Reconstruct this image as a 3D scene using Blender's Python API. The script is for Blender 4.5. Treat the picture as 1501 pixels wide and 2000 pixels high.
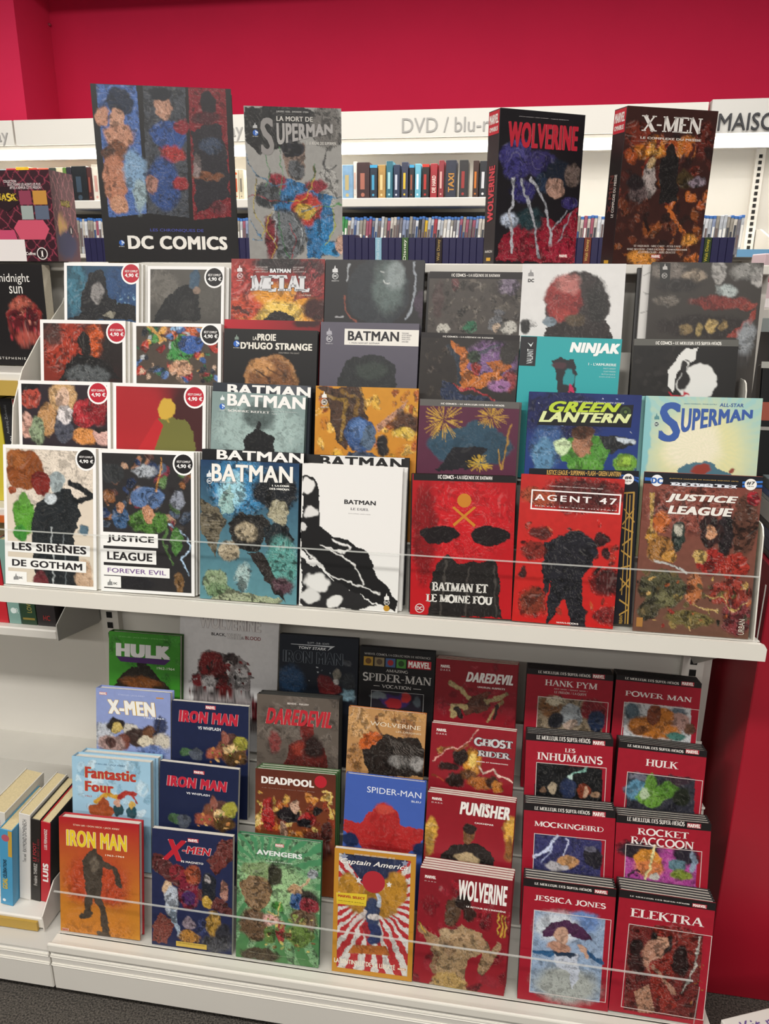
import bpy, bmesh, math, random
import numpy as np
from math import sin, cos, radians, pi
from mathutils import Matrix, Vector

# ------------------------------------------------------------------ camera, world, lights, exposure
for o in list(bpy.data.objects): bpy.data.objects.remove(o)
SCN = bpy.context.scene
COL = SCN.collection
ZO = 0.92                                   # height of the upper shelf board above the carpet
cam_d = bpy.data.cameras.new('camera'); CAM = bpy.data.objects.new('camera', cam_d); COL.objects.link(CAM)
SCN.camera = CAM
yaw, pitch, roll = radians(-9.264), radians(-17.226), radians(0.364)
fw = Vector((sin(yaw)*cos(pitch), cos(yaw)*cos(pitch), sin(pitch)))
rt = Vector((cos(yaw), -sin(yaw), 0)); upv = rt.cross(fw)
r2 = rt*cos(roll)+upv*sin(roll); u2 = -rt*sin(roll)+upv*cos(roll)
M = Matrix((r2, u2, -fw)).transposed().to_4x4(); M.translation = (0.85205, -1.26017, 0.58511+ZO)
CAM.matrix_world = M
cam_d.sensor_fit = 'VERTICAL'; cam_d.sensor_height = 36.0; cam_d.lens = 36.0*1507.7/2000.0
cam_d.clip_start = 0.02

W = bpy.data.worlds.new('shop_surroundings'); SCN.world = W; W.use_nodes = True
W.node_tree.nodes['Background'].inputs[0].default_value = (1.0, 0.97, 0.93, 1)
W.node_tree.nodes['Background'].inputs[1].default_value = 0.22

def area(name, loc, sx, sy, e, col=(1, 0.965, 0.91), rot=(0, 0, 0)):
    d = bpy.data.lights.new(name, 'AREA'); d.shape = 'RECTANGLE'; d.size = sx; d.size_y = sy; d.energy = e; d.color = col
    o = bpy.data.objects.new(name, d); o.location = loc; o.rotation_euler = rot; COL.objects.link(o); return o
for i, x in enumerate((-1.5, 0.1, 1.7)):
    area('ceiling_lamp', (x, -1.75, 3.0), 1.3, 0.3, 46)        # aisle row in front of the unit
    area('ceiling_lamp', (x, 1.25, 3.0), 1.3, 0.3, 30)         # aisle row behind the unit
    area('ceiling_lamp', (x, -4.2, 3.0), 1.3, 0.3, 40)
SCN.view_settings.view_transform = 'Standard'; SCN.view_settings.look = 'None'
SCN.view_settings.exposure = 0.0; SCN.view_settings.gamma = 1.0
SCN.view_settings.use_curve_mapping = False

# ------------------------------------------------------------------ helpers
def lin(h):
    h = h.lstrip('#')
    if len(h) == 3: h = ''.join(c*2 for c in h)
    v = [int(h[i:i+2], 16)/255 for i in (0, 2, 4)]
    return tuple(x/12.92 if x <= .04045 else ((x+.055)/1.055)**2.4 for x in v)
MATS = {}
def mat(hexc, rough=.5, spec=.5, noise=0.0, scale=30, bump=0.0, metal=0.0, name=None):
    k = (hexc, rough, spec, noise, scale, bump, metal)
    if k in MATS: return MATS[k]
    m = bpy.data.materials.new(name or 'surface_'+hexc.strip('#')); m.use_nodes = True
    nt = m.node_tree; p = nt.nodes['Principled BSDF']
    p.inputs['Base Color'].default_value = (*lin(hexc), 1); p.inputs['Roughness'].default_value = rough
    p.inputs['Specular IOR Level'].default_value = spec; p.inputs['Metallic'].default_value = metal
    if noise or bump:
        tc = nt.nodes.new('ShaderNodeTexCoord'); nz = nt.nodes.new('ShaderNodeTexNoise'); nz.inputs['Scale'].default_value = scale
        nz.inputs['Detail'].default_value = 4
        nt.links.new(tc.outputs['Object'], nz.inputs['Vector'])
        if noise:
            mx = nt.nodes.new('ShaderNodeMix'); mx.data_type = 'RGBA'; mx.blend_type = 'MULTIPLY'; mx.inputs[0].default_value = 1
            rp = nt.nodes.new('ShaderNodeMapRange'); rp.inputs[1].default_value = .25; rp.inputs[2].default_value = .75
            rp.inputs[3].default_value = 1-noise; rp.inputs[4].default_value = 1+noise*.4
            nt.links.new(nz.outputs['Fac'], rp.inputs[0]); mx.inputs[6].default_value = (*lin(hexc), 1)
            nt.links.new(rp.outputs[0], mx.inputs[7]); nt.links.new(mx.outputs[2], p.inputs['Base Color'])
        if bump:
            b = nt.nodes.new('ShaderNodeBump'); b.inputs['Strength'].default_value = bump; b.inputs['Distance'].default_value = .004
            nt.links.new(nz.outputs['Fac'], b.inputs['Height']); nt.links.new(b.outputs[0], p.inputs['Normal'])
    MATS[k] = m; return m
def print_mat(rough):
    m = bpy.data.materials.new('printed_ink'); m.use_nodes = True; nt = m.node_tree; p = nt.nodes['Principled BSDF']
    a = nt.nodes.new('ShaderNodeAttribute'); a.attribute_name = 'Col'
    nt.links.new(a.outputs['Color'], p.inputs['Base Color']); p.inputs['Roughness'].default_value = rough
    p.inputs['Specular IOR Level'].default_value = .35
    return m
PRINT = print_mat(.36)
def clear_mat(tint=(.985, .99, .988)):
    m = bpy.data.materials.new('clear_acrylic'); m.use_nodes = True; nt = m.node_tree; nt.nodes.clear()
    out = nt.nodes.new('ShaderNodeOutputMaterial'); mix = nt.nodes.new('ShaderNodeMixShader'); tr = nt.nodes.new('ShaderNodeBsdfTransparent')
    gl = nt.nodes.new('ShaderNodeBsdfGlossy'); fr = nt.nodes.new('ShaderNodeLayerWeight'); fr.inputs[0].default_value = .12
    tr.inputs[0].default_value = (*tint, 1); gl.inputs['Roughness'].default_value = .06
    ge = nt.nodes.new('ShaderNodeNewGeometry'); mm = nt.nodes.new('ShaderNodeMath'); mm.operation = 'SUBTRACT'; mm.inputs[0].default_value = 1
    ml = nt.nodes.new('ShaderNodeMath'); ml.operation = 'MULTIPLY'; nt.links.new(ge.outputs['Backfacing'], mm.inputs[1]); nt.links.new(fr.outputs[0], ml.inputs[0]); nt.links.new(mm.outputs[0], ml.inputs[1])
    nt.links.new(ml.outputs[0], mix.inputs[0]); nt.links.new(tr.outputs[0], mix.inputs[1]); nt.links.new(gl.outputs[0], mix.inputs[2]); nt.links.new(mix.outputs[0], out.inputs[0])
    return m
CLEAR = clear_mat()
def edge_mat():
    m = bpy.data.materials.new('acrylic_cut_edge'); m.use_nodes = True; nt = m.node_tree; p = nt.nodes['Principled BSDF']
    p.inputs['Base Color'].default_value = (.78, .8, .76, 1); p.inputs['Roughness'].default_value = .35; p.inputs['Alpha'].default_value = .35
    return m
EDGE = edge_mat()
def emit_mat(col, s):
    m = bpy.data.materials.new('lamp_diffuser'); m.use_nodes = True; nt = m.node_tree; p = nt.nodes['Principled BSDF']
    p.inputs['Emission Color'].default_value = (*col, 1); p.inputs['Emission Strength'].default_value = s; p.inputs['Base Color'].default_value = (.9, .9, .9, 1)
    return m

def empty(name, loc=(0, 0, 0), mtx=None):
    o = bpy.data.objects.new(name, None); o.empty_display_size = .03; COL.objects.link(o)
    if mtx is not None: o.matrix_world = mtx
    else: o.location = loc
    return o
def tag(o, label, cat, group=None):
    o['label'] = label; o['category'] = cat
    if group: o['group'] = group
    return o
def struct(o): o['kind'] = 'structure'; return o
def link(name, me, m, parent=None):
    if m is not None and not me.materials: me.materials.append(m)
    o = bpy.data.objects.new(name, me); COL.objects.link(o)
    if parent is not None: o.parent = parent
    return o
def mesh_py(name, v, f):
    me = bpy.data.meshes.new(name); me.from_pydata(v, [], f); me.update(); return me
class MB:
    def __init__(s): s.bm = bmesh.new()
    def box(s, x0, x1, y0, y1, z0, z1, bev=0, seg=1):
        g = bmesh.ops.create_cube(s.bm, size=1, matrix=Matrix.Translation(((x0+x1)/2, (y0+y1)/2, (z0+z1)/2)) @ Matrix.Diagonal((x1-x0, y1-y0, z1-z0, 1)))
        if bev:
            es = list({e for v in g['verts'] for e in v.link_edges})
            bmesh.ops.bevel(s.bm, geom=es, offset=bev, segments=seg, affect='EDGES', profile=.5)
        return s
    def prism_x(s, pts, x0, x1):          # (y, z) outline extruded along X
        n = len(pts); a = [s.bm.verts.new((x0, y, z)) for y, z in pts]; b = [s.bm.verts.new((x1, y, z)) for y, z in pts]
        s.bm.faces.new(a[::-1]); s.bm.faces.new(b)
        for i in range(n): s.bm.faces.new((a[i], a[(i+1) % n], b[(i+1) % n], b[i]))
        return s
    def prism_y(s, pts, y0, y1):          # (x, z) outline extruded along Y
        n = len(pts); a = [s.bm.verts.new((x, y0, z)) for x, z in pts]; b = [s.bm.verts.new((x, y1, z)) for x, z in pts]
        s.bm.faces.new(a); s.bm.faces.new(b[::-1])
        for i in range(n): s.bm.faces.new((a[(i+1) % n], a[i], b[i], b[(i+1) % n]))
        return s
    def build(s, name, m, parent=None):
        bmesh.ops.recalc_face_normals(s.bm, faces=s.bm.faces)
        me = bpy.data.meshes.new(name); s.bm.to_mesh(me); s.bm.free()
        return link(name, me, m, parent)

# ------------------------------------------------------------------ lettering
_fc = bpy.data.curves.new('lettering_source', 'FONT'); _fo = bpy.data.objects.new('lettering_source', _fc)
TC = {}
def sans0(s, sh=0.0, sp=1.0):
    k = (s, sh, round(sp, 3))
    if k not in TC:
        _fc.body = s; _fc.size = 1; _fc.shear = sh; _fc.space_character = sp; _fc.resolution_u = 3; _fc.fill_mode = 'FRONT'
        me = bpy.data.meshes.new_from_object(_fo)
        n = len(me.vertices); v = np.empty(n*3, np.float32); me.vertices.foreach_get('co', v)
        TC[k] = (v.reshape(-1, 3)[:, :2].copy(), [tuple(p.vertices) for p in me.polygons]); bpy.data.meshes.remove(me)
    return TC[k]
def sans(s, w=0.0, sh=0.0, sp=1.0, grow=0.0):      # weight and outline from shifted overlays of the same letters
    v, F = sans0(s, sh, sp*(1+max(w, 0)*1.8)); n = len(v)
    if w <= 0 and grow <= 0: return v, F
    sx = [-w, 0, w] if w > 0 else [0]
    D = [(a, b) for a in sx for b in ((-w*.45, w*.45) if w > 0 else (0,))]
    if grow > 0: D = [(a+grow*cos(t), b+grow*sin(t)) for a, b in ((-w, 0), (w, 0)) for t in (0, .785, 1.571, 2.356, 3.142, 3.927, 4.712, 5.498)]
    V = np.concatenate([v+np.array(d, np.float32) for d in D]); FF = [tuple(i+n*q for i in f) for q in range(len(D)) for f in F]
    return V, FF
def arc(cx, cy, rx, ry, a0, a1, n=9):
    return [(cx+rx*cos(radians(a0+(a1-a0)*i/n)), cy+ry*sin(radians(a0+(a1-a0)*i/n))) for i in range(n+1)]
# capitals with serifs: width, strokes (points, weight 0 thin / 1 thick, serif at start, serif at end)
SG = {
'A': (.8, [([(.1, 0), (.4, 1)], 0, 1, 0), ([(.4, 1), (.72, 0)], 1, 0, 1), ([(.22, .35), (.6, .35)], 0, 0, 0)]),
'B': (.68, [([(.16, 0), (.16, 1)], 1, 1, 1), ([(.16, .97)]+arc(.36, .75, .2, .22, 90, -90)+[(.16, .53)], 0, 0, 0), ([(.16, .52)]+arc(.38, .27, .24, .25, 90, -90)+[(.16, .03)], 0, 0, 0)]),
'C': (.76, [(arc(.42, .5, .36, .5, 50, 310, 14), 1, 0, 0)]),
'D': (.8, [([(.16, 0), (.16, 1)], 1, 1, 1), ([(.16, .97)]+arc(.36, .5, .36, .47, 90, -90, 12)+[(.16, .03)], 0, 0, 0)]),
'E': (.64, [([(.16, 0), (.16, 1)], 1, 1, 1), ([(.16, .97), (.58, .97), (.58, .82)], 0, 0, 0), ([(.16, .52), (.46, .52)], 0, 0, 0), ([(.16, .03), (.6, .03), (.6, .2)], 0, 0, 0)]),
'F': (.6, [([(.16, 0), (.16, 1)], 1, 1, 1), ([(.16, .97), (.56, .97), (.56, .8)], 0, 0, 0), ([(.16, .52), (.44, .52)], 0, 0, 0)]),
'G': (.8, [(arc(.42, .5, .36, .5, 50, 330, 14), 1, 0, 0), ([(.7, .08), (.7, .42)], 1, 0, 1)]),
'H': (.84, [([(.16, 0), (.16, 1)], 1, 1, 1), ([(.68, 0), (.68, 1)], 1, 1, 1), ([(.16, .52), (.68, .52)], 0, 0, 0)]),
'I': (.34, [([(.17, 0), (.17, 1)], 1, 1, 1)]),
'J': (.48, [([(.32, 1), (.32, .2)]+arc(.18, .16, .14, .16, 0, -140, 5), 1, 1, 0)]),
'K': (.8, [([(.16, 0), (.16, 1)], 1, 1, 1), ([(.64, 1), (.18, .46)], 0, 1, 0), ([(.32, .6), (.7, 0)], 1, 0, 1)]),
'L': (.62, [([(.16, 0), (.16, 1)], 1, 1, 1), ([(.16, .03), (.58, .03), (.58, .2)], 0, 0, 0)]),
'M': (.98, [([(.14, 0), (.14, 1)], 0, 1, 1), ([(.16, 1), (.48, .05)], 1, 0, 0), ([(.5, .05), (.82, 1)], 0, 0, 0), ([(.84, 0), (.84, 1)], 1, 1, 1)]),
'N': (.84, [([(.14, 0), (.14, 1)], 0, 1, 1), ([(.14, 1), (.7, 0)], 1, 0, 0), ([(.7, 0), (.7, 1)], 0, 0, 1)]),
'O': (.86, [(arc(.43, .5, .36, .5, 0, 360, 18), 1, 0, 0)]),
'P': (.66, [([(.16, 0), (.16, 1)], 1, 1, 1), ([(.16, .97)]+arc(.36, .72, .23, .25, 90, -90)+[(.16, .47)], 0, 0, 0)]),
'Q': (.86, [(arc(.43, .5, .36, .5, 0, 360, 18), 1, 0, 0), ([(.45, .2), (.8, -.15)], 1, 0, 0)]),
'R': (.76, [([(.16, 0), (.16, 1)], 1, 1, 1), ([(.16, .97)]+arc(.36, .74, .22, .23, 90, -90)+[(.16, .51)], 0, 0, 0), ([(.36, .5), (.66, 0)], 1, 0, 1)]),
'S': (.6, [(arc(.3, .74, .2, .24, 30, 265, 9)+arc(.3, .26, .22, .26, 85, -150, 9), 1, 0, 0)]),
'T': (.72, [([(.36, 0), (.36, 1)], 1, 1, 0), ([(.06, .82), (.06, .97), (.66, .97), (.66, .82)], 0, 0, 0)]),
'U': (.84, [([(.16, 1), (.16, .3)]+arc(.42, .3, .26, .3, 180, 360, 9)+[(.68, 1)], 1, 1, 1)]),
'V': (.8, [([(.08, 1), (.4, 0)], 1, 1, 0), ([(.4, 0), (.72, 1)], 0, 0, 1)]),
'W': (1.1, [([(.08, 1), (.32, 0)], 1, 1, 0), ([(.32, 0), (.55, 1)], 0, 0, 0), ([(.55, 1), (.78, 0)], 1, 0, 0), ([(.78, 0), (1.02, 1)], 0, 0, 1)]),
'X': (.8, [([(.1, 1), (.7, 0)], 1, 1, 1), ([(.68, 1), (.1, 0)], 0, 1, 1)]),
'Y': (.76, [([(.08, 1), (.38, .48)], 1, 1, 0), ([(.68, 1), (.38, .48)], 0, 1, 0), ([(.38, .48), (.38, 0)], 1, 0, 1)]),
'Z': (.68, [([(.1, .82), (.1, .97), (.58, .97)], 0, 0, 0), ([(.58, .97), (.08, .03)], 1, 0, 0), ([(.08, .03), (.6, .03), (.6, .2)], 0, 0, 0)]),
'-': (.42, [([(.06, .42), (.36, .42)], 0, 0, 0)]), '–': (.6, [([(.06, .42), (.54, .42)], 1, 0, 0)]), ' ': (.36, []),
',': (.26, [([(.14, .08), (.08, -.16)], 1, 0, 0)]), '.': (.26, [([(.1, .05), (.16, .05)], 1, 0, 0)]), '/': (.5, [([(.08, -.05), (.42, 1.02)], 0, 0, 0)]),
'•': (.4, [(arc(.2, .45, .05, .05, 0, 360, 6), 1, 0, 0)]), '1': (.4, [([(.08, .85), (.22, 1), (.22, 0)], 1, 0, 1)]), "'": (.22, [([(.1, 1), (.1, .78)], 1, 0, 0)]),
'2': (.6, [(arc(.28, .74, .22, .25, 160, -30, 8)+[(.06, .04), (.54, .04)], 1, 0, 0)]),
}
SG['É'] = (SG['E'][0], SG['E'][1]+[([(.32, 1.1), (.46, 1.25)], 0, 0, 0)]); SG['Ê'] = SG['É']
def serif(s, wt=1.0, slab=False, grow=0.0):
    V, F = [], []; x = 0.0; s = s.upper()
    def strip(pts, hw):
        base = len(V); n = len(pts)
        for i, (px, py) in enumerate(pts):
            a = pts[max(i-1, 0)]; b = pts[min(i+1, n-1)]; dx, dy = b[0]-a[0], b[1]-a[1]; L = math.hypot(dx, dy) or 1
            nx, ny = -dy/L*hw, dx/L*hw; V.append((px+nx, py+ny)); V.append((px-nx, py-ny))
        for i in range(n-1): F.append((base+2*i, base+2*i+1, base+2*i+3, base+2*i+2))
    for ch in s:
        wd, st = SG.get(ch, SG['-'])
        for pts, k, s0, s1 in st:
            hw = (.085 if k else .038)*wt+grow
            if slab: hw = (.12 if k else .075)*min(wt, 1.25)+grow
            strip([(x+a, b) for a, b in pts], hw)
            for fl, q in ((s0, pts[0]), (s1, pts[-1])):
                if fl:
                    e = (.05 if slab else .026)*min(wt, 1.4)+grow; hl = hw+.085
                    yy = min(max(q[1], e), 1-e) if 0 <= q[1] <= 1 else q[1]
                    strip([(x+q[0]-hl, yy), (x+q[0]+hl, yy)], e)
        x += wd
    return np.array(V, np.float32), F
def text_shape(s, f, k, grow=0.0):
    if f == 'b': return sans(s, max(k.get('w', 0.0), 0), k.get('sh', 0.0), k.get('sp', 1.0), grow)
    return serif(s, k.get('w', 1.0), f == 'S', grow)

class Sheet:                                   # flat coloured print: list of 2-D shapes with a layer depth
    def __init__(s): s.v = []; s.f = []; s.c = []; s.n = 0
    def add(s, pts, faces, depth, col, n0=0):          # n0: length of one overlay, each overlay lies a hair above the last
        pts = np.asarray(pts, np.float32); dz = (np.arange(len(pts))//n0)*9e-6 if n0 else 0.0
        s.v.append(np.column_stack([pts, np.full(len(pts), depth)+dz])); o = s.n
        s.f += [tuple(i+o for i in q) for q in faces]; s.c.append(np.tile(np.array((*lin(col), 1), np.float32), (len(pts), 1))); s.n += len(pts)
    def build(s, name, fn, parent, m=None):
        if not s.n: return None
        v = fn(np.concatenate(s.v)); me = mesh_py(name, v.tolist(), s.f)
        a = me.color_attributes.new('Col', 'FLOAT_COLOR', 'POINT'); a.data.foreach_set('color', np.concatenate(s.c).ravel())
        return link(name, me, m or PRINT, parent)
NOACC = str.maketrans('ÉÈÊÔÀÇéèêôàç', 'EEEOACeeeoac')
def lay_text(sh, o, depth):                    # o = ('T', text, x0, y0, x1, y1, colour, font, options) in mm, y down
    _, s, x0, y0, x1, y1, col, f, k = o
    base, F = text_shape(s, f, k)
    if not len(base): return
    plain = s.translate(NOACC); mb = base if plain == s else text_shape(plain, f, k)[0]
    lo, hi = mb.min(0), mb.max(0); sz = np.maximum(hi-lo, 1e-6)
    bw, bh = abs(x1-x0), abs(y1-y0); n0 = len(sans0(s, k.get('sh', 0.0), k.get('sp', 1.0)*(1+max(k.get('w', 0.0), 0)*1.8))[0]) if f == 'b' else 0
    def place(v):
        u = (v-lo)/sz
        if k.get('r') == 90: return np.column_stack([x0+(1-u[:, 1])*bw, y1-u[:, 0]*bh])
        if 'tp' in k:
            return np.column_stack([x0+u[:, 0]*bw, y0+(1-u[:, 1])*bh*(1-(1-k['tp'])*u[:, 0])])
        return np.column_stack([x0+u[:, 0]*bw, y0+(1-u[:, 1])*bh])
    if 'o' in k:
        oc, mm = k['o']; g = mm/max(bh, 1)*sz[1]*.8
        v2, F2 = text_shape(s, f, k, grow=g); sh.add(place(v2), F2, depth, oc, n0)
    sh.add(place(base), F, depth+.00018, col, n0)
def lay_shape(sh, o, depth):
    t = o[0]
    if t == 'R': _, x0, y0, x1, y1, c = o; sh.add([(x0, y0), (x1, y0), (x1, y1), (x0, y1)], [(0, 3, 2, 1)], depth, c)
    elif t == 'F':
        _, x0, y0, x1, y1, w, c = o
        P = [(x0, y0), (x1, y0), (x1, y1), (x0, y1), (x0+w, y0+w), (x1-w, y0+w), (x1-w, y1-w), (x0+w, y1-w)]
        sh.add(P, [(0, 4, 5, 1), (1, 5, 6, 2), (2, 6, 7, 3), (3, 7, 4, 0)], depth, c)
    elif t == 'C':
        _, x, y, r, c = o; n = 24; sh.add([(x+r*cos(2*pi*i/n), y+r*sin(2*pi*i/n)) for i in range(n)], [tuple(range(n))], depth, c)
    elif t == 'P': sh.add(o[1], [tuple(range(len(o[1])))], depth, o[2])
def lay_print(ops, fn, parent, clip=None):
    d = .0003; n = 0; out = []; KN = {'R': 'printed_panel', 'F': 'printed_frame', 'C': 'printed_disc', 'P': 'printed_mark'}
    for o in ops:
        if o[0] != 'T':
            s = Sheet(); lay_shape(s, o, d+n*.00005); n += 1; out.append((KN[o[0]], s))
    d2 = d+n*.00005+.00005
    for o in ops:
        if o[0] == 'T':
            s = Sheet(); lay_text(s, o, d2); out.append(('title_lettering' if abs(o[5]-o[3]) >= 6 else 'small_lettering', s))
    for nm, s in out:
        if clip:
            for a in s.v: a[:, 0] = np.clip(a[:, 0], 0, clip[0]); a[:, 1] = np.clip(a[:, 1], 0, clip[1])
        s.build(nm, fn, parent)

# ------------------------------------------------------------------ cover pictures: abstract colour masses on a fine mesh
def vnoise(X, Y, s, rng):
    gx, gy = X/s, Y/s; x0 = np.floor(gx).astype(int); y0 = np.floor(gy).astype(int)
    x0 -= x0.min(); y0 -= y0.min(); G = rng.random((x0.max()+2, y0.max()+2)); fx, fy = gx-np.floor(gx), gy-np.floor(gy)
    fx = fx*fx*(3-2*fx); fy = fy*fy*(3-2*fy)
    return (G[x0, y0]*(1-fx)+G[x0+1, y0]*fx)*(1-fy)+(G[x0, y0+1]*(1-fx)+G[x0+1, y0+1]*fx)*fy
def segdist(X, Y, a, b):
    dx, dy = b[0]-a[0], b[1]-a[1]; L = dx*dx+dy*dy or 1e-9; t = np.clip(((X-a[0])*dx+(Y-a[1])*dy)/L, 0, 1)
    return np.hypot(X-a[0]-t*dx, Y-a[1]-t*dy)
def raster(art, wm, hm, step, seed, dense=1.0):
    rng = np.random.default_rng(seed); nx = max(8, int(wm/step)); hd = hm*dense
    x = np.linspace(0, wm, nx); y = np.linspace(0, hd, max(8, int(hd/step)))
    if dense < 1: y = np.concatenate([y, np.linspace(hd, hm, 12)[1:]])
    ny = len(y); X0, Y0 = np.meshgrid(x, y); bgc = None
    wob = lambda: (vnoise(X0, Y0, 20, rng)-.5)*7+(vnoise(X0, Y0, 8, rng)-.5)*5+(vnoise(X0, Y0, 3, rng)-.5)*1.8
    X = X0+wob(); Y = Y0+wob()
    c = np.zeros((ny, nx, 3)); A = lambda h: np.array(lin(h))
    def put(al, col): c[:] = c*(1-al[..., None])+A(col)*al[..., None]
    for o in art:
        t = o[0]
        if t not in ('bg', 'g', 'gx') and bgc is None: bgc = c.copy()
        if t == 'bg': c[:] = A(o[1])
        elif t == 'g': f = (Y0/hm)[..., None]; c[:] = A(o[1])*(1-f)+A(o[2])*f
        elif t == 'gx': f = (X0/wm)[..., None]; f = f*f*(3-2*f); c[:] = A(o[1])*(1-f)+A(o[2])*f
        elif t == 'e':
            d = np.hypot((X-o[1])/max(o[3], .5), (Y-o[2])/max(o[4], .5)); s = max(o[6]*.6, .04); f = np.clip((1+s*.6-d)/(1.6*s), 0, 1); put(f*f*(3-2*f), o[5])
        elif t == 'p':
            P = o[1]; ins = np.zeros(X.shape, bool); Xp, Yp = (X0, Y0) if len(P) == 4 else (X, Y)     # four-sided panels keep straight edges
            for i in range(len(P)):
                (xa, ya), (xb, yb) = P[i], P[i-1]
                if ya != yb: ins ^= ((ya > Yp) != (yb > Yp)) & (Xp < (xb-xa)*(Yp-ya)/(yb-ya)+xa)
            put(ins.astype(float), o[2])
        elif t == 'l':
            d = np.full(X.shape, 1e9)
            for a, b in zip(o[1], o[1][1:]): d = np.minimum(d, segdist(X, Y, a, b))
            put(np.clip((o[2]*.5+.7-d)/1.4, 0, 1), o[3])
        elif t == 'sc':
            _, xa, ya, xb, yb, n, r, cols, sd = o; rg = np.random.default_rng(sd)
            for i in range(n):
                cx, cy = rg.uniform(xa, xb), rg.uniform(ya, yb); a = rg.uniform(0, pi); rr = r*rg.uniform(.35, 1.0); q = rg.uniform(.35, .8)
                dx, dy = X-cx, Y-cy; d = np.hypot((dx*cos(a)+dy*sin(a))/rr, (-dx*sin(a)+dy*cos(a))/(rr*q))
                put(np.clip((1.15-d)/.35, 0, 1), cols[i % len(cols)])
        elif t == 'burst':
            _, cx, cy, rx, ry, col, sd = o; rg = np.random.default_rng(sd)
            for i in range(70):
                a = rg.uniform(0, 2*pi); r0, r1 = rg.uniform(.05, .5), rg.uniform(.5, 1.1); p = (cx+rx*r0*cos(a), cy+ry*r0*sin(a)); q = (cx+rx*r1*cos(a), cy+ry*r1*sin(a))
                put(np.clip((.9-segdist(X0, Y0, p, q))/.9, 0, 1)*.9, col)
        elif t in ('rays', 'rays2'):
            ang = np.arctan2(Y-o[2], X-o[1])/(2*pi)*o[3]; f = (np.sin(ang*2*pi) > 0).astype(float)
            if t == 'rays': put(f*o[5], o[4])
            else: c[:] = A(o[4])*(1-f[..., None])+A(o[5])*f[..., None]
        elif t == 'streak':
            _, xa, ya, xb, yb, n, ca, cb = o; rg = np.random.default_rng(5)
            for i in range(n):
                u = i/(n-1); p = (xa+(xb-xa)*u*.5, ya+(yb-ya)*.1*u); q = (xa+(xb-xa)*(.5+.6*u), yb+(ya-yb)*u*.8)
                put(np.clip((1.5-segdist(X, Y, p, q))/1.2, 0, 1)*.8, ca if i % 2 else cb)
        elif t == 'n':
            s = o[2]*1000; nn = vnoise(X, Y, s, rng)*.5+vnoise(X, Y, s*.45, rng)*.3+rng.random(X.shape)*.08
            on = np.clip(np.abs(c-bgc).sum(-1)*14, 0, 1); lum = np.clip(c.mean(-1), 0, 1); am = o[1]*(.35+.65*on)*(1-.75*lum)
            c *= np.clip(1+am*2.6*(nn-.5), .15, 2)[..., None]
            th = vnoise(X0, Y0, 40, rng)*6; U = X*np.cos(th)+Y*np.sin(th); V = -X*np.sin(th)+Y*np.cos(th)     # brush strokes and ink lines inside the picture masses
            r1 = np.abs(vnoise(U, V*2.6, 11, rng)-.5); r2 = np.abs(vnoise(X, Y, 6.5, rng)-.5)
            ink = np.clip((.055-r1)/.04, 0, 1)*.75+np.clip((.04-r2)/.035, 0, 1)*.5
            c *= (1-np.clip(ink*on*min(1, o[1]*3.2), 0, .8))[..., None]
            dk = np.clip((.40-vnoise(X, Y, 10, rng)*.6-vnoise(X, Y, 4, rng)*.4)/.05, 0, 1)*on*min(1, o[1]*3); c *= (1-.68*dk)[..., None]
            hl = np.clip((vnoise(U, V*2, 8, rng)-.68)/.15, 0, 1)*on*min(1, o[1]*3)
            c += (hl*.22*(.25+c.max(-1)))[..., None]*np.array((1, .95, .88))
    return X0, Y0, np.clip(c, 0, 1)
def art_mesh(art, wm, hm, step, seed, fn, dense=1.0):
    X, Y, c = raster(art, wm, hm, step, seed, dense); ny, nx = X.shape
    v = fn(np.column_stack([X.ravel(), Y.ravel(), np.full(X.size, .00015)])).astype(np.float32)
    i = (np.arange(ny-1)[:, None]*nx+np.arange(nx-1)[None]).ravel(); q = np.column_stack([i, i+nx, i+nx+1, i+1]).astype(np.int32)
    me = bpy.data.meshes.new('cover_art'); me.vertices.add(len(v)); me.vertices.foreach_set('co', v.ravel())
    me.loops.add(q.size); me.loops.foreach_set('vertex_index', q.ravel()); me.polygons.add(len(q))
    me.polygons.foreach_set('loop_start', np.arange(0, q.size, 4, dtype=np.int32)); me.update(calc_edges=True)
    a = me.color_attributes.new('Col', 'FLOAT_COLOR', 'POINT'); a.data.foreach_set('color', np.column_stack([c.reshape(-1, 3), np.ones(X.size)]).astype(np.float32).ravel())
    return me

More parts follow.
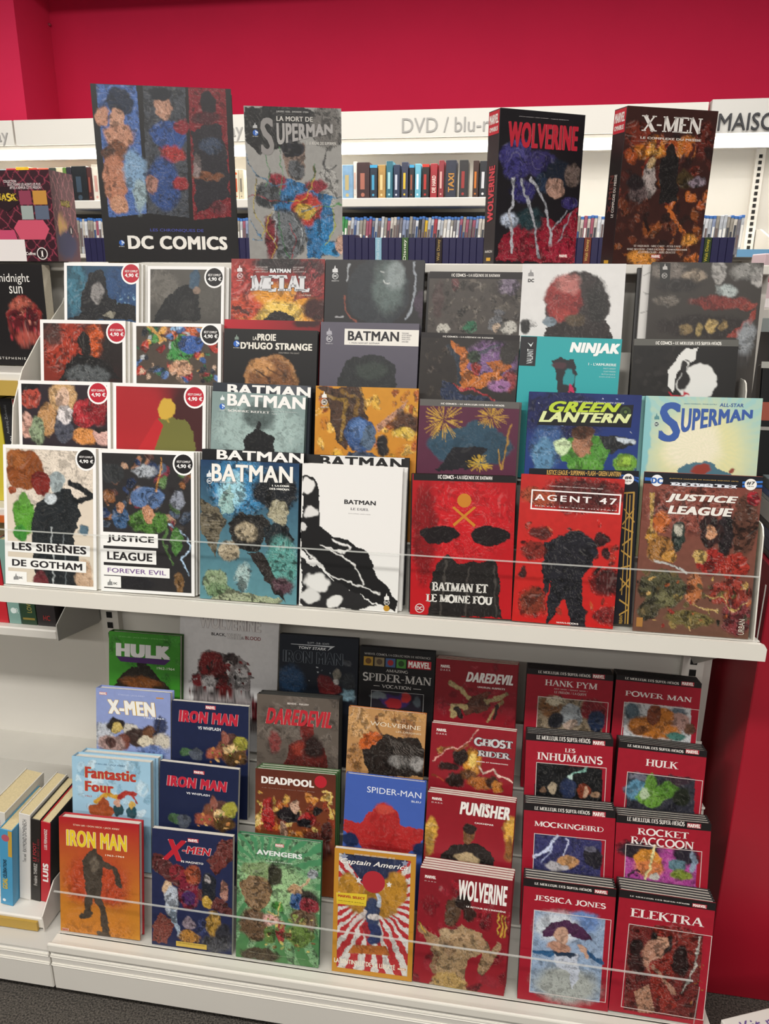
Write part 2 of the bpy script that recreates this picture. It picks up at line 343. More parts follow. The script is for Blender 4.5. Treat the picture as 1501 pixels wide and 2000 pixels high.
# ------------------------------------------------------------------ books
def frame(a, rho, yw):
    X = Vector((cos(yw), sin(yw), 0)); Yb = Vector((-sin(yw), cos(yw), 0)); Zv = Vector((0, 0, 1))
    t = Yb*sin(a)+Zv*cos(a); n = Yb*cos(a)-Zv*sin(a); ux = X*cos(rho)+t*sin(rho); return ux, n, ux.cross(n)
def book_body(root, w, h, t, kind, cov, spine, pages):
    rc = .38; parts = []
    if kind == 'sc':
        c = .0007
        parts.append(MB().box(-w/2, w/2, 0, c, 0, h).build('front_cover', mat(cov, rc), root))
        parts.append(MB().box(-w/2, w/2, t-c, t, 0, h).build('back_cover', mat(cov, rc), root))
        parts.append(MB().box(-w/2, -w/2+c, c, t-c, 0, h).build('spine', mat(spine, rc), root))
        parts.append(MB().box(-w/2+c, w/2-.0004, c, t-c, .0004, h-.0004).build('page_block', mat(pages, .8, noise=.12, scale=400), root))
    else:
        c = .0026 if t > .01 else .0017; ins = .0035 if t > .01 else .0018
        parts.append(MB().box(-w/2, w/2, 0, c, 0, h, .0007).build('front_cover', mat(cov, rc), root))
        parts.append(MB().box(-w/2, w/2, t-c, t, 0, h, .0007).build('back_cover', mat(cov, rc), root))
        parts.append(MB().box(-w/2, -w/2+.003, c*.6, t-c*.6, 0, h, .0007).build('spine', mat(spine, rc), root))
        if kind == 'box':
            parts.append(MB().box(-w/2+.003, w/2-.002, c, t-c, h-.004, h).build('slipcase_top', mat('#8f93a6', .3), root))
            parts.append(MB().box(-w/2+.003, w/2-.003, c, t-c, .001, h-.004).build('inner_volume', mat('#c09a3c', .5), root))
        else:
            parts.append(MB().box(-w/2+.003, w/2-.004, c, t-c, .003, h-ins).build('page_block', mat(pages, .8, noise=.12, scale=400), root))
    return parts
ORD = ('first', 'second', 'third', 'fourth')
def make_book(b, seed):
    ux, n, up = frame(*b['rot']); O = Vector(b['O'])
    def mtx(i):
        m = Matrix((ux, n, up)).transposed().to_4x4(); m.translation = O+n*(b['t']+.0005)*i+ux*b['cdx']*i; return m
    root = empty(b['name'], mtx=mtx(0)); tag(root, b['label'], 'book', b['group'])
    w, h, t = b['w'], b['h'], b['t']
    parts = book_body(root, w, h, t, b['kind'], b['cov'], b['spine'], b['pages'])
    fn = lambda v: np.column_stack([-w/2+v[:, 0]/1000, -v[:, 2], h-v[:, 1]/1000])
    if b['art']: link('cover_art', art_mesh(b['art'], w*1000, h*1000, 1.4 if b['key'] in FINE else 1.6, seed, fn, 1.0 if b['key'] in FINE else .56), PRINT, parts[0])
    lay_print(b['vec'], fn, parts[0], (w*1000, h*1000))
    for i in range(1, b['copies']+1):
        r = empty(b['name'], mtx=mtx(i)); tag(r, '%s spare copy tucked behind the %s' % (ORD[i-1], b['short']), 'book', 'spare copies behind the front books')
        for p in parts:
            q = bpy.data.objects.new(p.name.split('.')[0], p.data); COL.objects.link(q); q.parent = r
    return root, parts, fn
FINE = ('sirens', 'forever', 'owls', 'duel', 'monk', 'hitman', 'league7', 'armour', 'magneto', 'quest', 'sentinel', 'claws', 'jj', 'el', 'chron', 'cyborg', 'omni_red', 'omni_fire')
BOOKS=[
{'key':'sirens','O':[-0.0062,0.0001,0.9207],'rot':[0.1861,-0.0023,0],'w':0.1912,'h':0.2708,'t':0.009,'kind':'sc','cov':'#eceae6','spine':'#eceae6','pages':'#e9e4d8','label':'white-bordered softcover with cream, auburn and green picture, leftmost at the upper clear guard','short':'cream and auburn softcover at the upper guard','name':'comic_album','group':'white softcovers of the upper rack','copies':2,'cdx':0.004,'art':[('bg','#d8cbb9'),('e',95.1,55.5,92.2,68,'#dccfbf',0.3),('e',44.2,47.5,39.7,39.3,'#8a4a22',0.1),('e',27.5,24.8,20,18.3,'#9a5a2c',0.2),('e',78,69.3,19.8,23.6,'#7a2620',0.1),('e',17.8,85.5,8.6,7.9,'#9a4a2a',0.2),('e',42.6,137,22.9,37.2,'#5a9a34',0.15),('e',33.4,169.4,14.4,16,'#3f8a34',0.2),('e',43.2,105.3,11.4,13.2,'#6aa846',0.2),('p',[(65.9,111.9),(86.1,92.4),(139.8,76.6),(153.6,104.5),(158.9,130.3),(144.6,167.9),(160.9,235.6),(166.2,275.2),(60.3,283),(56.6,157.4)],'#23272a'),('e',111.9,65,16.9,23.5,'#9aa6a8',0.2),('e',97.3,99.7,14.1,13.1,'#c8d0d4',0.3),('l',[(140,63.6),(184.3,92.4),(150.8,99.4)],10.6,'#1d2022'),('e',75.1,263,17.3,24.3,'#6a2a30',0.3),('e',166.4,245.9,16.9,34.7,'#c4a488',0.3),('l',[(99.5,154.8),(103.6,277.1)],2.8,'#a8adae'),('l',[(124.8,169.1),(126.5,275.5)],2.3,'#71777a'),('e',164.3,156.2,11.2,10.5,'#56707f',0.3),('n',0.16,0.01)],'vec':[('F',0,0,191.2,270.8,6.3,'#f0eeec'),('C',170.9,20.9,21.6,'#f2f0ee'),('C',170.9,20.9,18.1,'#1b191a'),('T','RÉCIT COMPLET',157.6,14.9,185.2,18.2,'#f4f0ee','b',{'sh':0.2,'w':0.02}),('T','4,90 €',157.5,21.1,186,28.6,'#f6f4f2','b',{'w':0.03}),('R',6.5,185.8,178,206.6,'#f3f1ee'),('T','LES SIRÈNES',15.7,187.9,170.7,202.6,'#2b2729','b',{'w':0.035}),('R',5.9,216.7,169.9,238.2,'#f3f1ee'),('T','DE GOTHAM',15.1,220.9,162,234.2,'#2b2729','b',{'w':0.035}),('R',5.9,245,45.6,265.2,'#f3f1ee'),('P',[(17.5,262),(17.6,256.3),(20.7,255.1),(21.9,251.4),(23.3,248.2),(24.3,253.8),(27.8,254.6),(28.5,261.2)],'#8a8a8a'),('T','DC',28.9,254.9,37,258.9,'#2a2a2a','b',{'w':0.05})]},
{'key':'forever','O':[0.1929,0.0003,0.9216],'rot':[0.1861,0.0121,0],'w':0.1878,'h':0.27,'t':0.009,'kind':'sc','cov':'#eceae6','spine':'#eceae6','pages':'#e9e4d8','label':'white-bordered softcover with crowded dark picture and violet bottom title line','short':'softcover with the violet title line','name':'comic_album','group':'white softcovers of the upper rack','copies':3,'cdx':0.0015,'art':[('bg','#2c2a2b'),('sc',9.7,10.9,181.5,142.4,60,15.1,['#2a2628','#3f3a38','#8b5a36','#5a3a34','#4a5668','#2d3b5c','#a9765a','#7d3440','#5a7a48','#b08a70'],3),('e',95.8,87.1,32.4,20.5,'#56719c',0.2),('e',98,133.3,40.6,20.7,'#4f7a34',0.2),('e',96.8,117.9,11.4,15.5,'#c08a68',0.2),('e',40.7,125.5,19.2,23.4,'#3a5a80',0.2),('e',41,107.4,8.2,8.8,'#c48a66',0.2),('e',155.1,89.9,14.7,17.8,'#8a8f9c',0.3),('e',25.6,43.6,24.6,20.5,'#343638',0.2),('e',91,38.9,24.3,12.7,'#a8adb4',0.4),('l',[(123.6,10),(114.9,76.2)],3.2,'#c78a44'),('l',[(141.3,136.5),(165.4,150.8),(178.7,175.9),(165.1,202.4),(178.4,232.8)],3.2,'#b6d2ee'),('e',151.9,166.9,10.8,28.4,'#4d7d3c',0.2),('l',[(135.9,141.9),(127.5,168.1),(143.4,208.7)],4.3,'#4a6a3a'),('e',156.7,244.4,9.7,20.9,'#7a5a38',0.3),('e',71.9,251.9,35.8,15.8,'#242326',0.3),('n',0.3,0.006)],'vec':[('F',0,0,187.8,270,6,'#f0eeec'),('C',167.5,22.4,21.2,'#f2f0ee'),('C',167.5,22.4,17.8,'#1b191a'),('T','RÉCIT COMPLET',154.4,16.2,181.5,20,'#f4f0ee','b',{'sh':0.2,'w':0.02}),('T','4,90 €',154.3,22.5,182.3,30.4,'#f6f4f2','b',{'w':0.03}),('R',4.7,155.2,116,181.6,'#f3f1ee'),('T','JUSTICE',14.1,160.5,108.4,175.7,'#2b2729','b',{'w':0.035}),('R',4.1,187.1,112.4,213.5,'#f3f1ee'),('T','LEAGUE',13.5,192.4,104.8,208.1,'#2b2729','b',{'w':0.035}),('R',3.5,219.3,138.8,238.1,'#f3f1ee'),('T','FOREVER EVIL',14,224,131.8,232.7,'#7b5a92','b',{'w':0.01}),('R',4.2,239.8,40.7,261.6,'#f3f1ee'),('P',[(13.1,258.1),(13.2,252.6),(16.2,251.4),(17.4,247.8),(18.7,244.7),(19.6,250.2),(23,251),(23.8,257.5)],'#8a8a8a'),('T','DC',25.3,251.8,33,255.8,'#2a2a2a','b',{'w':0.05})]},
{'key':'owls','O':[0.3906,0.0002,0.9208],'rot':[0.1861,0.0035,0],'w':0.1864,'h':0.2596,'t':0.014,'kind':'hc','cov':'#1c2530','spine':'#1c2530','pages':'#e9e4d8','label':'blue and teal hardback with ragged white title, left of the white inked hardback','short':'','name':'comic_album','group':None,'copies':0,'cdx':0,'art':[('g','#1d3a5c','#5f8f98'),('e',76.4,46,58.1,53.7,'#3f86b4',0.5),('e',61.8,55.1,26.4,33.9,'#9ed0de',0.5),('e',143.3,51.3,43,39.2,'#1c1f24',0.3),('p',[(-0.2,72.2),(29.6,85),(50.5,109.5),(38.9,133),(27.3,179.7),(0,123.7)],'#6a6250'),('p',[(38.4,76),(55.8,41.3),(65,74.7),(65.2,97.4),(38.6,95.9)],'#8fb4b0'),('p',[(50.6,115.2),(77,96.8),(117.9,97.5),(138.6,116.2),(118.6,145.7),(110.1,163.3),(68.8,160)],'#2a2826'),('e',89.1,130.3,23.4,17.1,'#a89a80',0.3),('e',148.3,90.3,20.2,22.5,'#a09a80',0.2),('p',[(121.1,117.2),(161.6,109.3),(179.4,136.6),(162.8,174.4),(124.6,151.1)],'#1f262a'),('e',157.1,183.3,31.8,48.6,'#5d9c94',0.5),('e',54,166.6,20.7,20.2,'#ab9c82',0.3),('p',[(89.5,164.5),(118.9,162.8),(146,212.6),(164.3,257.4),(140.6,241.8)],'#302a28'),('e',84.2,210.9,14.8,26,'#9fb6b4',0.4),('e',30.7,225.9,26.9,23.3,'#8a9c78',0.2),('e',39.8,242.8,29.9,17.5,'#6f8862',0.2),('p',[(57.7,235.8),(114.2,243.6),(158.4,255),(146.9,267.3),(3.8,268.7)],'#a0a888'),('e',157.9,226.2,20.4,17.2,'#5a3f48',0.5),('n',0.35,0.007)],'vec':[('T','BATMAN',21.6,6.2,175.2,38.7,'#ece9e2','b',{'w':0.03,'tp':0.9,'o':('#27384a',1.2)}),('P',[(12,31.3),(12,25.7),(15,24.6),(16,21),(17.3,17.9),(18.4,23.4),(21.8,24.3),(22.7,30.8)],'#e0e4e6'),('C',17.4,38.5,5.3,'#e8ecee'),('C',17.4,38.5,4.5,'#2a4560'),('T','DC',14.1,36.5,20.7,40.5,'#e8ecee','b',{'w':0.04}),('T','SCOTT SNYDER - GREG CAPULLO',26.3,38.6,74,41,'#e0e6ea','b',{}),('T','1. LA COUR',136.2,39.9,169.6,43.4,'#f0efe8','S',{}),('T','DES HIBOUX',131.6,45.7,169.7,49.5,'#f0efe8','S',{})]},
{'key':'owls_back','O':[0.3889,0.0164,0.9208],'rot':[0.1861,-0.0031,0],'w':0.1943,'h':0.2751,'t':0.014,'kind':'hc','cov':'#17171a','spine':'#17171a','pages':'#e9e4d8','label':'black hardback showing only white title letters above the blue and teal hardback','short':'','name':'comic_album','group':None,'copies':0,'cdx':0,'art':[('bg','#17171a'),('e',123.5,1.5,57.9,16.8,'#2a2c30',0.5)],'vec':[('T','BATMAN',28.6,0.1,194.8,17.8,'#eeece8','b',{'w':0.035})]},
{'key':'duel','O':[0.5796,0.0001,0.9206],'rot':[0.1861,-0.0017,0],'w':0.1824,'h':0.2608,'t':0.013,'kind':'hc','cov':'#e6e4e1','spine':'#e6e4e1','pages':'#e9e4d8','label':'white hardback with bold black ink brushwork and a small plain title','short':'white inked hardback','name':'comic_album','group':None,'copies':1,'cdx':0.006,'art':[('bg','#e4e2df'),('p',[(-0.3,19.4),(19,21.2),(30.3,40),(35.8,112),(59,127.4),(101.6,136),(124.8,156.9),(142.8,189.3),(163.4,215.9),(181.2,242.7),(182.3,257.3),(147.9,250.9),(110.6,233.9),(70.1,211.3),(31.9,177),(2.1,159.2)],'#191819'),('e',9.6,41,12.8,16.6,'#dedcd9',0.2),('e',18,87.9,14.2,11.2,'#d6d4d1',0.3),('e',5.8,113.8,5.7,8.4,'#d0cecb',0.2),('p',[(2.4,170.5),(41,193.4),(87.5,221.4),(145.2,253.9),(111.5,259.4),(5.4,261.7)],'#252425'),('e',33,216.7,25.7,17.1,'#dddbd8',0.3),('e',19.3,240.6,20.1,11.4,'#d4d2cf',0.3),('e',65.4,245.7,14.3,11.4,'#dddbd8',0.3),('l',[(11.3,158.6),(52.5,195.5),(104.3,214.5),(149.9,231)],2.3,'#e4e2df'),('l',[(36.7,145.7),(79.8,159.8),(103.2,183.5),(121.3,216.1)],2.3,'#e4e2df'),('l',[(96.3,144.7),(62.1,135.7)],3.4,'#e4e2df'),('l',[(45.4,147.9),(82.5,154),(96.4,147.5)],2.3,'#e4e2df')],'vec':[('T','BATMAN',78.9,60.9,136.1,68.6,'#2a292b','b',{'w':0.03}),('T','LE DUEL',90.6,75,124.2,79.2,'#77757a','s',{}),('T','JOHN LAYMAN - JASON FABOK',87,85.1,127.3,86.2,'#55545a','b',{}),('P',[(157.8,238.5),(157.6,233.2),(160.2,232.1),(161,228.6),(162.1,225.7),(163.2,230.9),(166.3,231.6),(167.3,237.8)],'#e8e6e2'),('C',162.7,243,5.3,'#e8e6e2'),('C',162.7,243,4.5,'#222'),('T','DC',159.4,241,166.1,245,'#e8e6e2','b',{'w':0.04}),('C',162.6,253.7,5.6,'#b98a2c')]},
{'key':'duel_back','O':[0.5811,0.0317,0.9211],'rot':[0.1861,0.006,0],'w':0.1971,'h':0.2703,'t':0.008,'kind':'hc','cov':'#201f20','spine':'#201f20','pages':'#e9e4d8','label':'black-edged hardback showing only black title letters above the white inked hardback','short':'','name':'comic_album','group':None,'copies':0,'cdx':0,'art':[('bg','#242324'),('p',[(32.4,0.2),(188.1,-0.8),(189.9,51.2),(33.6,57.9)],'#dddcda')],'vec':[('T','BATMAN',32.4,1.6,188.9,20.7,'#1c1b1c','b',{'w':0.035})]},
{'key':'monk','O':[0.7833,0.0004,0.9223],'rot':[0.1861,0.02,0],'w':0.1792,'h':0.2516,'t':0.012,'kind':'hc','cov':'#1b1717','spine':'#1b1717','pages':'#e9e4d8','label':'red hardback with two black almond blots and an orange crossed mark','short':'red hardback with almond blots','name':'comic_album','group':None,'copies':1,'cdx':-0.004,'art':[('g','#a8141c','#b8161e'),('e',90.4,78.9,87.4,76.2,'#c01a22',0.6),('e',23.5,103.2,24.5,91,'#7e1016',0.5),('e',48,105,35.6,17,'#191214',0.06),('e',139.2,104.1,34.3,16.8,'#191214',0.06),('p',[(62.4,140),(84.5,155.5),(151.3,149.7),(159.8,206.8),(165.3,252.2),(32.3,252.5),(38.7,174.1)],'#211d1c'),('l',[(62.7,151),(57,251.1)],4.3,'#45403c'),('l',[(103.6,165.6),(100.7,251.4)],2.7,'#4a4440'),('l',[(146.2,158.2),(154.5,248.4)],3.7,'#47413e'),('n',0.12,0.008)],'vec':[('R',1.5,0,182.4,11.1,'#1d191a'),('T','DC COMICS – LA LÉGENDE DE BATMAN',44.4,0.4,139,7.5,'#e6e1dc','s',{'w':1.5}),('C',91.6,44.3,12.3,'#c07a26'),('P',[(70.5,57.4),(74.2,55.1),(112.6,86.2),(110,90.6)],'#c07a26'),('P',[(112.7,56),(108.9,53.9),(72.4,86.6),(75.2,90.8)],'#c07a26'),('T','BATMAN ET',38.6,190.8,137.4,207.4,'#dedad4','S',{}),('T','LE MOINE FOU',28.6,212.1,146.1,228.1,'#dedad4','S',{}),('C',17.4,240.1,8.3,'#dcd2d0'),('C',17.4,240.1,6.9,'#a2161e'),('T','DC',12.2,236.9,22.6,243.4,'#dcd2d0','b',{'w':0.04})]},
{'key':'hitman','O':[0.9603,0.0003,0.9213],'rot':[0.1861,-0.0097,0],'w':0.1722,'h':0.2585,'t':0.012,'kind':'hc','cov':'#b01c20','spine':'#b01c20','pages':'#e9e4d8','label':'scarlet hardback with a white-boxed two-line title and a dark central mass','short':'','name':'comic_album','group':None,'copies':0,'cdx':0,'art':[('g','#b62a26','#c1201e'),('e',105.8,31.3,65.5,31.5,'#5a2220',0.5),('e',31.7,38.4,30.9,15.9,'#a24a30',0.5),('sc',8.4,79.9,186,244.1,46,10.9,['#8a2a22','#6a1c1a','#c0522c','#a43224','#3a1a1a','#b8261f','#c2241f'],5),('e',99.7,121.8,38.3,29.3,'#23232b',0.1),('p',[(55.1,114.3),(82.3,96.3),(108.1,97.2),(125.2,120),(130.2,151.7),(116.4,174.3),(125.1,257.1),(104.3,256.8),(88,211.8),(73.8,232),(65,257.5),(58.3,255.3),(62.2,178.5)],'#212027'),('p',[(44.7,115),(55.1,114.3),(62.2,178.5),(54,211.8),(49.3,201.3)],'#24232a'),('e',141.8,102.9,12.7,13.2,'#3a1a1c',0.3),('e',151.4,128.8,7.6,10.6,'#3a1a1c',0.3),('e',41,99.2,18.1,13.4,'#5a2420',0.4),('e',30.2,132.2,20.8,16.1,'#7e2a22',0.4),('e',33.6,221.7,23.6,27.3,'#7a3424',0.5),('e',157.9,179.1,27.9,24.1,'#4a1c1c',0.5),('e',159.9,238.3,22.9,16.2,'#7c2020',0.4),('n',0.28,0.008)],'vec':[('F',18.9,25.4,168.4,59.9,2.3,'#f2ecea'),('T','AGENT 47',25.1,33,161.5,43.6,'#f2ecea','b',{'w':0.02,'sp':1.25}),('T','BIRTH OF THE HITMAN',26.4,52.6,162.4,54,'#f2ecea','b',{'sp':1.15}),('T','CHRISTOPHER SEBELA / JONATHAN LAU / ARIEL MEDEL',48.4,17,137.9,19.4,'#e8d8d4','b',{}),('T','MANA•BOOKS',76.5,253.2,114.1,256.4,'#efe6e2','s',{'w':1.4})]},
{'key':'league6','O':[0.9868,0.0172,0.9223],'rot':[0.1861,0.02,0],'w':0.1836,'h':0.2663,'t':0.006,'kind':'sc','cov':'#15161c','spine':'#15161c','pages':'#e9e4d8','label':'magazine with gold lattice edge, mostly hidden behind the scarlet boxed-title hardback','short':'','name':'comic_album','group':None,'copies':0,'cdx':0,'art':[('bg','#191820'),('p',[(0,0),(183.6,-0.8),(184.3,12.6),(0.5,13.2)],'#14161e'),('l',[(147.7,13.6),(183.4,19.1)],3.3,'#2a5aa8'),('l',[(153.7,9.1),(184.1,14.3)],2.1,'#3468b8')],'vec':[('T','JUSTICE LEAGUE • SUPERMAN • FLASH • GREEN LANTERN',29.6,1.9,153.9,12.5,'#d2a85a','b',{'w':0.02}),('C',166.5,14.1,9.3,'#efece6'),('T','#6',160.4,8.5,171.9,14.2,'#2a2a2c','b',{'w':0.03}),('T','5€90',161.6,16.2,171.3,18.5,'#444','b',{}),('P',[(158.5,37.1),(178,35.2),(178.1,37.8),(158.6,39.7)],'#b08a42'),('P',[(175.5,36.6),(178.4,36.5),(179.2,266.3),(176.7,266.3)],'#b08a42'),('P',[(161.1,65.3),(162.8,64.8),(180.6,86.5),(179.9,89.1)],'#b08a42'),('P',[(179.5,64.7),(177.8,64.3),(159.9,91.6),(161.3,93.7)],'#b08a42'),('P',[(160.1,96),(179.4,104),(179.1,106.7),(159.8,98.6)],'#b08a42'),('P',[(169.9,41.1),(171.6,41.1),(174.4,266.3),(172.7,266.3)],'#b08a42'),('P',[(161.6,126.7),(177.7,112.8),(178.7,115.4),(162.2,129.8)],'#b08a42'),('P',[(160.8,135.6),(177.8,148.1),(177.6,151.2),(160.5,138.7)],'#b08a42'),('P',[(161.5,166.5),(178.5,161.3),(178.7,164),(161.6,169.2)],'#b08a42'),('P',[(161.5,184.3),(178.4,201.3),(177.7,204),(161.3,187.4)],'#b08a42'),('P',[(177.1,183.5),(161.4,206.6),(162.3,209.2),(178.1,186.2)],'#b08a42'),('P',[(161.7,222.2),(177.9,232.6),(177.6,235.7),(161.4,225.4)],'#b08a42'),('P',[(162.6,249.1),(177,239.4),(177.5,242),(162.7,252.3)],'#b08a42'),('P',[(164.8,39.1),(166.5,39),(166,215.3),(164.5,215.4)],'#b08a42'),('T','URBAN',163.1,251.8,168.7,269.1,'#c8a04c','b',{'r':90})]},
{'key':'league7','O':[1.1731,0.0001,0.9205],'rot':[0.1861,0.0003,0],'w':0.1868,'h':0.2736,'t':0.006,'kind':'sc','cov':'#7a3a30','spine':'#7a3a30','pages':'#e9e4d8','label':'magazine with blue banner, slanted white title and brown, gold and red crowd','short':'','name':'comic_album','group':None,'copies':0,'cdx':0,'art':[('g','#7c4238','#6a4a3c'),('e',81.5,58.7,83.4,42.5,'#8a4a3e',0.6),('e',165.5,83.8,21.6,55,'#5c3a2e',0.15),('e',136.9,98.1,11.9,38.3,'#2a2124',0.3),('e',175.1,34.8,9.8,12.5,'#a82430',0.2),('e',32.6,82.7,12.2,19.3,'#b8622e',0.2),('e',18.2,109.4,10.2,17.2,'#c08a3a',0.3),('p',[(10.7,34.6),(18.8,34.2),(19.2,109.4),(16.2,109.6)],'#b08c4a'),('e',61,106.9,12.1,25.7,'#2f3a34',0.2),('e',60.3,98.3,7.3,10.7,'#b8b4a4',0.3),('e',112.6,95.3,19.9,27.7,'#33201f',0.15),('e',112.8,97.4,9.2,12.8,'#c8906c',0.2),('e',116.8,146.5,22,23.6,'#9a2a24',0.15),('e',99.8,136.8,12.1,12.9,'#b89858',0.3),('e',155.4,152.6,21.8,23.5,'#a03226',0.15),('e',34.1,130.1,22.4,23.8,'#9a6a34',0.3),('e',53.4,141.9,12.2,10.8,'#c08a40',0.3),('l',[(27.4,150.1),(77.6,164.2)],4.5,'#b8b8b4'),('e',43.4,199.2,36.8,32.8,'#55523a',0.15),('e',48.8,216.4,16.4,13.1,'#6e6a48',0.3),('e',92,191.4,14.2,26,'#b06a40',0.3),('e',151.2,198.1,33.8,23.7,'#93392e',0.2),('e',166.6,238.2,25.9,30.3,'#7a3236',0.3),('e',21.2,236,16.5,19.8,'#4a4430',0.3),('e',88.1,246.4,40.6,15.3,'#6e6238',0.3),('sc',1.7,167,194.7,262.1,60,7.4,['#8a7440','#5a4a30','#a85a34','#8a3028','#c09a58','#3c3626','#6a5a3a'],8),('l',[(113.2,203),(137.9,207.7),(155.5,226),(180.7,215.4)],2,'#d0b070'),('l',[(94,217.5),(115,224.7),(135.6,229.7)],2,'#c8a868'),('n',0.35,0.006)],'vec':[('R',0,0.6,186.8,19.9,'#191a22'),('P',[(0.7,9.5),(25.2,10.5),(25.5,14.7),(1.1,15.1)],'#2e63b2'),('P',[(155.7,14.8),(186.8,13.3),(186.8,17.8),(156,19)],'#2e63b2'),('P',[(155.3,9.6),(186.8,7),(186.8,10.4),(155.6,13.2)],'#3d74c0'),('C',20.6,14.1,9.7,'#e9ebee'),('T','DC',11.7,9.4,29.9,19.2,'#2a5ea8','b',{'w':0.06}),('T','JUSTICE LEAGUE VS SUICIDE SQUAD (2/3)',40.1,9,149,10.5,'#d9ad5c','b',{'w':0.02}),('T','REBIRTH',42.3,15.6,147.6,21.9,'#e2e6ee','S',{'w':1.6}),('C',168.6,13.8,9.4,'#f0eee8'),('T','#7',161.9,8.7,174.9,14.3,'#2a2a2c','b',{'w':0.03}),('T','5€90',163.6,15.7,173.6,17.7,'#555','b',{}),('T','JUSTICE',37.2,34.6,151.1,49.5,'#e9e4dc','b',{'w':0.06,'sh':0.25,'o':('#5a2c28',0.8)}),('T','LEAGUE',42,54.8,145.2,68.8,'#e9e4dc','b',{'w':0.06,'sh':0.2,'o':('#5a2c28',0.8)}),('R',4.7,249.5,15,265.8,'#a8763c'),('T','URBAN',169.6,240.2,179.1,266.7,'#d8cfc0','b',{'r':90})]},
{'key':'heads','O':[-0.0006,0.0682,1.033],'rot':[0.1861,0.0058,0],'w':0.1929,'h':0.273,'t':0.009,'kind':'sc','cov':'#eceae6','spine':'#eceae6','pages':'#e9e4d8','label':'white-bordered softcover with red badge and many flesh tones on black, second row left end','short':'softcover with many flesh tones','name':'comic_album','group':'white softcovers of the upper rack','copies':1,'cdx':0.004,'art':[('bg','#2e262c'),('e',24.3,32.7,20,24.3,'#b04a3c',0.2),('e',94,31,29.6,30.2,'#c8a070',0.25),('e',94,31,13.2,18.1,'#d8b49c',0.25),('e',60,74.3,19.9,33.6,'#b88a5a',0.2),('e',139.5,59.9,26.1,27.2,'#b03038',0.15),('e',16.2,87.8,16.8,24.5,'#d0a090',0.2),('e',96.1,94.4,19.8,27.4,'#4a4c58',0.15),('e',96.7,64.1,16.5,18.2,'#dcd4d4',0.3),('e',165.7,47.2,22.7,36.1,'#8a2028',0.3),('e',138.8,105.2,26.2,18.2,'#d08a4a',0.3),('e',174.7,104,16.3,18.1,'#d0a49a',0.25),('e',174.9,92,13,7.2,'#26201f',0.2),('e',39.5,96.2,16.7,27.6,'#8a9a7a',0.3),('e',21.4,11.6,23.3,7.3,'#1e1c20',0.1),('n',0.25,0.006)],'vec':[('F',0,0,192.9,273,6.7,'#f0eeec'),('C',167.7,20.8,22,'#f2f0ee'),('C',167.7,20.8,18.5,'#b82234'),('T','RÉCIT COMPLET',154.1,14.4,182.3,18.4,'#f4f0ee','b',{'sh':0.2,'w':0.02}),('T','4,90 €',154,20.7,183,28.9,'#f6f4f2','b',{'w':0.03})]},
{'key':'redcape','O':[0.1934,0.0681,1.0325],'rot':[0.1861,-0.0002,0],'w':0.1867,'h':0.2736,'t':0.009,'kind':'sc','cov':'#eceae6','spine':'#eceae6','pages':'#e9e4d8','label':'white-bordered softcover with plain red ground shading to brown and a red badge','short':'plain red white-bordered softcover','name':'comic_album','group':'white softcovers of the upper rack','copies':3,'cdx':0.001,'art':[('gx','#a8262c','#3c1e20'),('e',57.5,70.7,60.3,78,'#a3242a',0.7),('e',152.3,52.6,37.4,68,'#431f20',0.6),('p',[(76.7,120.8),(92.5,66.5),(146.1,64.6),(165.1,87.5),(169.3,218.7),(57.4,224.5)],'#6b6a34'),('e',108.3,48.2,17.6,20.7,'#c8a23e',0.12),('p',[(51.1,124.8),(89.4,63.6),(102.1,78),(76.7,144.8)],'#b2262c')],'vec':[('F',0,0,186.7,273.6,6.4,'#f0eeec'),('C',164.6,22.2,21.7,'#f2f0ee'),('C',164.6,22.2,18.3,'#b82234'),('T','RÉCIT COMPLET',151,15.9,178.9,19.8,'#f4f0ee','b',{'sh':0.2,'w':0.02}),('T','4,90 €',151.1,22.2,179.9,30.4,'#f6f4f2','b',{'w':0.03})]},
{'key':'mirror_back','O':[0.3868,0.0845,1.0334],'rot':[0.1861,-0.0099,0],'w':0.1907,'h':0.2758,'t':0.013,'kind':'hc','cov':'#2b2f36','spine':'#2b2f36','pages':'#e9e4d8','label':'dark hardback showing only white title letters above the misty grey-green hardback','short':'','name':'comic_album','group':None,'copies':0,'cdx':0,'art':[('bg','#2f343c'),('e',151.2,7.7,42.8,15.5,'#50545c',0.5)],'vec':[('T','BATMAN',28.9,2.6,191.4,21.6,'#efede9','b',{'w':0.04})]},
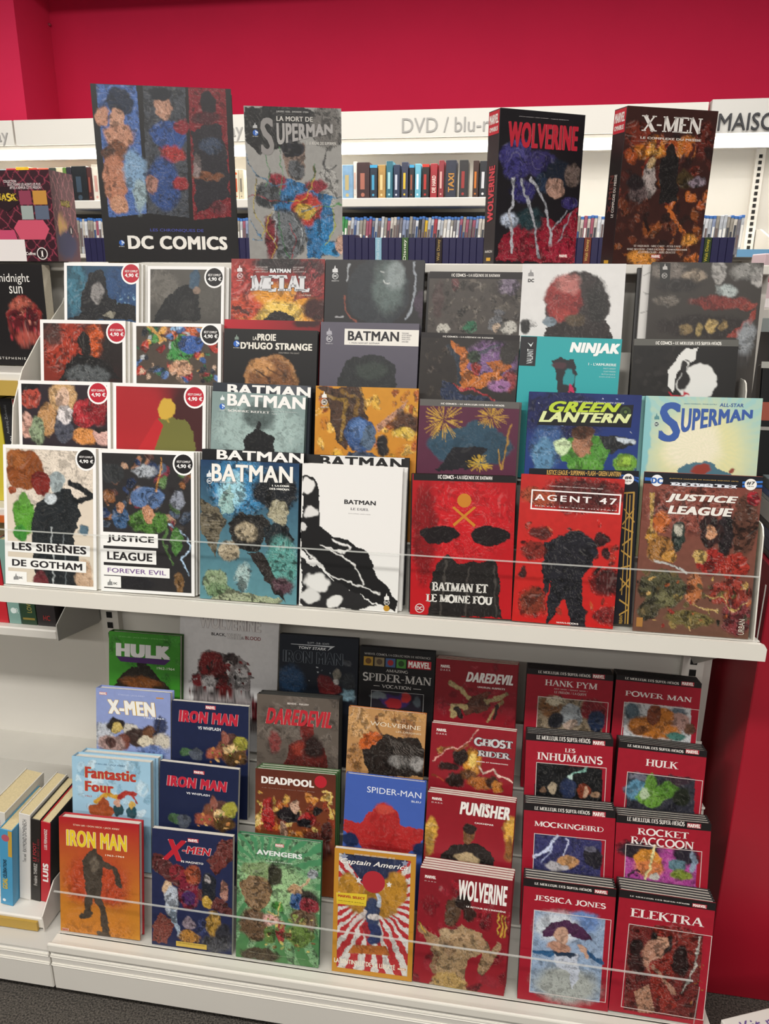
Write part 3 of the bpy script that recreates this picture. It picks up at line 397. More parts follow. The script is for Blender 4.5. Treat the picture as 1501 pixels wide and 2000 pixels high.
{'key':'mirror','O':[0.3848,0.0684,1.0341],'rot':[0.1861,-0.0183,0],'w':0.1809,'h':0.2601,'t':0.014,'kind':'hc','cov':'#5a6a68','spine':'#5a6a68','pages':'#e9e4d8','label':'misty grey-green hardback with broad white title over a dark block','short':'','name':'comic_album','group':None,'copies':0,'cdx':0,'art':[('g','#7f9290','#8ea3a0'),('e',94.6,67.3,88.5,52.1,'#9fb4b0',0.5),('e',90.9,41.5,35,28.5,'#5a6866',0.5),('p',[(62.5,84.7),(83.7,67.9),(97.3,67.1),(120.8,81.4),(125.7,138.5),(61.7,142.6)],'#1a1b1d'),('e',90.3,62.3,6.5,10.4,'#1f2123',0.1),('n',0.12,0.012)],'vec':[('T','BATMAN',30.3,3.2,181.5,25.2,'#efede9','b',{'w':0.04}),('T','SOMBRE REFLET',31.7,32.2,112.9,36.5,'#f0eeea','s',{}),('T','SNYDER - JOCK - FRANCAVILLA',116.5,30.9,166.4,32.4,'#e0e6e4','b',{}),('T','TOME 1',117.2,35.5,129.6,37.4,'#e0e6e4','b',{}),('P',[(16.7,15.9),(16.6,11.7),(18.8,10.8),(19.6,8),(20.5,5.6),(21.4,9.9),(24.1,10.5),(24.9,15.5)],'#e6eaea'),('C',20.6,27.6,5.5,'#2c62b8'),('P',[(19.4,22.7),(25.5,25.7),(25.9,28.8),(20.6,27)],'#d8e4f2'),('P',[(20.1,28.1),(23.4,29.5),(21.3,31.4)],'#d8e4f2'),('T','DC COMICS',15.3,33.8,26.3,35.1,'#f0f0f0','b',{})]},
{'key':'fire','O':[0.5935,0.0681,1.0326],'rot':[0.1861,0.0014,0],'w':0.1897,'h':0.2789,'t':0.014,'kind':'hc','cov':'#6a4a2c','spine':'#6a4a2c','pages':'#e9e4d8','label':'orange hardback full of flame with slanted dark towers and a blue rounded shape','short':'','name':'comic_album','group':None,'copies':0,'cdx':0,'art':[('g','#c88a2a','#b8742a'),('sc',1.9,4,198.2,139,60,15.8,['#d49a32','#c07a26','#dfae44','#b8642a','#a85a22','#e0b050'],2),('p',[(4.6,3.9),(80.1,-0.7),(99.9,51.6),(60.2,114.2),(38.6,97.1),(20.7,18.7)],'#4a3428'),('l',[(20.7,18.7),(57.4,22.6),(49.1,96.7)],7.9,'#8a6a2c'),('l',[(49.2,7.7),(78.2,22),(74.1,57.6)],5.7,'#7c5c2a'),('l',[(82.8,1.8),(94.3,39.2)],4.6,'#9a7432'),('p',[(113.4,68.9),(168.2,24.3),(166,34.4),(119,81.3)],'#b8866a'),('e',85.4,85.1,28.5,33.1,'#34507e',0.1),('e',85.1,74.9,18.1,20.3,'#5272a4',0.3),('e',101.1,89.6,12.9,22.9,'#566a82',0.2),('p',[(50.2,135.1),(65.5,116.5),(112.4,117.2),(126.3,142.1),(47.9,145.5)],'#3c485c'),('e',169.7,64.4,27.9,22.6,'#5a3a2a',0.4),('e',165.2,79.6,22.9,10.1,'#d2b04a',0.4),('e',127.5,103.8,12.9,20.3,'#2a2628',0.3),('n',0.25,0.01)],'vec':[('P',[(11.9,21.4),(11.7,16.4),(14.4,15.4),(15.2,12.2),(16.3,9.4),(17.4,14.4),(20.4,15.2),(21.3,21.1)],'#e8e6e0'),('C',16.8,28.9,5.8,'#ece9e2'),('C',16.8,28.9,4.9,'#5a4a3a'),('T','DC',13.1,26.7,20.4,31.2,'#ece9e2','b',{'w':0.04}),('T','REBIRTH',10.2,37.3,24.4,39.4,'#ddd','b',{})]},
{'key':'fireworks','O':[0.7781,0.0681,1.0328],'rot':[0.1861,-0.003,0],'w':0.1772,'h':0.2606,'t':0.013,'kind':'hc','cov':'#5e5b57','spine':'#5e5b57','pages':'#e9e4d8','label':'plum hardback with bursts of yellow sparks under a grey top band','short':'plum hardback with yellow sparks','name':'comic_album','group':None,'copies':1,'cdx':0.004,'art':[('bg','#55263c'),('e',93,80.6,77.7,34.1,'#2f4a5c',0.12),('e',109.8,53.8,31,15.6,'#2f4a5c',0.2),('e',145,80.9,18,28.7,'#2b4454',0.2),('p',[(31.8,125.6),(66.8,81.7),(103.4,80.1),(124.5,84.4),(115.1,103.2),(87.4,125.6)],'#1d1c22'),('burst',44.7,35.5,34.1,39.3,'#cfa336',7),('burst',129.1,27.1,28.3,23.3,'#c09438',9),('burst',112.9,111.2,23.4,15.7,'#cfa832',11),('l',[(163.3,38.7),(157.4,116.9)],2.6,'#a87e34'),('l',[(145.3,86.1),(154.8,117)],2.1,'#b88c38'),('n',0.1,0.01)],'vec':[('R',0.8,0,180,11.8,'#5e5b58'),('T','DC COMICS – LE MEILLEUR DES SUPER-HÉROS',38.3,5.5,150.8,8.7,'#e4e0da','s',{'w':1.5})]},
{'key':'emerald','O':[0.977,0.0682,1.0329],'rot':[0.1861,-0.0043,0],'w':0.191,'h':0.2791,'t':0.02,'kind':'hc','cov':'#1d2456','spine':'#1d2456','pages':'#e9e4d8','label':'deep blue starry hardback with slanted lime two-line title','short':'','name':'comic_album','group':None,'copies':0,'cdx':0,'art':[('g','#1c2a66','#2a4a8e'),('e',58.5,39.1,74.5,45.9,'#1b2150',0.5),('sc',3.4,5.5,198.6,124.7,36,1.5,['#c8d4ee','#8aa4d8','#e6ecf8'],4),('e',36.8,93.9,30.2,46.4,'#3a5a8c',0.4),('e',32.9,112.1,20.2,33.6,'#5a86a8',0.3),('p',[(70.9,74.4),(120.7,72.3),(142.1,94.2),(135,133),(80,135.7),(63.2,110.7)],'#4e8a34'),('e',96.8,86.1,17.4,25.6,'#a8765a',0.15),('e',95.4,65.7,19.9,11.7,'#4a2c1e',0.2),('p',[(120.7,72.3),(150.5,73.5),(180.3,77.3),(181.1,87.4),(145.1,101.7)],'#2a2c30'),('l',[(156,80.9),(183.1,82.2)],8.3,'#c2ccd4'),('e',64.6,92.6,15.1,15.4,'#cfe4b4',0.3),('e',171.1,118.4,19.6,17.8,'#6a9a34',0.15),('e',170.7,113.3,12.3,10.2,'#9ac046',0.3),('e',104.6,126.8,29.9,12.8,'#5c9a3a',0.3),('n',0.22,0.008)],'vec':[('P',[(40,24.6),(178.2,17),(176.3,56),(16.8,57.4),(25.4,34)],'#17181c'),('T','GREEN',35.8,15,157.6,35.3,'#b6cc3a','b',{'w':0.05,'sh':0.35,'tp':0.75,'o':('#14151a',1.4)}),('T','LANTERN',19.8,33,175.5,52.2,'#d8e0a0','b',{'w':0.05,'sh':0.3,'tp':0.8,'o':('#14151a',1.4)}),('C',165.5,29.5,9.3,'#35432a'),('C',165.5,29.5,5.4,'#22301c'),('C',165.5,29.5,2.7,'#566a38'),('T','GEOFF JOHNS - ETHAN VAN SCIVER',76.3,13.6,162.1,17,'#e6e8ee','b',{'sh':0.3})]},
{'key':'sunrise','O':[1.1764,0.0682,1.0332],'rot':[0.1861,0.0071,0],'w':0.1886,'h':0.2784,'t':0.013,'kind':'hc','cov':'#7fb4b4','spine':'#7fb4b4','pages':'#e9e4d8','label':'pale aqua and yellow hardback with large tapering blue title','short':'aqua hardback with blue title','name':'comic_album','group':None,'copies':1,'cdx':-0.006,'art':[('g','#9cc6c2','#d6cf98'),('e',97,91.7,79.7,82.9,'#dcd8a4',0.7),('e',81.3,82.4,48.5,51.2,'#eae2c8',0.6),('rays',96.7,87.8,40,'#c8cfa6',0.25),('p',[(61.6,124.6),(72.3,114.3),(83.3,109.9),(109.5,109),(121.4,118.4),(144.3,125.4),(150.5,133),(62.4,136.5)],'#4a7080'),('e',97.4,123.2,16.8,9.9,'#8e3a30',0.3),('e',145.9,121.4,5.6,4.3,'#8a4a3a',0.3),('e',3.5,67.2,7.6,79.5,'#86bcc0',0.4)],'vec':[('T','S',24.6,10,59.8,77.2,'#3a5aa0','b',{'w':0.025}),('T','UPERMAN',60.3,19.4,174.5,61.8,'#3a5aa0','b',{'w':0.045,'tp':0.33}),('T','ALL-STAR',120.7,9.5,158.8,15.5,'#3f5c98','b',{'w':0.02,'sh':0.1}),('T','GRANT MORRISON - FRANK QUITELY',62.7,11,116.5,13.1,'#5a86a0','b',{}),('P',[(16.3,40),(16,35.3),(18.3,34.3),(18.9,31.3),(19.8,28.7),(20.9,33.4),(23.6,34.2),(24.7,39.8)],'#5c8c90'),('C',20.3,47.9,4.6,'#d0dcd4'),('C',20.3,47.9,3.8,'#3a4a50'),('T','DC',17.3,46,23.2,49.8,'#d0dcd4','b',{'w':0.04})]},
{'key':'redsmoke','O':[0.0113,0.1361,1.1445],'rot':[0.1861,0.0004,0],'w':0.1818,'h':0.2724,'t':0.009,'kind':'sc','cov':'#eceae6','spine':'#eceae6','pages':'#e9e4d8','label':'white-bordered softcover with dark mass on smoky red and a red badge','short':'smoky red white-bordered softcover','name':'comic_album','group':'white softcovers of the upper rack','copies':2,'cdx':0.004,'art':[('gx','#7c2a1e','#221a1a'),('e',55.1,46.7,50.3,58.4,'#a03420',0.6),('e',115.5,39.5,19.9,33.5,'#c2521e',0.5),('e',25.1,22.8,23.7,27.6,'#55322c',0.5),('p',[(40.6,117.8),(58,83.5),(81.8,67.6),(108.6,67),(148.4,81.3),(171.5,114.3)],'#191718'),('e',94.8,45.9,14,24.4,'#1d1716',0.15),('e',101.5,107,50.1,18.5,'#54585a',0.3),('e',155.2,59.9,29.7,33.5,'#241c1b',0.5),('n',0.3,0.01)],'vec':[('F',0,0,181.8,272.4,6.8,'#f0eeec'),('C',162.6,22.6,21.7,'#f2f0ee'),('C',162.6,22.6,18.2,'#b82234'),('T','RÉCIT COMPLET',149.2,16.2,177,20.3,'#f4f0ee','b',{'sh':0.2,'w':0.02}),('T','4,90 €',149.2,22.4,177.8,30.6,'#f6f4f2','b',{'w':0.03})]},
{'key':'brawl','O':[0.2086,0.1361,1.1447],'rot':[0.1861,0.0028,0],'w':0.1801,'h':0.2695,'t':0.009,'kind':'sc','cov':'#eceae6','spine':'#eceae6','pages':'#e9e4d8','label':'white-bordered softcover with jumbled green, blue and orange shapes and a black badge','short':'softcover with jumbled bright shapes','name':'comic_album','group':'white softcovers of the upper rack','copies':2,'cdx':0,'art':[('bg','#4a4038'),('e',107.3,21.1,35.1,20.8,'#c05a2c',0.5),('sc',7.1,7.7,174.8,109.3,80,13,['#3a5a90','#4a8a40','#b83a2c','#d09a4a','#b0b4b8','#2a2e38','#8a5a44','#c8a890','#2f6a4a','#a82c34','#5a7ab0'],6),('l',[(29.9,7.4),(65.5,33.7)],7.1,'#c89a54'),('e',94.6,51.2,19.3,27,'#3f8a44',0.2),('e',117,38.8,25.5,17.9,'#34589a',0.2),('l',[(78.4,12.7),(104,3.4)],6.4,'#8ab0d4'),('e',97.9,87.1,25.7,18.1,'#c29476',0.3),('n',0.35,0.006)],'vec':[('F',0,0,180.1,269.5,6.5,'#f0eeec'),('C',158.2,20.4,20.8,'#f2f0ee'),('C',158.2,20.4,17.5,'#1b191a'),('T','RÉCIT COMPLET',145.2,14.1,172,18.2,'#f4f0ee','b',{'sh':0.2,'w':0.02}),('T','4,90 €',145.2,20.2,172.9,28.3,'#f6f4f2','b',{'w':0.03})]},
{'key':'strange_back','O':[0.3906,0.1525,1.1452],'rot':[0.1861,-0.008,0],'w':0.1898,'h':0.2763,'t':0.013,'kind':'hc','cov':'#a02028','spine':'#a02028','pages':'#e9e4d8','label':'red hardback showing only a crimson strip above the black amber-domed hardback','short':'','name':'comic_album','group':None,'copies':0,'cdx':0,'art':[('gx','#b01f2c','#7c1c22'),('e',164.3,4.5,30,10.4,'#3a1c1e',0.5)],'vec':[]},
{'key':'strange','O':[0.3939,0.1362,1.1451],'rot':[0.1861,-0.0068,0],'w':0.1839,'h':0.2603,'t':0.014,'kind':'hc','cov':'#1c1b1c','spine':'#1c1b1c','pages':'#e9e4d8','label':'black hardback with cream lettering above an amber dome','short':'','name':'comic_album','group':None,'copies':0,'cdx':0,'art':[('bg','#1a191a'),('e',96.2,101.4,55,54.3,'#a8784a',0.06),('e',96.3,104,48.5,50.3,'#7e5230',0.15),('e',74.6,70.5,24.9,15.8,'#c08a54',0.5),('l',[(63.7,78.7),(89,88.4),(95,109.3)],2.8,'#4a2c1a'),('l',[(82.9,70.2),(111.1,87.7)],2.5,'#54341e'),('l',[(105.1,72.1),(127.7,92.4)],2.2,'#54341e'),('n',0.2,0.01)],'vec':[('T','LA',57.7,13.8,65.6,20.4,'#ddd8ce','b',{'w':0.03}),('T','PROIE',66.5,8.3,103.2,21.2,'#e6e1d6','b',{'w':0.05}),('T',"D'HUGO STRANGE",33.5,24.3,174.1,37.5,'#e6e1d6','b',{'w':0.05,'tp':1}),('T','DOUG MOENCH - PAUL GULACY',109.2,41.6,149.8,44.1,'#b8b4ac','b',{}),('P',[(21.4,20.6),(21.3,16.3),(23.6,15.4),(24.4,12.6),(25.4,10.3),(26.3,14.6),(29,15.3),(29.8,20.4)],'#7a8a80'),('C',25.2,28.2,6.1,'#2c62b8'),('P',[(23.9,22.8),(30.7,26.4),(31.1,29.8),(25.2,27.7)],'#d8e4f2'),('P',[(24.6,28.8),(28.3,30.5),(25.9,32.6)],'#d8e4f2'),('T','DC COMICS',19.2,35.1,31.5,36.7,'#f0f0f0','b',{})]},
{'key':'gotham_name','O':[0.5851,0.1361,1.1448],'rot':[0.1861,-0.0031,0],'w':0.1854,'h':0.2762,'t':0.013,'kind':'hc','cov':'#4b4854','spine':'#4b4854','pages':'#e9e4d8','label':'slate-violet hardback with black winged title in a cream panel','short':'slate-violet hardback','name':'comic_album','group':None,'copies':1,'cdx':0,'art':[('g','#5c5864','#4d4a56'),('p',[(45.3,74.4),(66.3,61),(92.7,56.4),(124.6,62),(143.7,79.4),(145.1,112.7),(143.4,200.9),(33.5,205.4),(35.5,100.6)],'#2d2f31'),('e',99.2,88.4,31.7,18,'#3b423e',0.5),('n',0.08,0.012)],'vec':[('R',45.9,11.7,186.9,41.1,'#e6e2da'),('T','BATMAN',52.4,15.6,148.6,32.9,'#26242a','b',{'w':0.03,'tp':1}),('T','1. MON NOM EST GOTHAM',55.8,36,112.1,38.8,'#6a6870','b',{}),('T','TOM KING',153.6,16.6,166.3,19.3,'#77747a','b',{}),('T','SCOTT SNYDER',153.8,20.4,172.1,23,'#77747a','b',{}),('T','DAVID FINCH',154,24.2,169.2,26.9,'#77747a','b',{}),('T','MIKEL JANIN',154.1,28,169.9,30.6,'#77747a','b',{}),('T','IVAN REIS',154.3,31.8,166.4,34.5,'#77747a','b',{}),('P',[(11.5,23.7),(11.3,18),(14.3,16.9),(15.2,13.3),(16.4,10.2),(17.7,15.8),(21.1,16.8),(22.2,23.4)],'#a8a6ae'),('C',17.1,30.7,5.9,'#d8d6da'),('C',17.1,30.7,5,'#4a4854'),('T','DC',13.3,28.4,20.8,33,'#d8d6da','b',{'w':0.04}),('T','REBIRTH',10.9,38.9,23.9,40.9,'#c8c6ca','b',{})]},
{'key':'wings','O':[0.7685,0.1363,1.1458],'rot':[0.1861,-0.0153,0],'w':0.179,'h':0.2586,'t':0.012,'kind':'hc','cov':'#221c1d','spine':'#221c1d','pages':'#e9e4d8','label':'dark hardback with orange wing-like sweeps over violet under a black band','short':'dark hardback with orange sweeps','name':'comic_album','group':None,'copies':2,'cdx':0,'art':[('bg','#2d2826'),('sc',9.7,17.4,77.8,115.8,40,10.8,['#3a332e','#2a2524','#443a34'],2),('e',127.1,50,47.4,39.5,'#7a5a86',0.4),('p',[(55.5,15.8),(82.5,20.1),(94.9,46),(80.4,70.4),(62.1,36.7)],'#b8682c'),('p',[(121.8,50.2),(153.1,43.8),(169.8,56.2),(144.6,73)],'#b0622a'),('p',[(72.5,73.4),(87.9,62.1),(107.6,77.2),(143.7,59.9),(155.6,80.5),(109,98.4),(71.3,97.4)],'#bc6a26'),('e',99.9,40.5,15.9,13.2,'#3c4a3a',0.3),('e',104.1,64.1,9.6,13.2,'#8e2a24',0.2),('l',[(50.6,23.9),(71.2,52.2),(76.2,89.2)],7,'#2c3440'),('l',[(110.2,34.9),(140.8,18)],5.8,'#4a4a5a'),('p',[(40.8,85.4),(60,89.9),(85.6,110.1),(147.4,115.3),(149.2,141.8),(52.6,146.6)],'#242f4a'),('l',[(62.9,92.4),(109.3,103.7),(139.5,115.6)],3.8,'#a83038'),('e',166.2,80,13.1,21,'#8a3a3a',0.4),('e',157.7,33.1,15.7,20.9,'#34302e',0.4),('e',148.4,91.4,21.1,10.6,'#9a6a9a',0.4),('n',0.3,0.008)],'vec':[('R',0.6,0.5,180.5,9.3,'#221d1e'),('T','DC COMICS – LA LÉGENDE DE BATMAN',39.8,5,131.7,7.9,'#dfdad4','s',{'w':1.5})]},
{'key':'ninja','O':[0.9477,0.1364,1.1459],'rot':[0.1861,-0.0161,0],'w':0.1766,'h':0.2553,'t':0.013,'kind':'hc','cov':'#2f9a9e','spine':'#2f9a9e','pages':'#e9e4d8','label':'turquoise hardback with black side tab and chunky slanted white title','short':'','name':'comic_album','group':None,'copies':0,'cdx':0,'art':[('bg','#2fa0a4'),('p',[(57,39.9),(74.6,34.1),(98.1,38.3),(104.4,53.6),(104.6,87.4),(115.3,157.6),(79.2,159.5),(70.5,81)],'#2a2a2e'),('e',92.9,69.7,10.3,15.6,'#2c8e94',0.2),('p',[(89.8,95.9),(93.5,77.4),(102.6,95.3)],'#c02a58'),('p',[(89.5,158.9),(91.9,90.5),(110.2,157.8)],'#b62a50'),('e',70.7,49.8,15.4,7.8,'#4a3238',0.4)],'vec':[('R',0.1,1,28.9,53,'#27262a'),('T','VALIANT',13.1,22.9,23.9,49.1,'#e0e4e4','b',{'r':90}),('P',[(12.8,11.7),(19.1,19.3),(23.1,10.1),(18.8,15.4)],'#d8e0e0'),('T','NINJAK',87.5,8.3,174.3,31.5,'#f0f2f0','b',{'w':0.07,'sh':0.2,'o':('#23868a',0.8)}),('T',"1 - L'ARMURERIE",122,43.1,170.1,47.8,'#e2f0ee','b',{'w':0.02}),('T','MATT KINDT',148.6,51,169.6,53.5,'#c2e2e2','b',{}),('T','CLAY MANN',149.1,56.1,170,58.6,'#c2e2e2','b',{}),('T','BUTCH GUICE',146.4,61.2,169.9,63.5,'#c2e2e2','b',{}),('T','JUAN JOSÉ RYP',142.3,66.2,170.4,68.4,'#c2e2e2','b',{})]},
{'key':'furwhite','O':[1.15,0.1363,1.1454],'rot':[0.1861,0.0101,0],'w':0.1747,'h':0.2566,'t':0.012,'kind':'hc','cov':'#55534e','spine':'#55534e','pages':'#e9e4d8','label':'black and white hardback with grey top band and a red accent','short':'','name':'comic_album','group':None,'copies':0,'cdx':0,'art':[('bg','#1d1b1a'),('sc',7.7,17.5,92.5,94.2,40,11.7,['#2a2726','#191716','#23201f'],5),('e',110.4,73.9,32.5,31.9,'#dbdad6',0.1),('p',[(56.8,52.8),(72.9,32.6),(90.9,14.6),(107.4,14),(101.9,34.3),(89,42.4),(78.2,54.5),(71,62.6),(76.2,82.5),(69,90.7)],'#dddcd8'),('e',87.4,48.4,7.7,13.9,'#2a2828',0.2),('e',89.1,72.3,9.6,18,'#242222',0.3),('l',[(80.7,34.5),(92.8,42.3),(93.6,54.2)],2.3,'#e0dfdb'),('l',[(65.3,94.7),(81.1,98.4),(92.3,92.2),(100.2,94)],3.5,'#b01c30')],'vec':[('R',0.4,0.4,174.7,11.7,'#5d5c57'),('T','DC COMICS – LE MEILLEUR DES SUPER-HÉROS',36.9,4,146.7,10.1,'#e6e3dc','s',{'w':1.5})]},
{'key':'rain','O':[0.0253,0.2041,1.2568],'rot':[0.1861,-0.0034,0],'w':0.1618,'h':0.2683,'t':0.009,'kind':'sc','cov':'#eceae6','spine':'#eceae6','pages':'#e9e4d8','label':'white-bordered softcover with blue rainy picture and red badge, upper back row left end','short':'softcover with blue rainy picture','name':'comic_album','group':'white softcovers of the upper rack','copies':2,'cdx':0.004,'art':[('gx','#2c4a5e','#27466a'),('e',24.3,48.6,24,56,'#3f7286',0.6),('e',126.4,47.3,40.2,49.2,'#2a4a74',0.6),('p',[(41.4,54.6),(51.9,23.6),(79.1,14.1),(92.6,29.3),(92.5,69.3),(119.6,75.1),(156.7,83.7),(160.1,111.4),(3,114.3),(37.7,98.1)],'#1a1a1e'),('e',72.2,57.2,15,21.6,'#8a8684',0.25),('p',[(82.2,103.5),(99.3,93.9),(112.8,96.8),(106,109.3)],'#8f8a7a'),('sc',106.1,56.8,156.7,77.6,20,2.7,['#8fb0c4','#5a86a8'],2),('n',0.2,0.008)],'vec':[('F',0,0,161.8,268.3,6.2,'#f0eeec'),('C',145.2,20.2,21.4,'#f2f0ee'),('C',145.2,20.2,18,'#b82234'),('T','RÉCIT COMPLET',131.9,13.9,159.3,18.1,'#f4f0ee','b',{'sh':0.2,'w':0.02}),('T','4,90 €',131.9,19.9,160.2,28.3,'#f6f4f2','b',{'w':0.03})]},
{'key':'fogdark','O':[0.2045,0.2041,1.2567],'rot':[0.1861,-0.0026,0],'w':0.1601,'h':0.2625,'t':0.009,'kind':'sc','cov':'#eceae6','spine':'#eceae6','pages':'#e9e4d8','label':'white-bordered softcover with foggy dark grey picture and black badge','short':'foggy grey white-bordered softcover','name':'comic_album','group':'white softcovers of the upper rack','copies':2,'cdx':0.006,'art':[('g','#55524d','#33312f'),('e',30,41,36.3,36.6,'#6a6660',0.6),('e',128.7,64,29.2,36.3,'#55524d',0.6),('p',[(7,107.1),(36.8,68.3),(63,40.6),(92.5,34.2),(105.7,52.2),(112.9,105.2)],'#1f2022'),('e',98.9,25.1,11.7,18.1,'#3f566a',0.2),('e',102.4,46.2,8.5,9.1,'#8a7668',0.3),('e',83.1,82.9,19.7,18.3,'#2b2b2b',0.4),('n',0.12,0.012)],'vec':[('F',0,0,160.1,262.5,6,'#f0eeec'),('C',139.5,20.5,20.7,'#f2f0ee'),('C',139.5,20.5,17.4,'#1b191a'),('T','RÉCIT COMPLET',126.5,14.3,153.1,18.5,'#f4f0ee','b',{'sh':0.2,'w':0.02}),('T','4,90 €',126.6,20.3,154.1,28.4,'#f6f4f2','b',{'w':0.03})]},
{'key':'metal','O':[0.3927,0.2041,1.2566],'rot':[0.1861,-0.0008,0],'w':0.1872,'h':0.2775,'t':0.014,'kind':'hc','cov':'#3a2024','spine':'#3a2024','pages':'#e9e4d8','label':'red and gold explosion hardback with ornate silver title','short':'','name':'comic_album','group':None,'copies':0,'cdx':0,'art':[('bg','#8a2a28'),('e',98.3,101.1,81.1,53.5,'#d8922e',0.5),('e',98.4,106.4,50.5,29.4,'#e8c25c',0.5),('e',20.6,43.4,31.3,40,'#b03a34',0.5),('e',30,91.3,37,24.1,'#c04a30',0.4),('e',96.3,8.5,50.1,18.4,'#2c2022',0.4),('e',157.8,18.7,30.3,20.9,'#4a2024',0.4),('streak',125.9,79.4,187.6,0.3,22,'#5a1c20','#b04448'),('e',170.9,94.7,24.9,23.8,'#42201f',0.5),('l',[(4.2,91.7),(35.9,102)],6.9,'#5a2a22'),('p',[(61.8,115.5),(87,101.2),(101.1,98.3),(120.9,103.4),(132.3,114.4),(133.7,169.9),(62.8,171.4)],'#26201e'),('n',0.25,0.01)],'vec':[('T','BATMAN',78.5,18.6,120.2,26.2,'#e0e0e2','b',{'w':0.06}),('T','METAL',39.8,30.5,158.9,62.2,'#d6d6d8','S',{'w':1.9,'o':('#3a2224',1)}),('T','1. LA FORGE',139.6,66.6,161.3,69.5,'#e8d8c8','b',{}),('T','SCOTT SNYDER',49.1,14.6,74,17.6,'#d8ccc8','b',{}),('T','JAMES TYNION IV',45.8,18.8,74.1,21.8,'#d8ccc8','b',{}),('T','GREG CAPULLO',49.8,23,74.2,26,'#d8ccc8','b',{}),('T','ANDY KUBERT',124.4,14.7,146.7,17.7,'#d8ccc8','b',{}),('T','JIM LEE',124.5,18.9,137.3,21.9,'#d8ccc8','b',{}),('T','JOHN ROMITA JR',124.6,23.1,150.8,26,'#d8ccc8','b',{}),('P',[(12.1,24.6),(12,19),(15,18),(16,14.5),(17.3,11.4),(18.4,17),(21.9,18),(22.9,24.5)],'#e0d8d8'),('C',17.6,32.3,5.7,'#e8dcdc'),('C',17.6,32.3,4.8,'#7c2a2c'),('T','DC',14,30,21.2,34.5,'#e8dcdc','b',{'w':0.04}),('T','REBIRTH',11.4,40.3,24.6,42.3,'#e0d4d4','b',{})]},
{'key':'helmet','O':[0.5825,0.2041,1.2567],'rot':[0.1861,-0.0018,0],'w':0.1902,'h':0.2763,'t':0.014,'kind':'hc','cov':'#2b2b2d','spine':'#2b2b2d','pages':'#e9e4d8','label':'charcoal hardback without title, a smooth grey-green rounded shape on it','short':'','name':'comic_album','group':None,'copies':0,'cdx':0,'art':[('bg','#2a292b'),('e',104.9,58.3,61.7,65.1,'#31353a',0.1),('e',123.3,47.7,32.1,51.9,'#5d6a68',0.6),('e',136,29.6,18.7,28.4,'#8a9494',0.7),('l',[(46.1,4.4),(42.6,22.6),(41.8,40.8)],3.3,'#a8acb0'),('l',[(160.6,106.8),(175.1,70.4),(176,29.2),(166.9,3.7)],3.7,'#9aa0a8'),('l',[(37.3,69.5),(43.6,95.6),(60.7,116.4)],2.5,'#8a4a3a'),('e',186.2,80.5,10.6,23.3,'#463a48',0.3),('l',[(108.8,19.5),(117,22)],2.2,'#c8ccca'),('l',[(114.9,37.5),(128.5,42.5)],2.4,'#d2d6d4'),('l',[(22,109.2),(38.5,106.2)],2.8,'#c0c0c2'),('n',0.1,0.01)],'vec':[('P',[(13.9,23.8),(13.7,18.1),(16.8,17),(17.7,13.4),(19,10.3),(20.2,16),(23.8,17),(24.9,23.7)],'#d6d6d6'),('C',19.6,30.6,6,'#e0e0e0'),('C',19.6,30.6,5.1,'#2b2b2d'),('T','DC',15.8,28.2,23.4,32.9,'#e0e0e0','b',{'w':0.04}),('T','REBIRTH',13.2,38.4,27,40.9,'#ccc','b',{})]},
{'key':'cave','O':[0.7738,0.2041,1.2568],'rot':[0.1861,-0.0033,0],'w':0.1714,'h':0.2552,'t':0.012,'kind':'hc','cov':'#241f1f','spine':'#241f1f','pages':'#e9e4d8','label':'dark hardback with mottled cave-brown picture under a black band','short':'cave-brown hardback','name':'comic_album','group':None,'copies':1,'cdx':-0.006,'art':[('bg','#4a4440'),('sc',3,16,176.8,104.3,120,11.1,['#5a534c','#433d39','#6a625a','#38322f','#4e4742'],9),('e',147.9,25,21.4,15.9,'#75687a',0.4),('e',18.4,50.8,11,35.1,'#4a3a38',0.4),('e',47.4,23.6,7.1,13.4,'#6a4444',0.3),('e',29.5,107.4,11.1,10.9,'#bdb8ae',0.15),('e',80.2,100.9,12.6,11.9,'#2f6a4c',0.15),('e',127.6,94.6,12.5,16.1,'#6a6a6e',0.2),('e',129.7,102.6,7,8,'#b09a86',0.3),('e',152.4,102.2,16.2,10.7,'#b6b2aa',0.3),('e',131.8,73.1,10.8,5.3,'#55555a',0.4),('n',0.35,0.006)],'vec':[('R',0,0,172.2,12.6,'#221d1e'),('T','DC COMICS – LA LÉGENDE DE BATMAN',40.9,3.4,130.9,9.4,'#dfdad4','s',{'w':1.5})]},
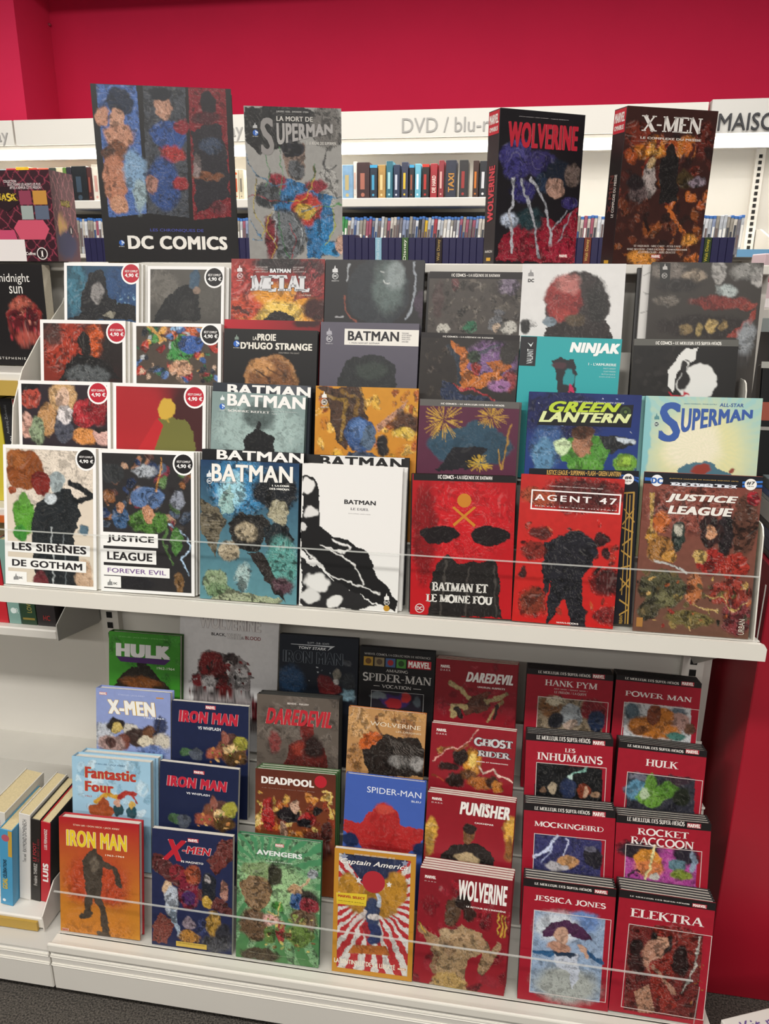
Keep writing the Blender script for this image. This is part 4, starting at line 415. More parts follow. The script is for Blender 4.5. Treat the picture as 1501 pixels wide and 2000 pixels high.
{'key':'crimson_dome','O':[0.9529,0.2042,1.2569],'rot':[0.1861,0.0044,0],'w':0.1845,'h':0.2704,'t':0.014,'kind':'hc','cov':'#dad8d6','spine':'#dad8d6','pages':'#e9e4d8','label':'white hardback with one large crimson and black dome shape','short':'white hardback with crimson dome','name':'comic_album','group':None,'copies':1,'cdx':0,'art':[('bg','#dcdad8'),('e',101.8,73.6,58.6,58,'#3a3130',0.05),('e',77.6,63.2,34.1,42.2,'#8e2c2a',0.25),('e',84,37,23.5,18.3,'#b8706a',0.6),('e',138.2,70.7,20.7,39.3,'#262322',0.5),('e',56,103,10.6,10.6,'#7c8a94',0.25),('e',76.5,89.6,15.8,13.2,'#a03a34',0.4),('p',[(46,113.8),(98.3,102.5),(158.2,99.3),(167.8,128),(173.2,212.6),(46.2,215.6)],'#2e2625'),('e',100.8,99.9,15.7,13.2,'#5a4a38',0.4),('e',16.4,108.8,13.4,8,'#c4c2c0',0.4),('e',9.9,114.2,7,13.3,'#3a3838',0.3),('n',0.2,0.01)],'vec':[('P',[(11.5,22.3),(11.3,16.8),(14,15.8),(14.9,12.3),(15.9,9.3),(17.2,14.8),(20.5,15.8),(21.6,22.2)],'#8e8c8c'),('T','DC',11.5,26.8,22.5,33,'#3a3838','b',{'w':0.05})]},
{'key':'lips','O':[1.182,0.2042,1.2569],'rot':[0.1861,-0.0043,0],'w':0.1887,'h':0.2737,'t':0.012,'kind':'hc','cov':'#3b3836','spine':'#3b3836','pages':'#e9e4d8','label':'dark painterly hardback in browns, greys and deep red, right end of upper back row','short':'','name':'comic_album','group':None,'copies':0,'cdx':0,'art':[('bg','#38332f'),('e',29.9,14.4,31.5,16,'#6e655e',0.6),('e',74.2,25.9,21.5,12,'#9a8a78',0.5),('e',116.2,15.5,11.6,21.9,'#a09c98',0.4),('e',164.4,15,28.7,17.8,'#8a8884',0.6),('e',181,28.7,11.5,11.9,'#b4b0ac',0.5),('e',130.6,47.2,19.3,12,'#a9b2b0',0.5),('e',47.8,40.3,39.3,14.1,'#2a2524',0.6),('e',120.9,69.3,50.3,12,'#7e322c',0.4),('e',167.8,74.5,15.4,6,'#8e3c32',0.4),('e',97.1,112,81.7,22.3,'#2b2422',0.4),('e',65.9,116.7,9.9,10.1,'#7e6a48',0.5),('e',89.8,118.2,7.9,12.2,'#a08a58',0.4),('e',109.7,109.7,9.4,14.1,'#b89c62',0.3),('e',130.2,109.3,7.8,10.1,'#8c744a',0.4),('p',[(138,131.3),(155.6,110.8),(181.7,78.3),(179.3,94.3),(161.3,130.8)],'#8e3a30'),('e',30.3,68.7,21.8,10.1,'#6a625a',0.6),('e',171,130.6,15.4,32.2,'#8e9296',0.6),('e',164.9,171.1,15.5,12.2,'#4a4644',0.5),('n',0.22,0.012)],'vec':[('P',[(13,1.7),(31.6,1.5),(32.8,36.4),(23.1,39),(16,34.6)],'#2a2826'),('P',[(18.9,13.1),(18.5,8.5),(20.8,7.6),(21.4,4.6),(22.2,2.1),(23.4,6.7),(26.1,7.6),(27.2,13)],'#b8b4b0'),('C',22.7,23.5,4.8,'#b8b4b0'),('C',22.7,23.5,4,'#2a2826'),('T','DC',19.6,21.5,25.8,25.5,'#b8b4b0','b',{'w':0.04})]},
{'key':'lips_white','O':[1.1691,0.2179,1.2569],'rot':[0.1861,-0.0038,0],'w':0.1909,'h':0.2696,'t':0.012,'kind':'hc','cov':'#cfccc8','spine':'#cfccc8','pages':'#e9e4d8','label':'white hardback peeking out left of the dark painterly hardback','short':'','name':'comic_album','group':None,'copies':0,'cdx':0,'art':[('bg','#cfccc8'),('l',[(0.9,16.7),(14.8,14.5)],1.6,'#8a8886'),('l',[(2.3,49.3),(16.8,53.2)],1.6,'#8a8886'),('l',[(3.8,82.1),(17.7,77.7)],1.6,'#8a8886')],'vec':[]},
{'key':'lips_black','O':[1.1641,0.2316,1.2566],'rot':[0.1861,-0.0011,0],'w':0.1933,'h':0.2645,'t':0.008,'kind':'hc','cov':'#232122','spine':'#232122','pages':'#e9e4d8','label':'black hardback peeking out farthest left behind the dark painterly hardback','short':'','name':'comic_album','group':None,'copies':0,'cdx':0,'art':[],'vec':[]},
{'key':'armour','O':[0.0468,-0.0659,0.147],'rot':[0.2108,0.02,0],'w':0.1819,'h':0.256,'t':0.022,'kind':'hc','cov':'#a8202a','spine':'#a8202a','pages':'#e9e4d8','label':'orange-red hardback with yellow block title, leftmost at the lower clear guard','short':'','name':'comic_album','group':None,'copies':0,'cdx':0,'art':[('g','#a82028','#c88a2a'),('e',85.2,140.4,76.8,75.8,'#b4482a',0.6),('e',84,228.9,92.5,51,'#c47a2c',0.6),('p',[(49.7,94.1),(68.2,69.6),(86.2,67.7),(103.9,88.2),(98.1,136.4),(95,174.5),(64,173.1),(54.3,131.3)],'#4a4138'),('l',[(96.1,91.6),(126.7,105.7),(136.5,142)],11.8,'#4a4138'),('l',[(69.3,167.4),(63.4,213.7)],14.5,'#4a4037'),('l',[(87.4,170.3),(102.2,214),(101.7,254.6)],15.5,'#4c4239'),('e',55.6,217.2,15.6,6.6,'#453c34',0.2),('e',99.2,252.4,15.5,7.6,'#54493e',0.2),('e',80.6,98.3,12.9,15.1,'#6a5f52',0.5),('n',0.14,0.012)],'vec':[('T','STAN LEE • DON HECK • JACK KIRBY',33,12.9,138.4,17.6,'#e8c8b0','b',{'w':0.02}),('T','IRON MAN',17.2,26.2,154.1,62.9,'#e0c22e','b',{'w':0.05,'o':('#f0ece0',1.6)}),('T','1963-1964',105.6,72.6,148.4,76.4,'#f0dcc4','b',{'w':0.02}),('T',"L'INTÉGRALE",51.2,249.5,110.8,249.7,'#d88a4a','s',{}),('R',3.2,249.1,18.9,255.4,'#d8b8a0'),('T','MARVEL',3.8,249.9,18.3,254.6,'#b04030','b',{'w':0.05})]},
{'key':'magneto','O':[0.2529,-0.0661,0.1462],'rot':[0.2108,0.0119,0],'w':0.1764,'h':0.256,'t':0.012,'kind':'sc','cov':'#1f2540','spine':'#1f2540','pages':'#e9e4d8','label':'navy softcover with rusty girders and a big red letter in its title','short':'','name':'comic_album','group':None,'copies':0,'cdx':0,'art':[('bg','#23294a'),('p',[(123.8,59.1),(151.4,5.6),(179.3,5.2),(176.9,47.3),(140.9,88)],'#6a3430'),('p',[(0.1,56.6),(18.5,51.6),(67.3,94.1),(101.6,121),(152.6,131.7),(178.1,156.7),(178.3,173.6),(130.3,157.2),(0.1,90.7)],'#5e3030'),('p',[(0.2,217),(21.7,182.5),(50.6,198.9),(33.4,253.1),(0.3,251.8)],'#7a4038'),('e',58.7,89.4,20,17,'#8a2c34',0.2),('e',78.9,129.5,22.8,39.9,'#7a2436',0.2),('e',81.9,143.4,14.2,17.1,'#4a2a5a',0.3),('e',90.1,91.3,17,22.6,'#9a4a30',0.3),('e',124.3,115.4,16.9,34,'#23262e',0.2),('e',121.3,96,7.3,8.5,'#a8a0a0',0.3),('e',158.1,114.1,8.4,22.5,'#a8786a',0.3),('e',35.9,126.3,11.5,17.1,'#c8a684',0.25),('e',44.7,153.8,16.1,34.4,'#b4bcc8',0.25),('l',[(47.6,176.3),(59.3,226.5)],11.5,'#98a8ba'),('e',121.7,146.9,10.2,14.2,'#b8943c',0.3),('e',136.2,193.4,16.9,31.4,'#a8823a',0.25),('e',110.7,202.4,11.4,20,'#37406a',0.3),('e',82.2,200.5,13.1,13.2,'#8a7a86',0.25),('e',82.3,229.1,25.7,14.4,'#b07a34',0.3),('e',159,213.1,16.9,25.6,'#34343c',0.4),('e',142.3,238.2,33.9,17.2,'#4a4a50',0.5),('n',0.3,0.007)],'vec':[('R',78.8,13.2,102.1,21.2,'#c23a46'),('T','MARVEL',79.8,14.1,101.2,20.3,'#f4efe8','b',{'w':0.05}),('T','X',24.1,19.3,75.7,65.3,'#b62432','b',{'w':0.045,'sh':0.3,'o':('#e8dcdc',1)}),('T','-MEN',67,30.3,129.9,46.6,'#b62432','b',{'w':0.04,'sh':0.2,'o':('#e8dcdc',1)}),('T','VS MAGNETO',63.2,62.8,113.2,67.1,'#e8e4e0','b',{'w':0.03}),('R',54.2,241.6,121.9,252.5,'#c8a84a'),('T','LES GRANDES BATAILLES',58.8,243.8,116.7,242.3,'#3a3020','b',{'w':0.01})]},
{'key':'quest','O':[0.4383,-0.0662,0.1458],'rot':[0.2108,0.0071,0],'w':0.176,'h':0.2672,'t':0.012,'kind':'hc','cov':'#2f6a48','spine':'#2f6a48','pages':'#e9e4d8','label':'green hardback with pale rays and a large brown mass','short':'','name':'comic_album','group':None,'copies':0,'cdx':0,'art':[('g','#4a8a60','#4d7a4a'),('rays',62.7,75.2,26,'#8fb88a',0.5),('e',49.4,99.2,38.4,25.1,'#8aa070',0.4),('e',76.9,101.2,81.5,50.2,'#9ac08a',0.6),('e',145.8,125.7,29.7,24.9,'#33302a',0.4),('p',[(5.1,104.8),(48.8,71.4),(74,90.5),(72.1,135.4),(50.5,160.7),(22.7,155.9),(11,126.5)],'#8a6e50'),('e',48.9,74.1,41.1,16.7,'#7c9464',0.25),('e',79.2,78.7,16.4,25,'#3a3a2c',0.3),('e',37.2,190.7,30.4,36.7,'#6f5640',0.3),('e',144.1,170.5,29.8,30.7,'#6a5440',0.4),('e',126.8,128.2,13.6,19.4,'#34588a',0.3),('e',154.1,135.7,18.9,13.9,'#8a2e38',0.3),('e',123.6,106.4,16.3,11.1,'#c09a74',0.3),('l',[(131.8,110.9),(152.7,77.8)],5.4,'#c0a080'),('e',157.9,68.8,12.4,9.9,'#9aa0a4',0.2),('e',88.8,144.4,13.7,11.2,'#4a8a3c',0.3),('l',[(67.1,158.5),(89.3,166.7),(94.1,135.3)],2.2,'#d8c070'),('e',73,177.3,19.2,14,'#d8a49a',0.5),('e',95.6,202.4,12.1,25.3,'#a03a3c',0.3),('e',70.9,211.4,12.7,19.7,'#5c7a3c',0.3),('e',134,202.7,29.9,28,'#66803e',0.3),('sc',56.2,165.6,167.6,240,40,6.6,['#8a9a50','#c8b868','#5a6a3a','#a08a50','#7a5a3c'],4),('e',52.4,256.6,44.3,14.2,'#4e4232',0.4),('n',0.3,0.008)],'vec':[('R',79.5,12.2,98.2,18.8,'#c86a6a'),('T','MARVEL',80.2,13,97.4,18.1,'#f4efe8','b',{'w':0.05}),('T','AVENGERS',40.8,28.5,136.6,39,'#dfe4e0','b',{'w':0.05}),('T','QUÊTE CÉLESTE',60.5,49.9,117.4,52.4,'#cfe0cc','b',{'w':0.02}),('T','STEVE ENGLEHART | JOHN BUSCEMA | SAL BUSCEMA',27.7,252.1,148.8,251.1,'#c4c0a8','b',{})]},
{'key':'sentinel','O':[0.6365,-0.0661,0.1461],'rot':[0.2108,0.0113,0],'w':0.1641,'h':0.2619,'t':0.01,'kind':'sc','cov':'#b8822c','spine':'#b8822c','pages':'#e9e4d8','label':'ochre-bordered softcover with red and white rays, navy wedge and script title','short':'','name':'comic_album','group':None,'copies':0,'cdx':0,'art':[('bg','#b5302f'),('rays2',79.3,99.6,30,'#b03034','#d2cdc8'),('p',[(10.4,3.4),(154.5,3.7),(84.4,84.5),(73.4,85.9)],'#2c3350'),('e',79.5,105.3,55,34.5,'#a8782c',0.2),('e',31.4,79.6,22.3,31.7,'#b8842e',0.25),('e',128.2,73.3,24.6,37.1,'#b8842e',0.25),('e',80.1,128.3,16.6,31.7,'#34405e',0.2),('l',[(63.4,127.6),(38.9,156.9)],9.4,'#cfc4c0'),('e',82.7,171.4,16.6,23.2,'#2f3a62',0.25),('e',70,167.2,7.2,20.3,'#9a2c34',0.3),('p',[(42.9,200.1),(109.8,193.8),(118.7,212.9),(32.1,219.1)],'#b0662c'),('e',85.9,136.2,16.6,6.9,'#cfc8c4',0.3),('l',[(90.1,89.6),(93.4,109.3)],7.2,'#b8c4d4'),('n',0.14,0.01)],'vec':[('F',0,0,164.1,261.9,9.5,'#bd862e'),('T','JOHN NEY RIEBER • JOHN CASSADAY • JAE LEE',40.1,6.2,122.5,10.8,'#e0dcd4','b',{}),('T','Captain America',12.5,18.6,149.4,32.3,'#eee9e2','b',{'sh':0.35,'w':0.015}),('C',81,62,23.1,'#a82a34'),('P',[(5.3,93),(68.5,89.4),(66.9,115),(7,116.8)],'#d8bc34'),('T','MARVEL SELECT',9.3,96.3,64.3,101.4,'#a82428','b',{'w':0.04}),('T','GRANDE SAGA',10.2,108.3,62.8,106.8,'#3a3020','b',{}),('T','PETIT PRIX',10.3,112.7,64.1,112.4,'#b0302a','b',{'w':0.03}),('P',[(20,6.3),(23,12.2),(28.6,12.7),(24.2,17.2),(25.5,22.8),(20.4,20.6),(15.4,24),(16.4,18.2),(11.8,14.7),(18,12.8)],'#8a90a4'),('P',[(142.6,6.8),(144.9,12.2),(150.4,12.6),(146.2,17.1),(147.4,22.1),(142.5,19.8),(138.2,22.6),(139.1,16.8),(135.2,13.3),(140.6,12.1)],'#8a90a4'),('P',[(50.3,54.3),(52.6,58.6),(57.1,58.6),(53.8,62.5),(54.5,67),(50.6,65.2),(46.7,67.4),(47.7,62.6),(44.8,59.5),(48.7,58.5)],'#dcd8d4'),('P',[(112.3,56.7),(114.4,60.8),(118.5,60.8),(115.3,64.6),(116.3,68.5),(112.4,67),(108.9,69.2),(109.6,64.8),(106.7,61.7),(110.8,60.9)],'#dcd8d4'),('T','LA SENTINELLE DE LA LIBERTÉ',4.6,232.3,129.5,241.9,'#ece4d4','b',{'w':0.03}),('R',134.9,236.2,151.1,240.3,'#cc8a50'),('T','MARVEL',135.5,236.7,150.4,239.7,'#f4efe8','b',{'w':0.05})]},
{'key':'claws','O':[0.8108,-0.0659,0.147],'rot':[0.2108,-0.02,0],'w':0.1809,'h':0.2394,'t':0.0085,'kind':'sc','cov':'#8c1f2a','spine':'#8c1f2a','pages':'#e9e4d8','label':'crimson softcover with tall white title and tan mass, front of its column','short':'crimson softcover with tan mass','name':'comic_album','group':'red softcovers in the lower middle column','copies':4,'cdx':0.0012,'art':[('g','#7e1c26','#8e1c28'),('sc',2.6,6.7,196.1,240.2,30,24.1,['#7a1a24','#8e2430','#701620','#96202c'],3),('p',[(56.6,126.6),(90.3,106.7),(128.6,117.5),(139.1,152.8),(111.2,174.7),(99.5,199.8),(104.9,239.3),(119.5,254.1),(24.1,253.8),(46.2,214.9),(46.4,177.2),(34,153.4)],'#a08462'),('e',69.8,81.5,16,31.1,'#5a4434',0.25),('e',87,58.8,18.5,16.9,'#2a1e1c',0.3),('e',102,82,13.2,14.1,'#38241f',0.4),('l',[(123.9,126.8),(142.4,160.8),(134,193.8)],18.5,'#a68664'),('l',[(141.6,186.7),(164.6,137)],13.2,'#a08060'),('l',[(36.5,150.1),(19.3,138.5),(10.5,128.5)],16.1,'#9a7a58'),('l',[(40.1,163.9),(40.4,210.1)],10.8,'#8a6c50'),('e',64.9,128.1,21.3,11.4,'#b49a78',0.4),('e',89.4,132.6,21.2,11.3,'#b0906c',0.4),('e',67,159.3,13.4,17.1,'#8e7256',0.4),('e',71.6,227.9,34.8,20.1,'#b09058',0.3),('l',[(160.3,115),(161,69.6)],3.1,'#c8a040'),('l',[(167.1,116.7),(167.7,71.3)],3.1,'#c8a040'),('l',[(173.1,115.7),(174.2,73.1)],2.6,'#c8a040'),('l',[(16.5,136.1),(4,112.3)],2.7,'#c09838'),('n',0.25,0.01)],'vec':[('R',9.5,11.9,33.3,20.2,'#8c1f2a'),('T','MARVEL',10.5,12.9,32.3,19.1,'#f4efe8','b',{'w':0.05}),('T','DARK',10.3,24.3,33.7,25.8,'#e4d8d4','b',{'sp':1.5}),('T','WOLVERINE',77.4,12.2,172.2,53.7,'#eee9e4','b',{'w':0.05}),('T',"LE RETOUR DE L'INDIGÈNE",95.4,63.8,172.2,67.2,'#ece4de','b',{'w':0.04}),('P',[(64.2,238.5),(129.2,239.3),(130.3,239.4),(63.2,239.4)],'#c0a03c'),('T','LE CÔTÉ OBSCUR',67.1,241.5,125.4,246.6,'#2c2418','b',{'w':0.03})]},
{'key':'jj','O':[1.0135,-0.0663,0.1452],'rot':[0.2108,-0.0003,0],'w':0.1724,'h':0.2497,'t':0.0085,'kind':'hc','cov':'#1e1b1c','spine':'#1e1b1c','pages':'#e9e4d8','label':'crimson black-banded hardback with pale sky-blue picture panel','short':'crimson hardback with sky-blue panel','name':'comic_volume','group':'matching crimson hardbacks with black top bands','copies':3,'cdx':0,'art':[('bg','#9c1b2c'),('p',[(22.2,62.8),(156.2,62.1),(156.6,233.6),(21.8,233.5)],'#8fa4c0'),('e',117.9,75.2,30.5,21.2,'#6a88bc',0.5),('e',68.2,94.6,44.8,33.5,'#cfd4dc',0.6),('e',92.1,208.2,64.4,40.1,'#a8aca8',0.6),('e',48.5,97.4,25.4,18.3,'#c4ccd4',0.5),('p',[(41,117),(56.2,84),(84,73.9),(115.8,87.7),(133.9,106.4),(120.5,117.5),(94.2,103),(58,114.5)],'#4a2848'),('e',77.6,108.5,14,21.3,'#c29a84',0.2),('e',73.4,133.8,22.5,12.2,'#b88a74',0.3),('p',[(62.8,147.7),(107.9,140.9),(115.2,167.5),(113.7,189.4),(104.2,218.8),(93.5,183.2),(73,174)],'#c0c6d4'),('l',[(28.6,149.8),(60,148.1)],8.5,'#2c5a86'),('l',[(118.7,133.1),(156.4,152)],7.3,'#28527c'),('l',[(112.5,124.9),(127.8,144)],8.4,'#c29a84'),('e',82.6,144.7,22.5,4.9,'#26364c',0.3),('n',0.16,0.01)],'vec':[('R',0,0.7,175.1,17,'#1e1b1c'),('T','LE MEILLEUR DES SUPER-HÉROS',19.8,6.5,127.3,11.9,'#dcd6d0','s',{'w':1.3}),('R',132.5,5.8,156.9,13.9,'#b03a46'),('T','MARVEL',133.5,6.8,155.9,12.9,'#f4efe8','b',{'w':0.05}),('T','JESSICA JONES',21.2,31.3,155.5,43.1,'#ece2de','s',{}),('F',22.2,62.8,167.2,231.9,1.2,'#d8c8c4')]},
{'key':'el','O':[1.1877,-0.0659,0.1469],'rot':[0.2108,-0.02,0],'w':0.1737,'h':0.2469,'t':0.0085,'kind':'hc','cov':'#1e1b1c','spine':'#1e1b1c','pages':'#e9e4d8','label':'crimson black-banded hardback with brown-red panel crossed by a pale blade','short':'crimson hardback with pale blade','name':'comic_volume','group':'matching crimson hardbacks with black top bands','copies':4,'cdx':0,'art':[('bg','#9c1b2c'),('p',[(22.3,65.9),(157.4,65.2),(161,238.3),(27.4,240.9)],'#6a2624'),('e',112,106.5,42.7,53.7,'#7e2c26',0.6),('e',41.3,112.5,13.6,21,'#2a1a1a',0.3),('e',122,126,18.7,32.8,'#2c1a1a',0.4),('e',43.9,142.6,16.3,18.1,'#3a1f1e',0.4),('e',83.3,90.3,21.5,29.8,'#241a1a',0.2),('e',84.9,93,11.8,16.1,'#b88a70',0.25),('e',84.2,70.5,18.8,11.9,'#8a2a22',0.25),('e',72.4,122.4,18.9,33,'#b0806a',0.3),('p',[(65.4,135.8),(104.8,116.9),(110.8,152.2),(102.7,184.1),(124.3,210.8),(101.7,233.3),(70.2,189.9)],'#862a22'),('p',[(43.5,200.9),(69.4,180.9),(85.4,236.3),(55.4,241.9)],'#ac7e66'),('l',[(74.3,143.4),(114,188.2)],9.2,'#a47662'),('l',[(152.5,75.6),(151.6,123.9),(128.8,185.5)],3.7,'#b4b0a8'),('sc',142.8,116.4,167,215.2,14,2.7,['#a8783c','#8a5a30'],2),('n',0.3,0.01)],'vec':[('R',0,0.7,176.4,16.2,'#1e1b1c'),('T','LE MEILLEUR DES SUPER-HÉROS',19.5,9,127.6,11.6,'#dcd6d0','s',{'w':1.3}),('R',132.6,7.2,158.5,14.4,'#b03a46'),('T','MARVEL',133.7,8.2,157.4,13.4,'#f4efe8','b',{'w':0.05}),('T','ELEKTRA',23.3,33.7,157.2,51.5,'#ece2de','s',{}),('F',22.3,65.9,173.5,235.9,1.2,'#d8c8c4')]},
{'key':'four','O':[0.0441,0.0121,0.252],'rot':[0.2108,0.02,0],'w':0.1826,'h':0.2479,'t':0.024,'kind':'hc','cov':'#8fb4cc','spine':'#8fb4cc','pages':'#e9e4d8','label':'pale blue hardback with uneven red and yellow lettering','short':'pale blue hardback','name':'comic_album','group':None,'copies':1,'cdx':0.006,'art':[('bg','#9cc2d8'),('sc',3.1,6.1,180.2,119.1,30,21.3,['#b0d0e2','#8ab4cc','#c4dce8','#a4c8dc'],4),('l',[(52.1,96),(76.1,83.5),(110.2,81.5)],9.5,'#cc9a34'),('l',[(107.6,83),(128.7,68.3),(144.3,71.9)],10.5,'#a8342c'),('l',[(133.9,65.3),(149.3,94.3)],4.2,'#a8342c'),('e',67.7,117.5,31.7,18,'#a85630',0.1),('e',73.2,101.6,15.8,12.8,'#a04e2c',0.15),('e',107.3,113.6,13.1,15.3,'#2a4a50',0.15),('e',104.8,96,7.3,10.2,'#c89a84',0.2),('e',138.7,115.6,13,12.7,'#28505a',0.15),('e',138.8,100.3,8.3,9.2,'#d0aa58',0.2),('e',93.5,166.1,89,30.9,'#78aac8',0.5),('n',0.1,0.012)],'vec':[('T','STAN LEE • JACK KIRBY',53.3,10.9,124.5,15.2,'#4a6a88','b',{}),('T','Fantastic',30.7,21,148.7,46.3,'#b03a34','b',{'w':0.05,'o':('#d8b83c',1)}),('T','Four',30.2,53.3,96.7,76.4,'#b03a34','b',{'w':0.05,'o':('#d8b83c',1)}),('T','1963',30,85.3,45.6,89.4,'#b86a5a','b',{})]},
{'key':'whip1','O':[0.239,0.0118,0.2506],'rot':[0.2108,-0.0051,0],'w':0.1764,'h':0.2576,'t':0.012,'kind':'sc','cov':'#1c2340','spine':'#1c2340','pages':'#e9e4d8','label':'navy softcover with red outlined title, the lower of two alike','short':'','name':'comic_album','group':'navy softcovers with red title','copies':0,'cdx':0,'art':[('bg','#1d2544'),('e',128.7,105.2,31.7,31.7,'#7a4a34',0.25),('e',137.4,107,14.4,14.4,'#e8c890',0.5),('e',139.6,80.8,14.4,11.5,'#5a3a34',0.25),('e',157.1,90.2,17.2,17.2,'#a09a3c',0.3),('e',122.3,82.9,8.7,17.2,'#94584a',0.3),('e',99.9,117.4,20.3,14.4,'#a85a44',0.4),('e',146.5,123.1,25.9,17.3,'#5a4226',0.4),('e',38.4,122.2,17.6,11.6,'#4a6a48',0.3),('e',56.2,125.8,14.6,14.5,'#545a66',0.3),('sc',90.6,92.6,170,137.4,24,5.2,['#c8864a','#e0b070','#4a3428','#7a8a3a'],3),('n',0.2,0.008)],'vec':[('R',76.4,12,100.4,19.6,'#c23a46'),('T','MARVEL',77.4,12.9,99.4,18.6,'#f4efe8','b',{'w':0.05}),('T','IRON MAN',16.5,28.7,151.5,53,'#b8263a','b',{'w':0.075,'sh':0.12,'o':('#ecdcdc',1.1)}),('T','VS WHIPLASH',61.2,61.5,113.7,66.2,'#dcdce0','b',{'w':0.03})]},
{'key':'pool','O':[0.4563,0.0121,0.2519],'rot':[0.2108,0.02,0],'w':0.1726,'h':0.2656,'t':0.0095,'kind':'hc','cov':'#3c5a34','spine':'#3c5a34','pages':'#e9e4d8','label':'fiery orange hardback with bold white title and plain red disc','short':'fiery orange hardback','name':'comic_album','group':None,'copies':2,'cdx':0.002,'art':[('g','#5a2a20','#8a4a26'),('sc',2,51.2,173.6,135.9,50,14.2,['#b8642a','#d0a04a','#8a3a24','#c07a34','#6a2a20','#e0c070'],7),('e',27.8,99.8,14.1,37,'#a82c2c',0.2),('e',72.9,95.3,28,17,'#221c20',0.25),('e',86.7,74.2,11.2,14.1,'#c8a28a',0.3),('e',112.1,99.9,19.4,14.1,'#a02a2a',0.25),('e',134.1,80.9,11.1,11.2,'#1f1a1c',0.2),('e',106.6,108.9,16.7,11.3,'#1d1a1e',0.3),('l',[(147.4,37.6),(166.7,41.4),(158.8,70),(167.5,97.2)],4.4,'#dcb860'),('l',[(8,101.8),(19.2,83.6),(4.9,70.8)],4,'#d8b054'),('e',132.3,157.2,38.8,31.2,'#5a2a24',0.5),('e',62,130.5,8.4,17.1,'#b89078',0.3),('e',156.9,126.4,13.8,22.5,'#4a2420',0.3),('n',0.3,0.007)],'vec':[('T','DEADPOOL',13.1,15.7,126.8,31.1,'#ece6e0','b',{'w':0.06,'tp':1}),('C',140.5,17.3,13.2,'#b22430'),('T','LA COLLECTION QUI TUE',14.4,40.2,128.6,40.5,'#e8dcd4','b',{'w':0.05})]},
{'key':'bleu','O':[0.6385,0.0119,0.2511],'rot':[0.2108,-0.011,0],'w':0.1662,'h':0.2742,'t':0.01,'kind':'hc','cov':'#3f5aa8','spine':'#3f5aa8','pages':'#e9e4d8','label':'bright blue hardback with thin white lettering above a red mass','short':'','name':'comic_album','group':None,'copies':0,'cdx':0,'art':[('bg','#425eac'),('p',[(-0.5,99.4),(37,100.3),(55.6,71.5),(80.3,53.7),(109.2,64.5),(119.5,98.2),(167.2,97.7),(168.5,120.8),(147.5,147.1),(131.3,161.1),(51.6,163.4),(0.6,122.9)],'#b02c2c'),('e',85.4,96.9,31,43.8,'#a82828',0.2),('e',83.9,67.8,22.5,11.6,'#c0483c',0.5),('e',15.9,141.6,17.2,17.7,'#1f2c50',0.3),('e',161.5,145.2,16.7,14.5,'#1f2c50',0.3),('e',88.1,149.4,39.5,14.7,'#9c2426',0.4),('n',0.08,0.012)],'vec':[('T','SPIDER-MAN',45.7,22.4,157.6,35.1,'#e2e6f0','b',{'w':-0.008}),('T','BLEU',138.3,41,157.6,45,'#dfe4ee','b',{'w':0.01}),('T','JEPH LOEB - TIM SALE',131.8,14.1,155.9,15.7,'#6a80c0','b',{})]},
{'key':'skullvest','O':[0.8123,0.012,0.2517],'rot':[0.2108,-0.0172,0],'w':0.1768,'h':0.252,'t':0.0085,'kind':'sc','cov':'#8c1f2a','spine':'#8c1f2a','pages':'#e9e4d8','label':'crimson softcover with chunky white title and yellow glow at both edges','short':'crimson softcover with yellow glows','name':'comic_album','group':'red softcovers in the lower middle column','copies':2,'cdx':0.0012,'art':[('g','#8a1c26','#962230'),('e',11.9,82.4,13.8,31.8,'#d8a848',0.5),('e',10.6,105.9,11.1,26.1,'#a8843c',0.5),('e',169.8,60.3,16,31.2,'#d8a444',0.5),('e',169.5,94.7,10.7,25.6,'#8a5a2c',0.5),('e',87.8,77.6,12.5,22.9,'#7a5434',0.15),('e',87,66.1,13.1,11.4,'#2a1e1c',0.25),('p',[(34.5,131.7),(50,111.9),(82.3,98.6),(109.7,97.6),(138,110.8),(144.6,127.2),(151.5,225.1),(38.9,242.8)],'#241e1d'),('e',87.2,129.8,24.5,11.5,'#b8a27c',0.3),('n',0.15,0.01)],'vec':[('R',8.9,8.1,31.5,15.4,'#8c1f2a'),('T','MARVEL',9.8,9,30.6,14.5,'#f4efe8','b',{'w':0.05}),('T','DARK',9.5,18.4,31.9,21.1,'#e4d8d4','b',{'sp':1.5}),('T','THE',108.1,9.2,124.9,16.7,'#ece6e0','b',{'w':0.05}),('T','PUNISHER',67.1,10.7,167.1,37.8,'#ece6e0','b',{'w':0.06,'sh':0.15,'o':('#2a1618',1.2)}),('T','CAUCHEMAR',98.3,50.1,136.2,53.5,'#e8dcd6','b',{'w':0.04})]},
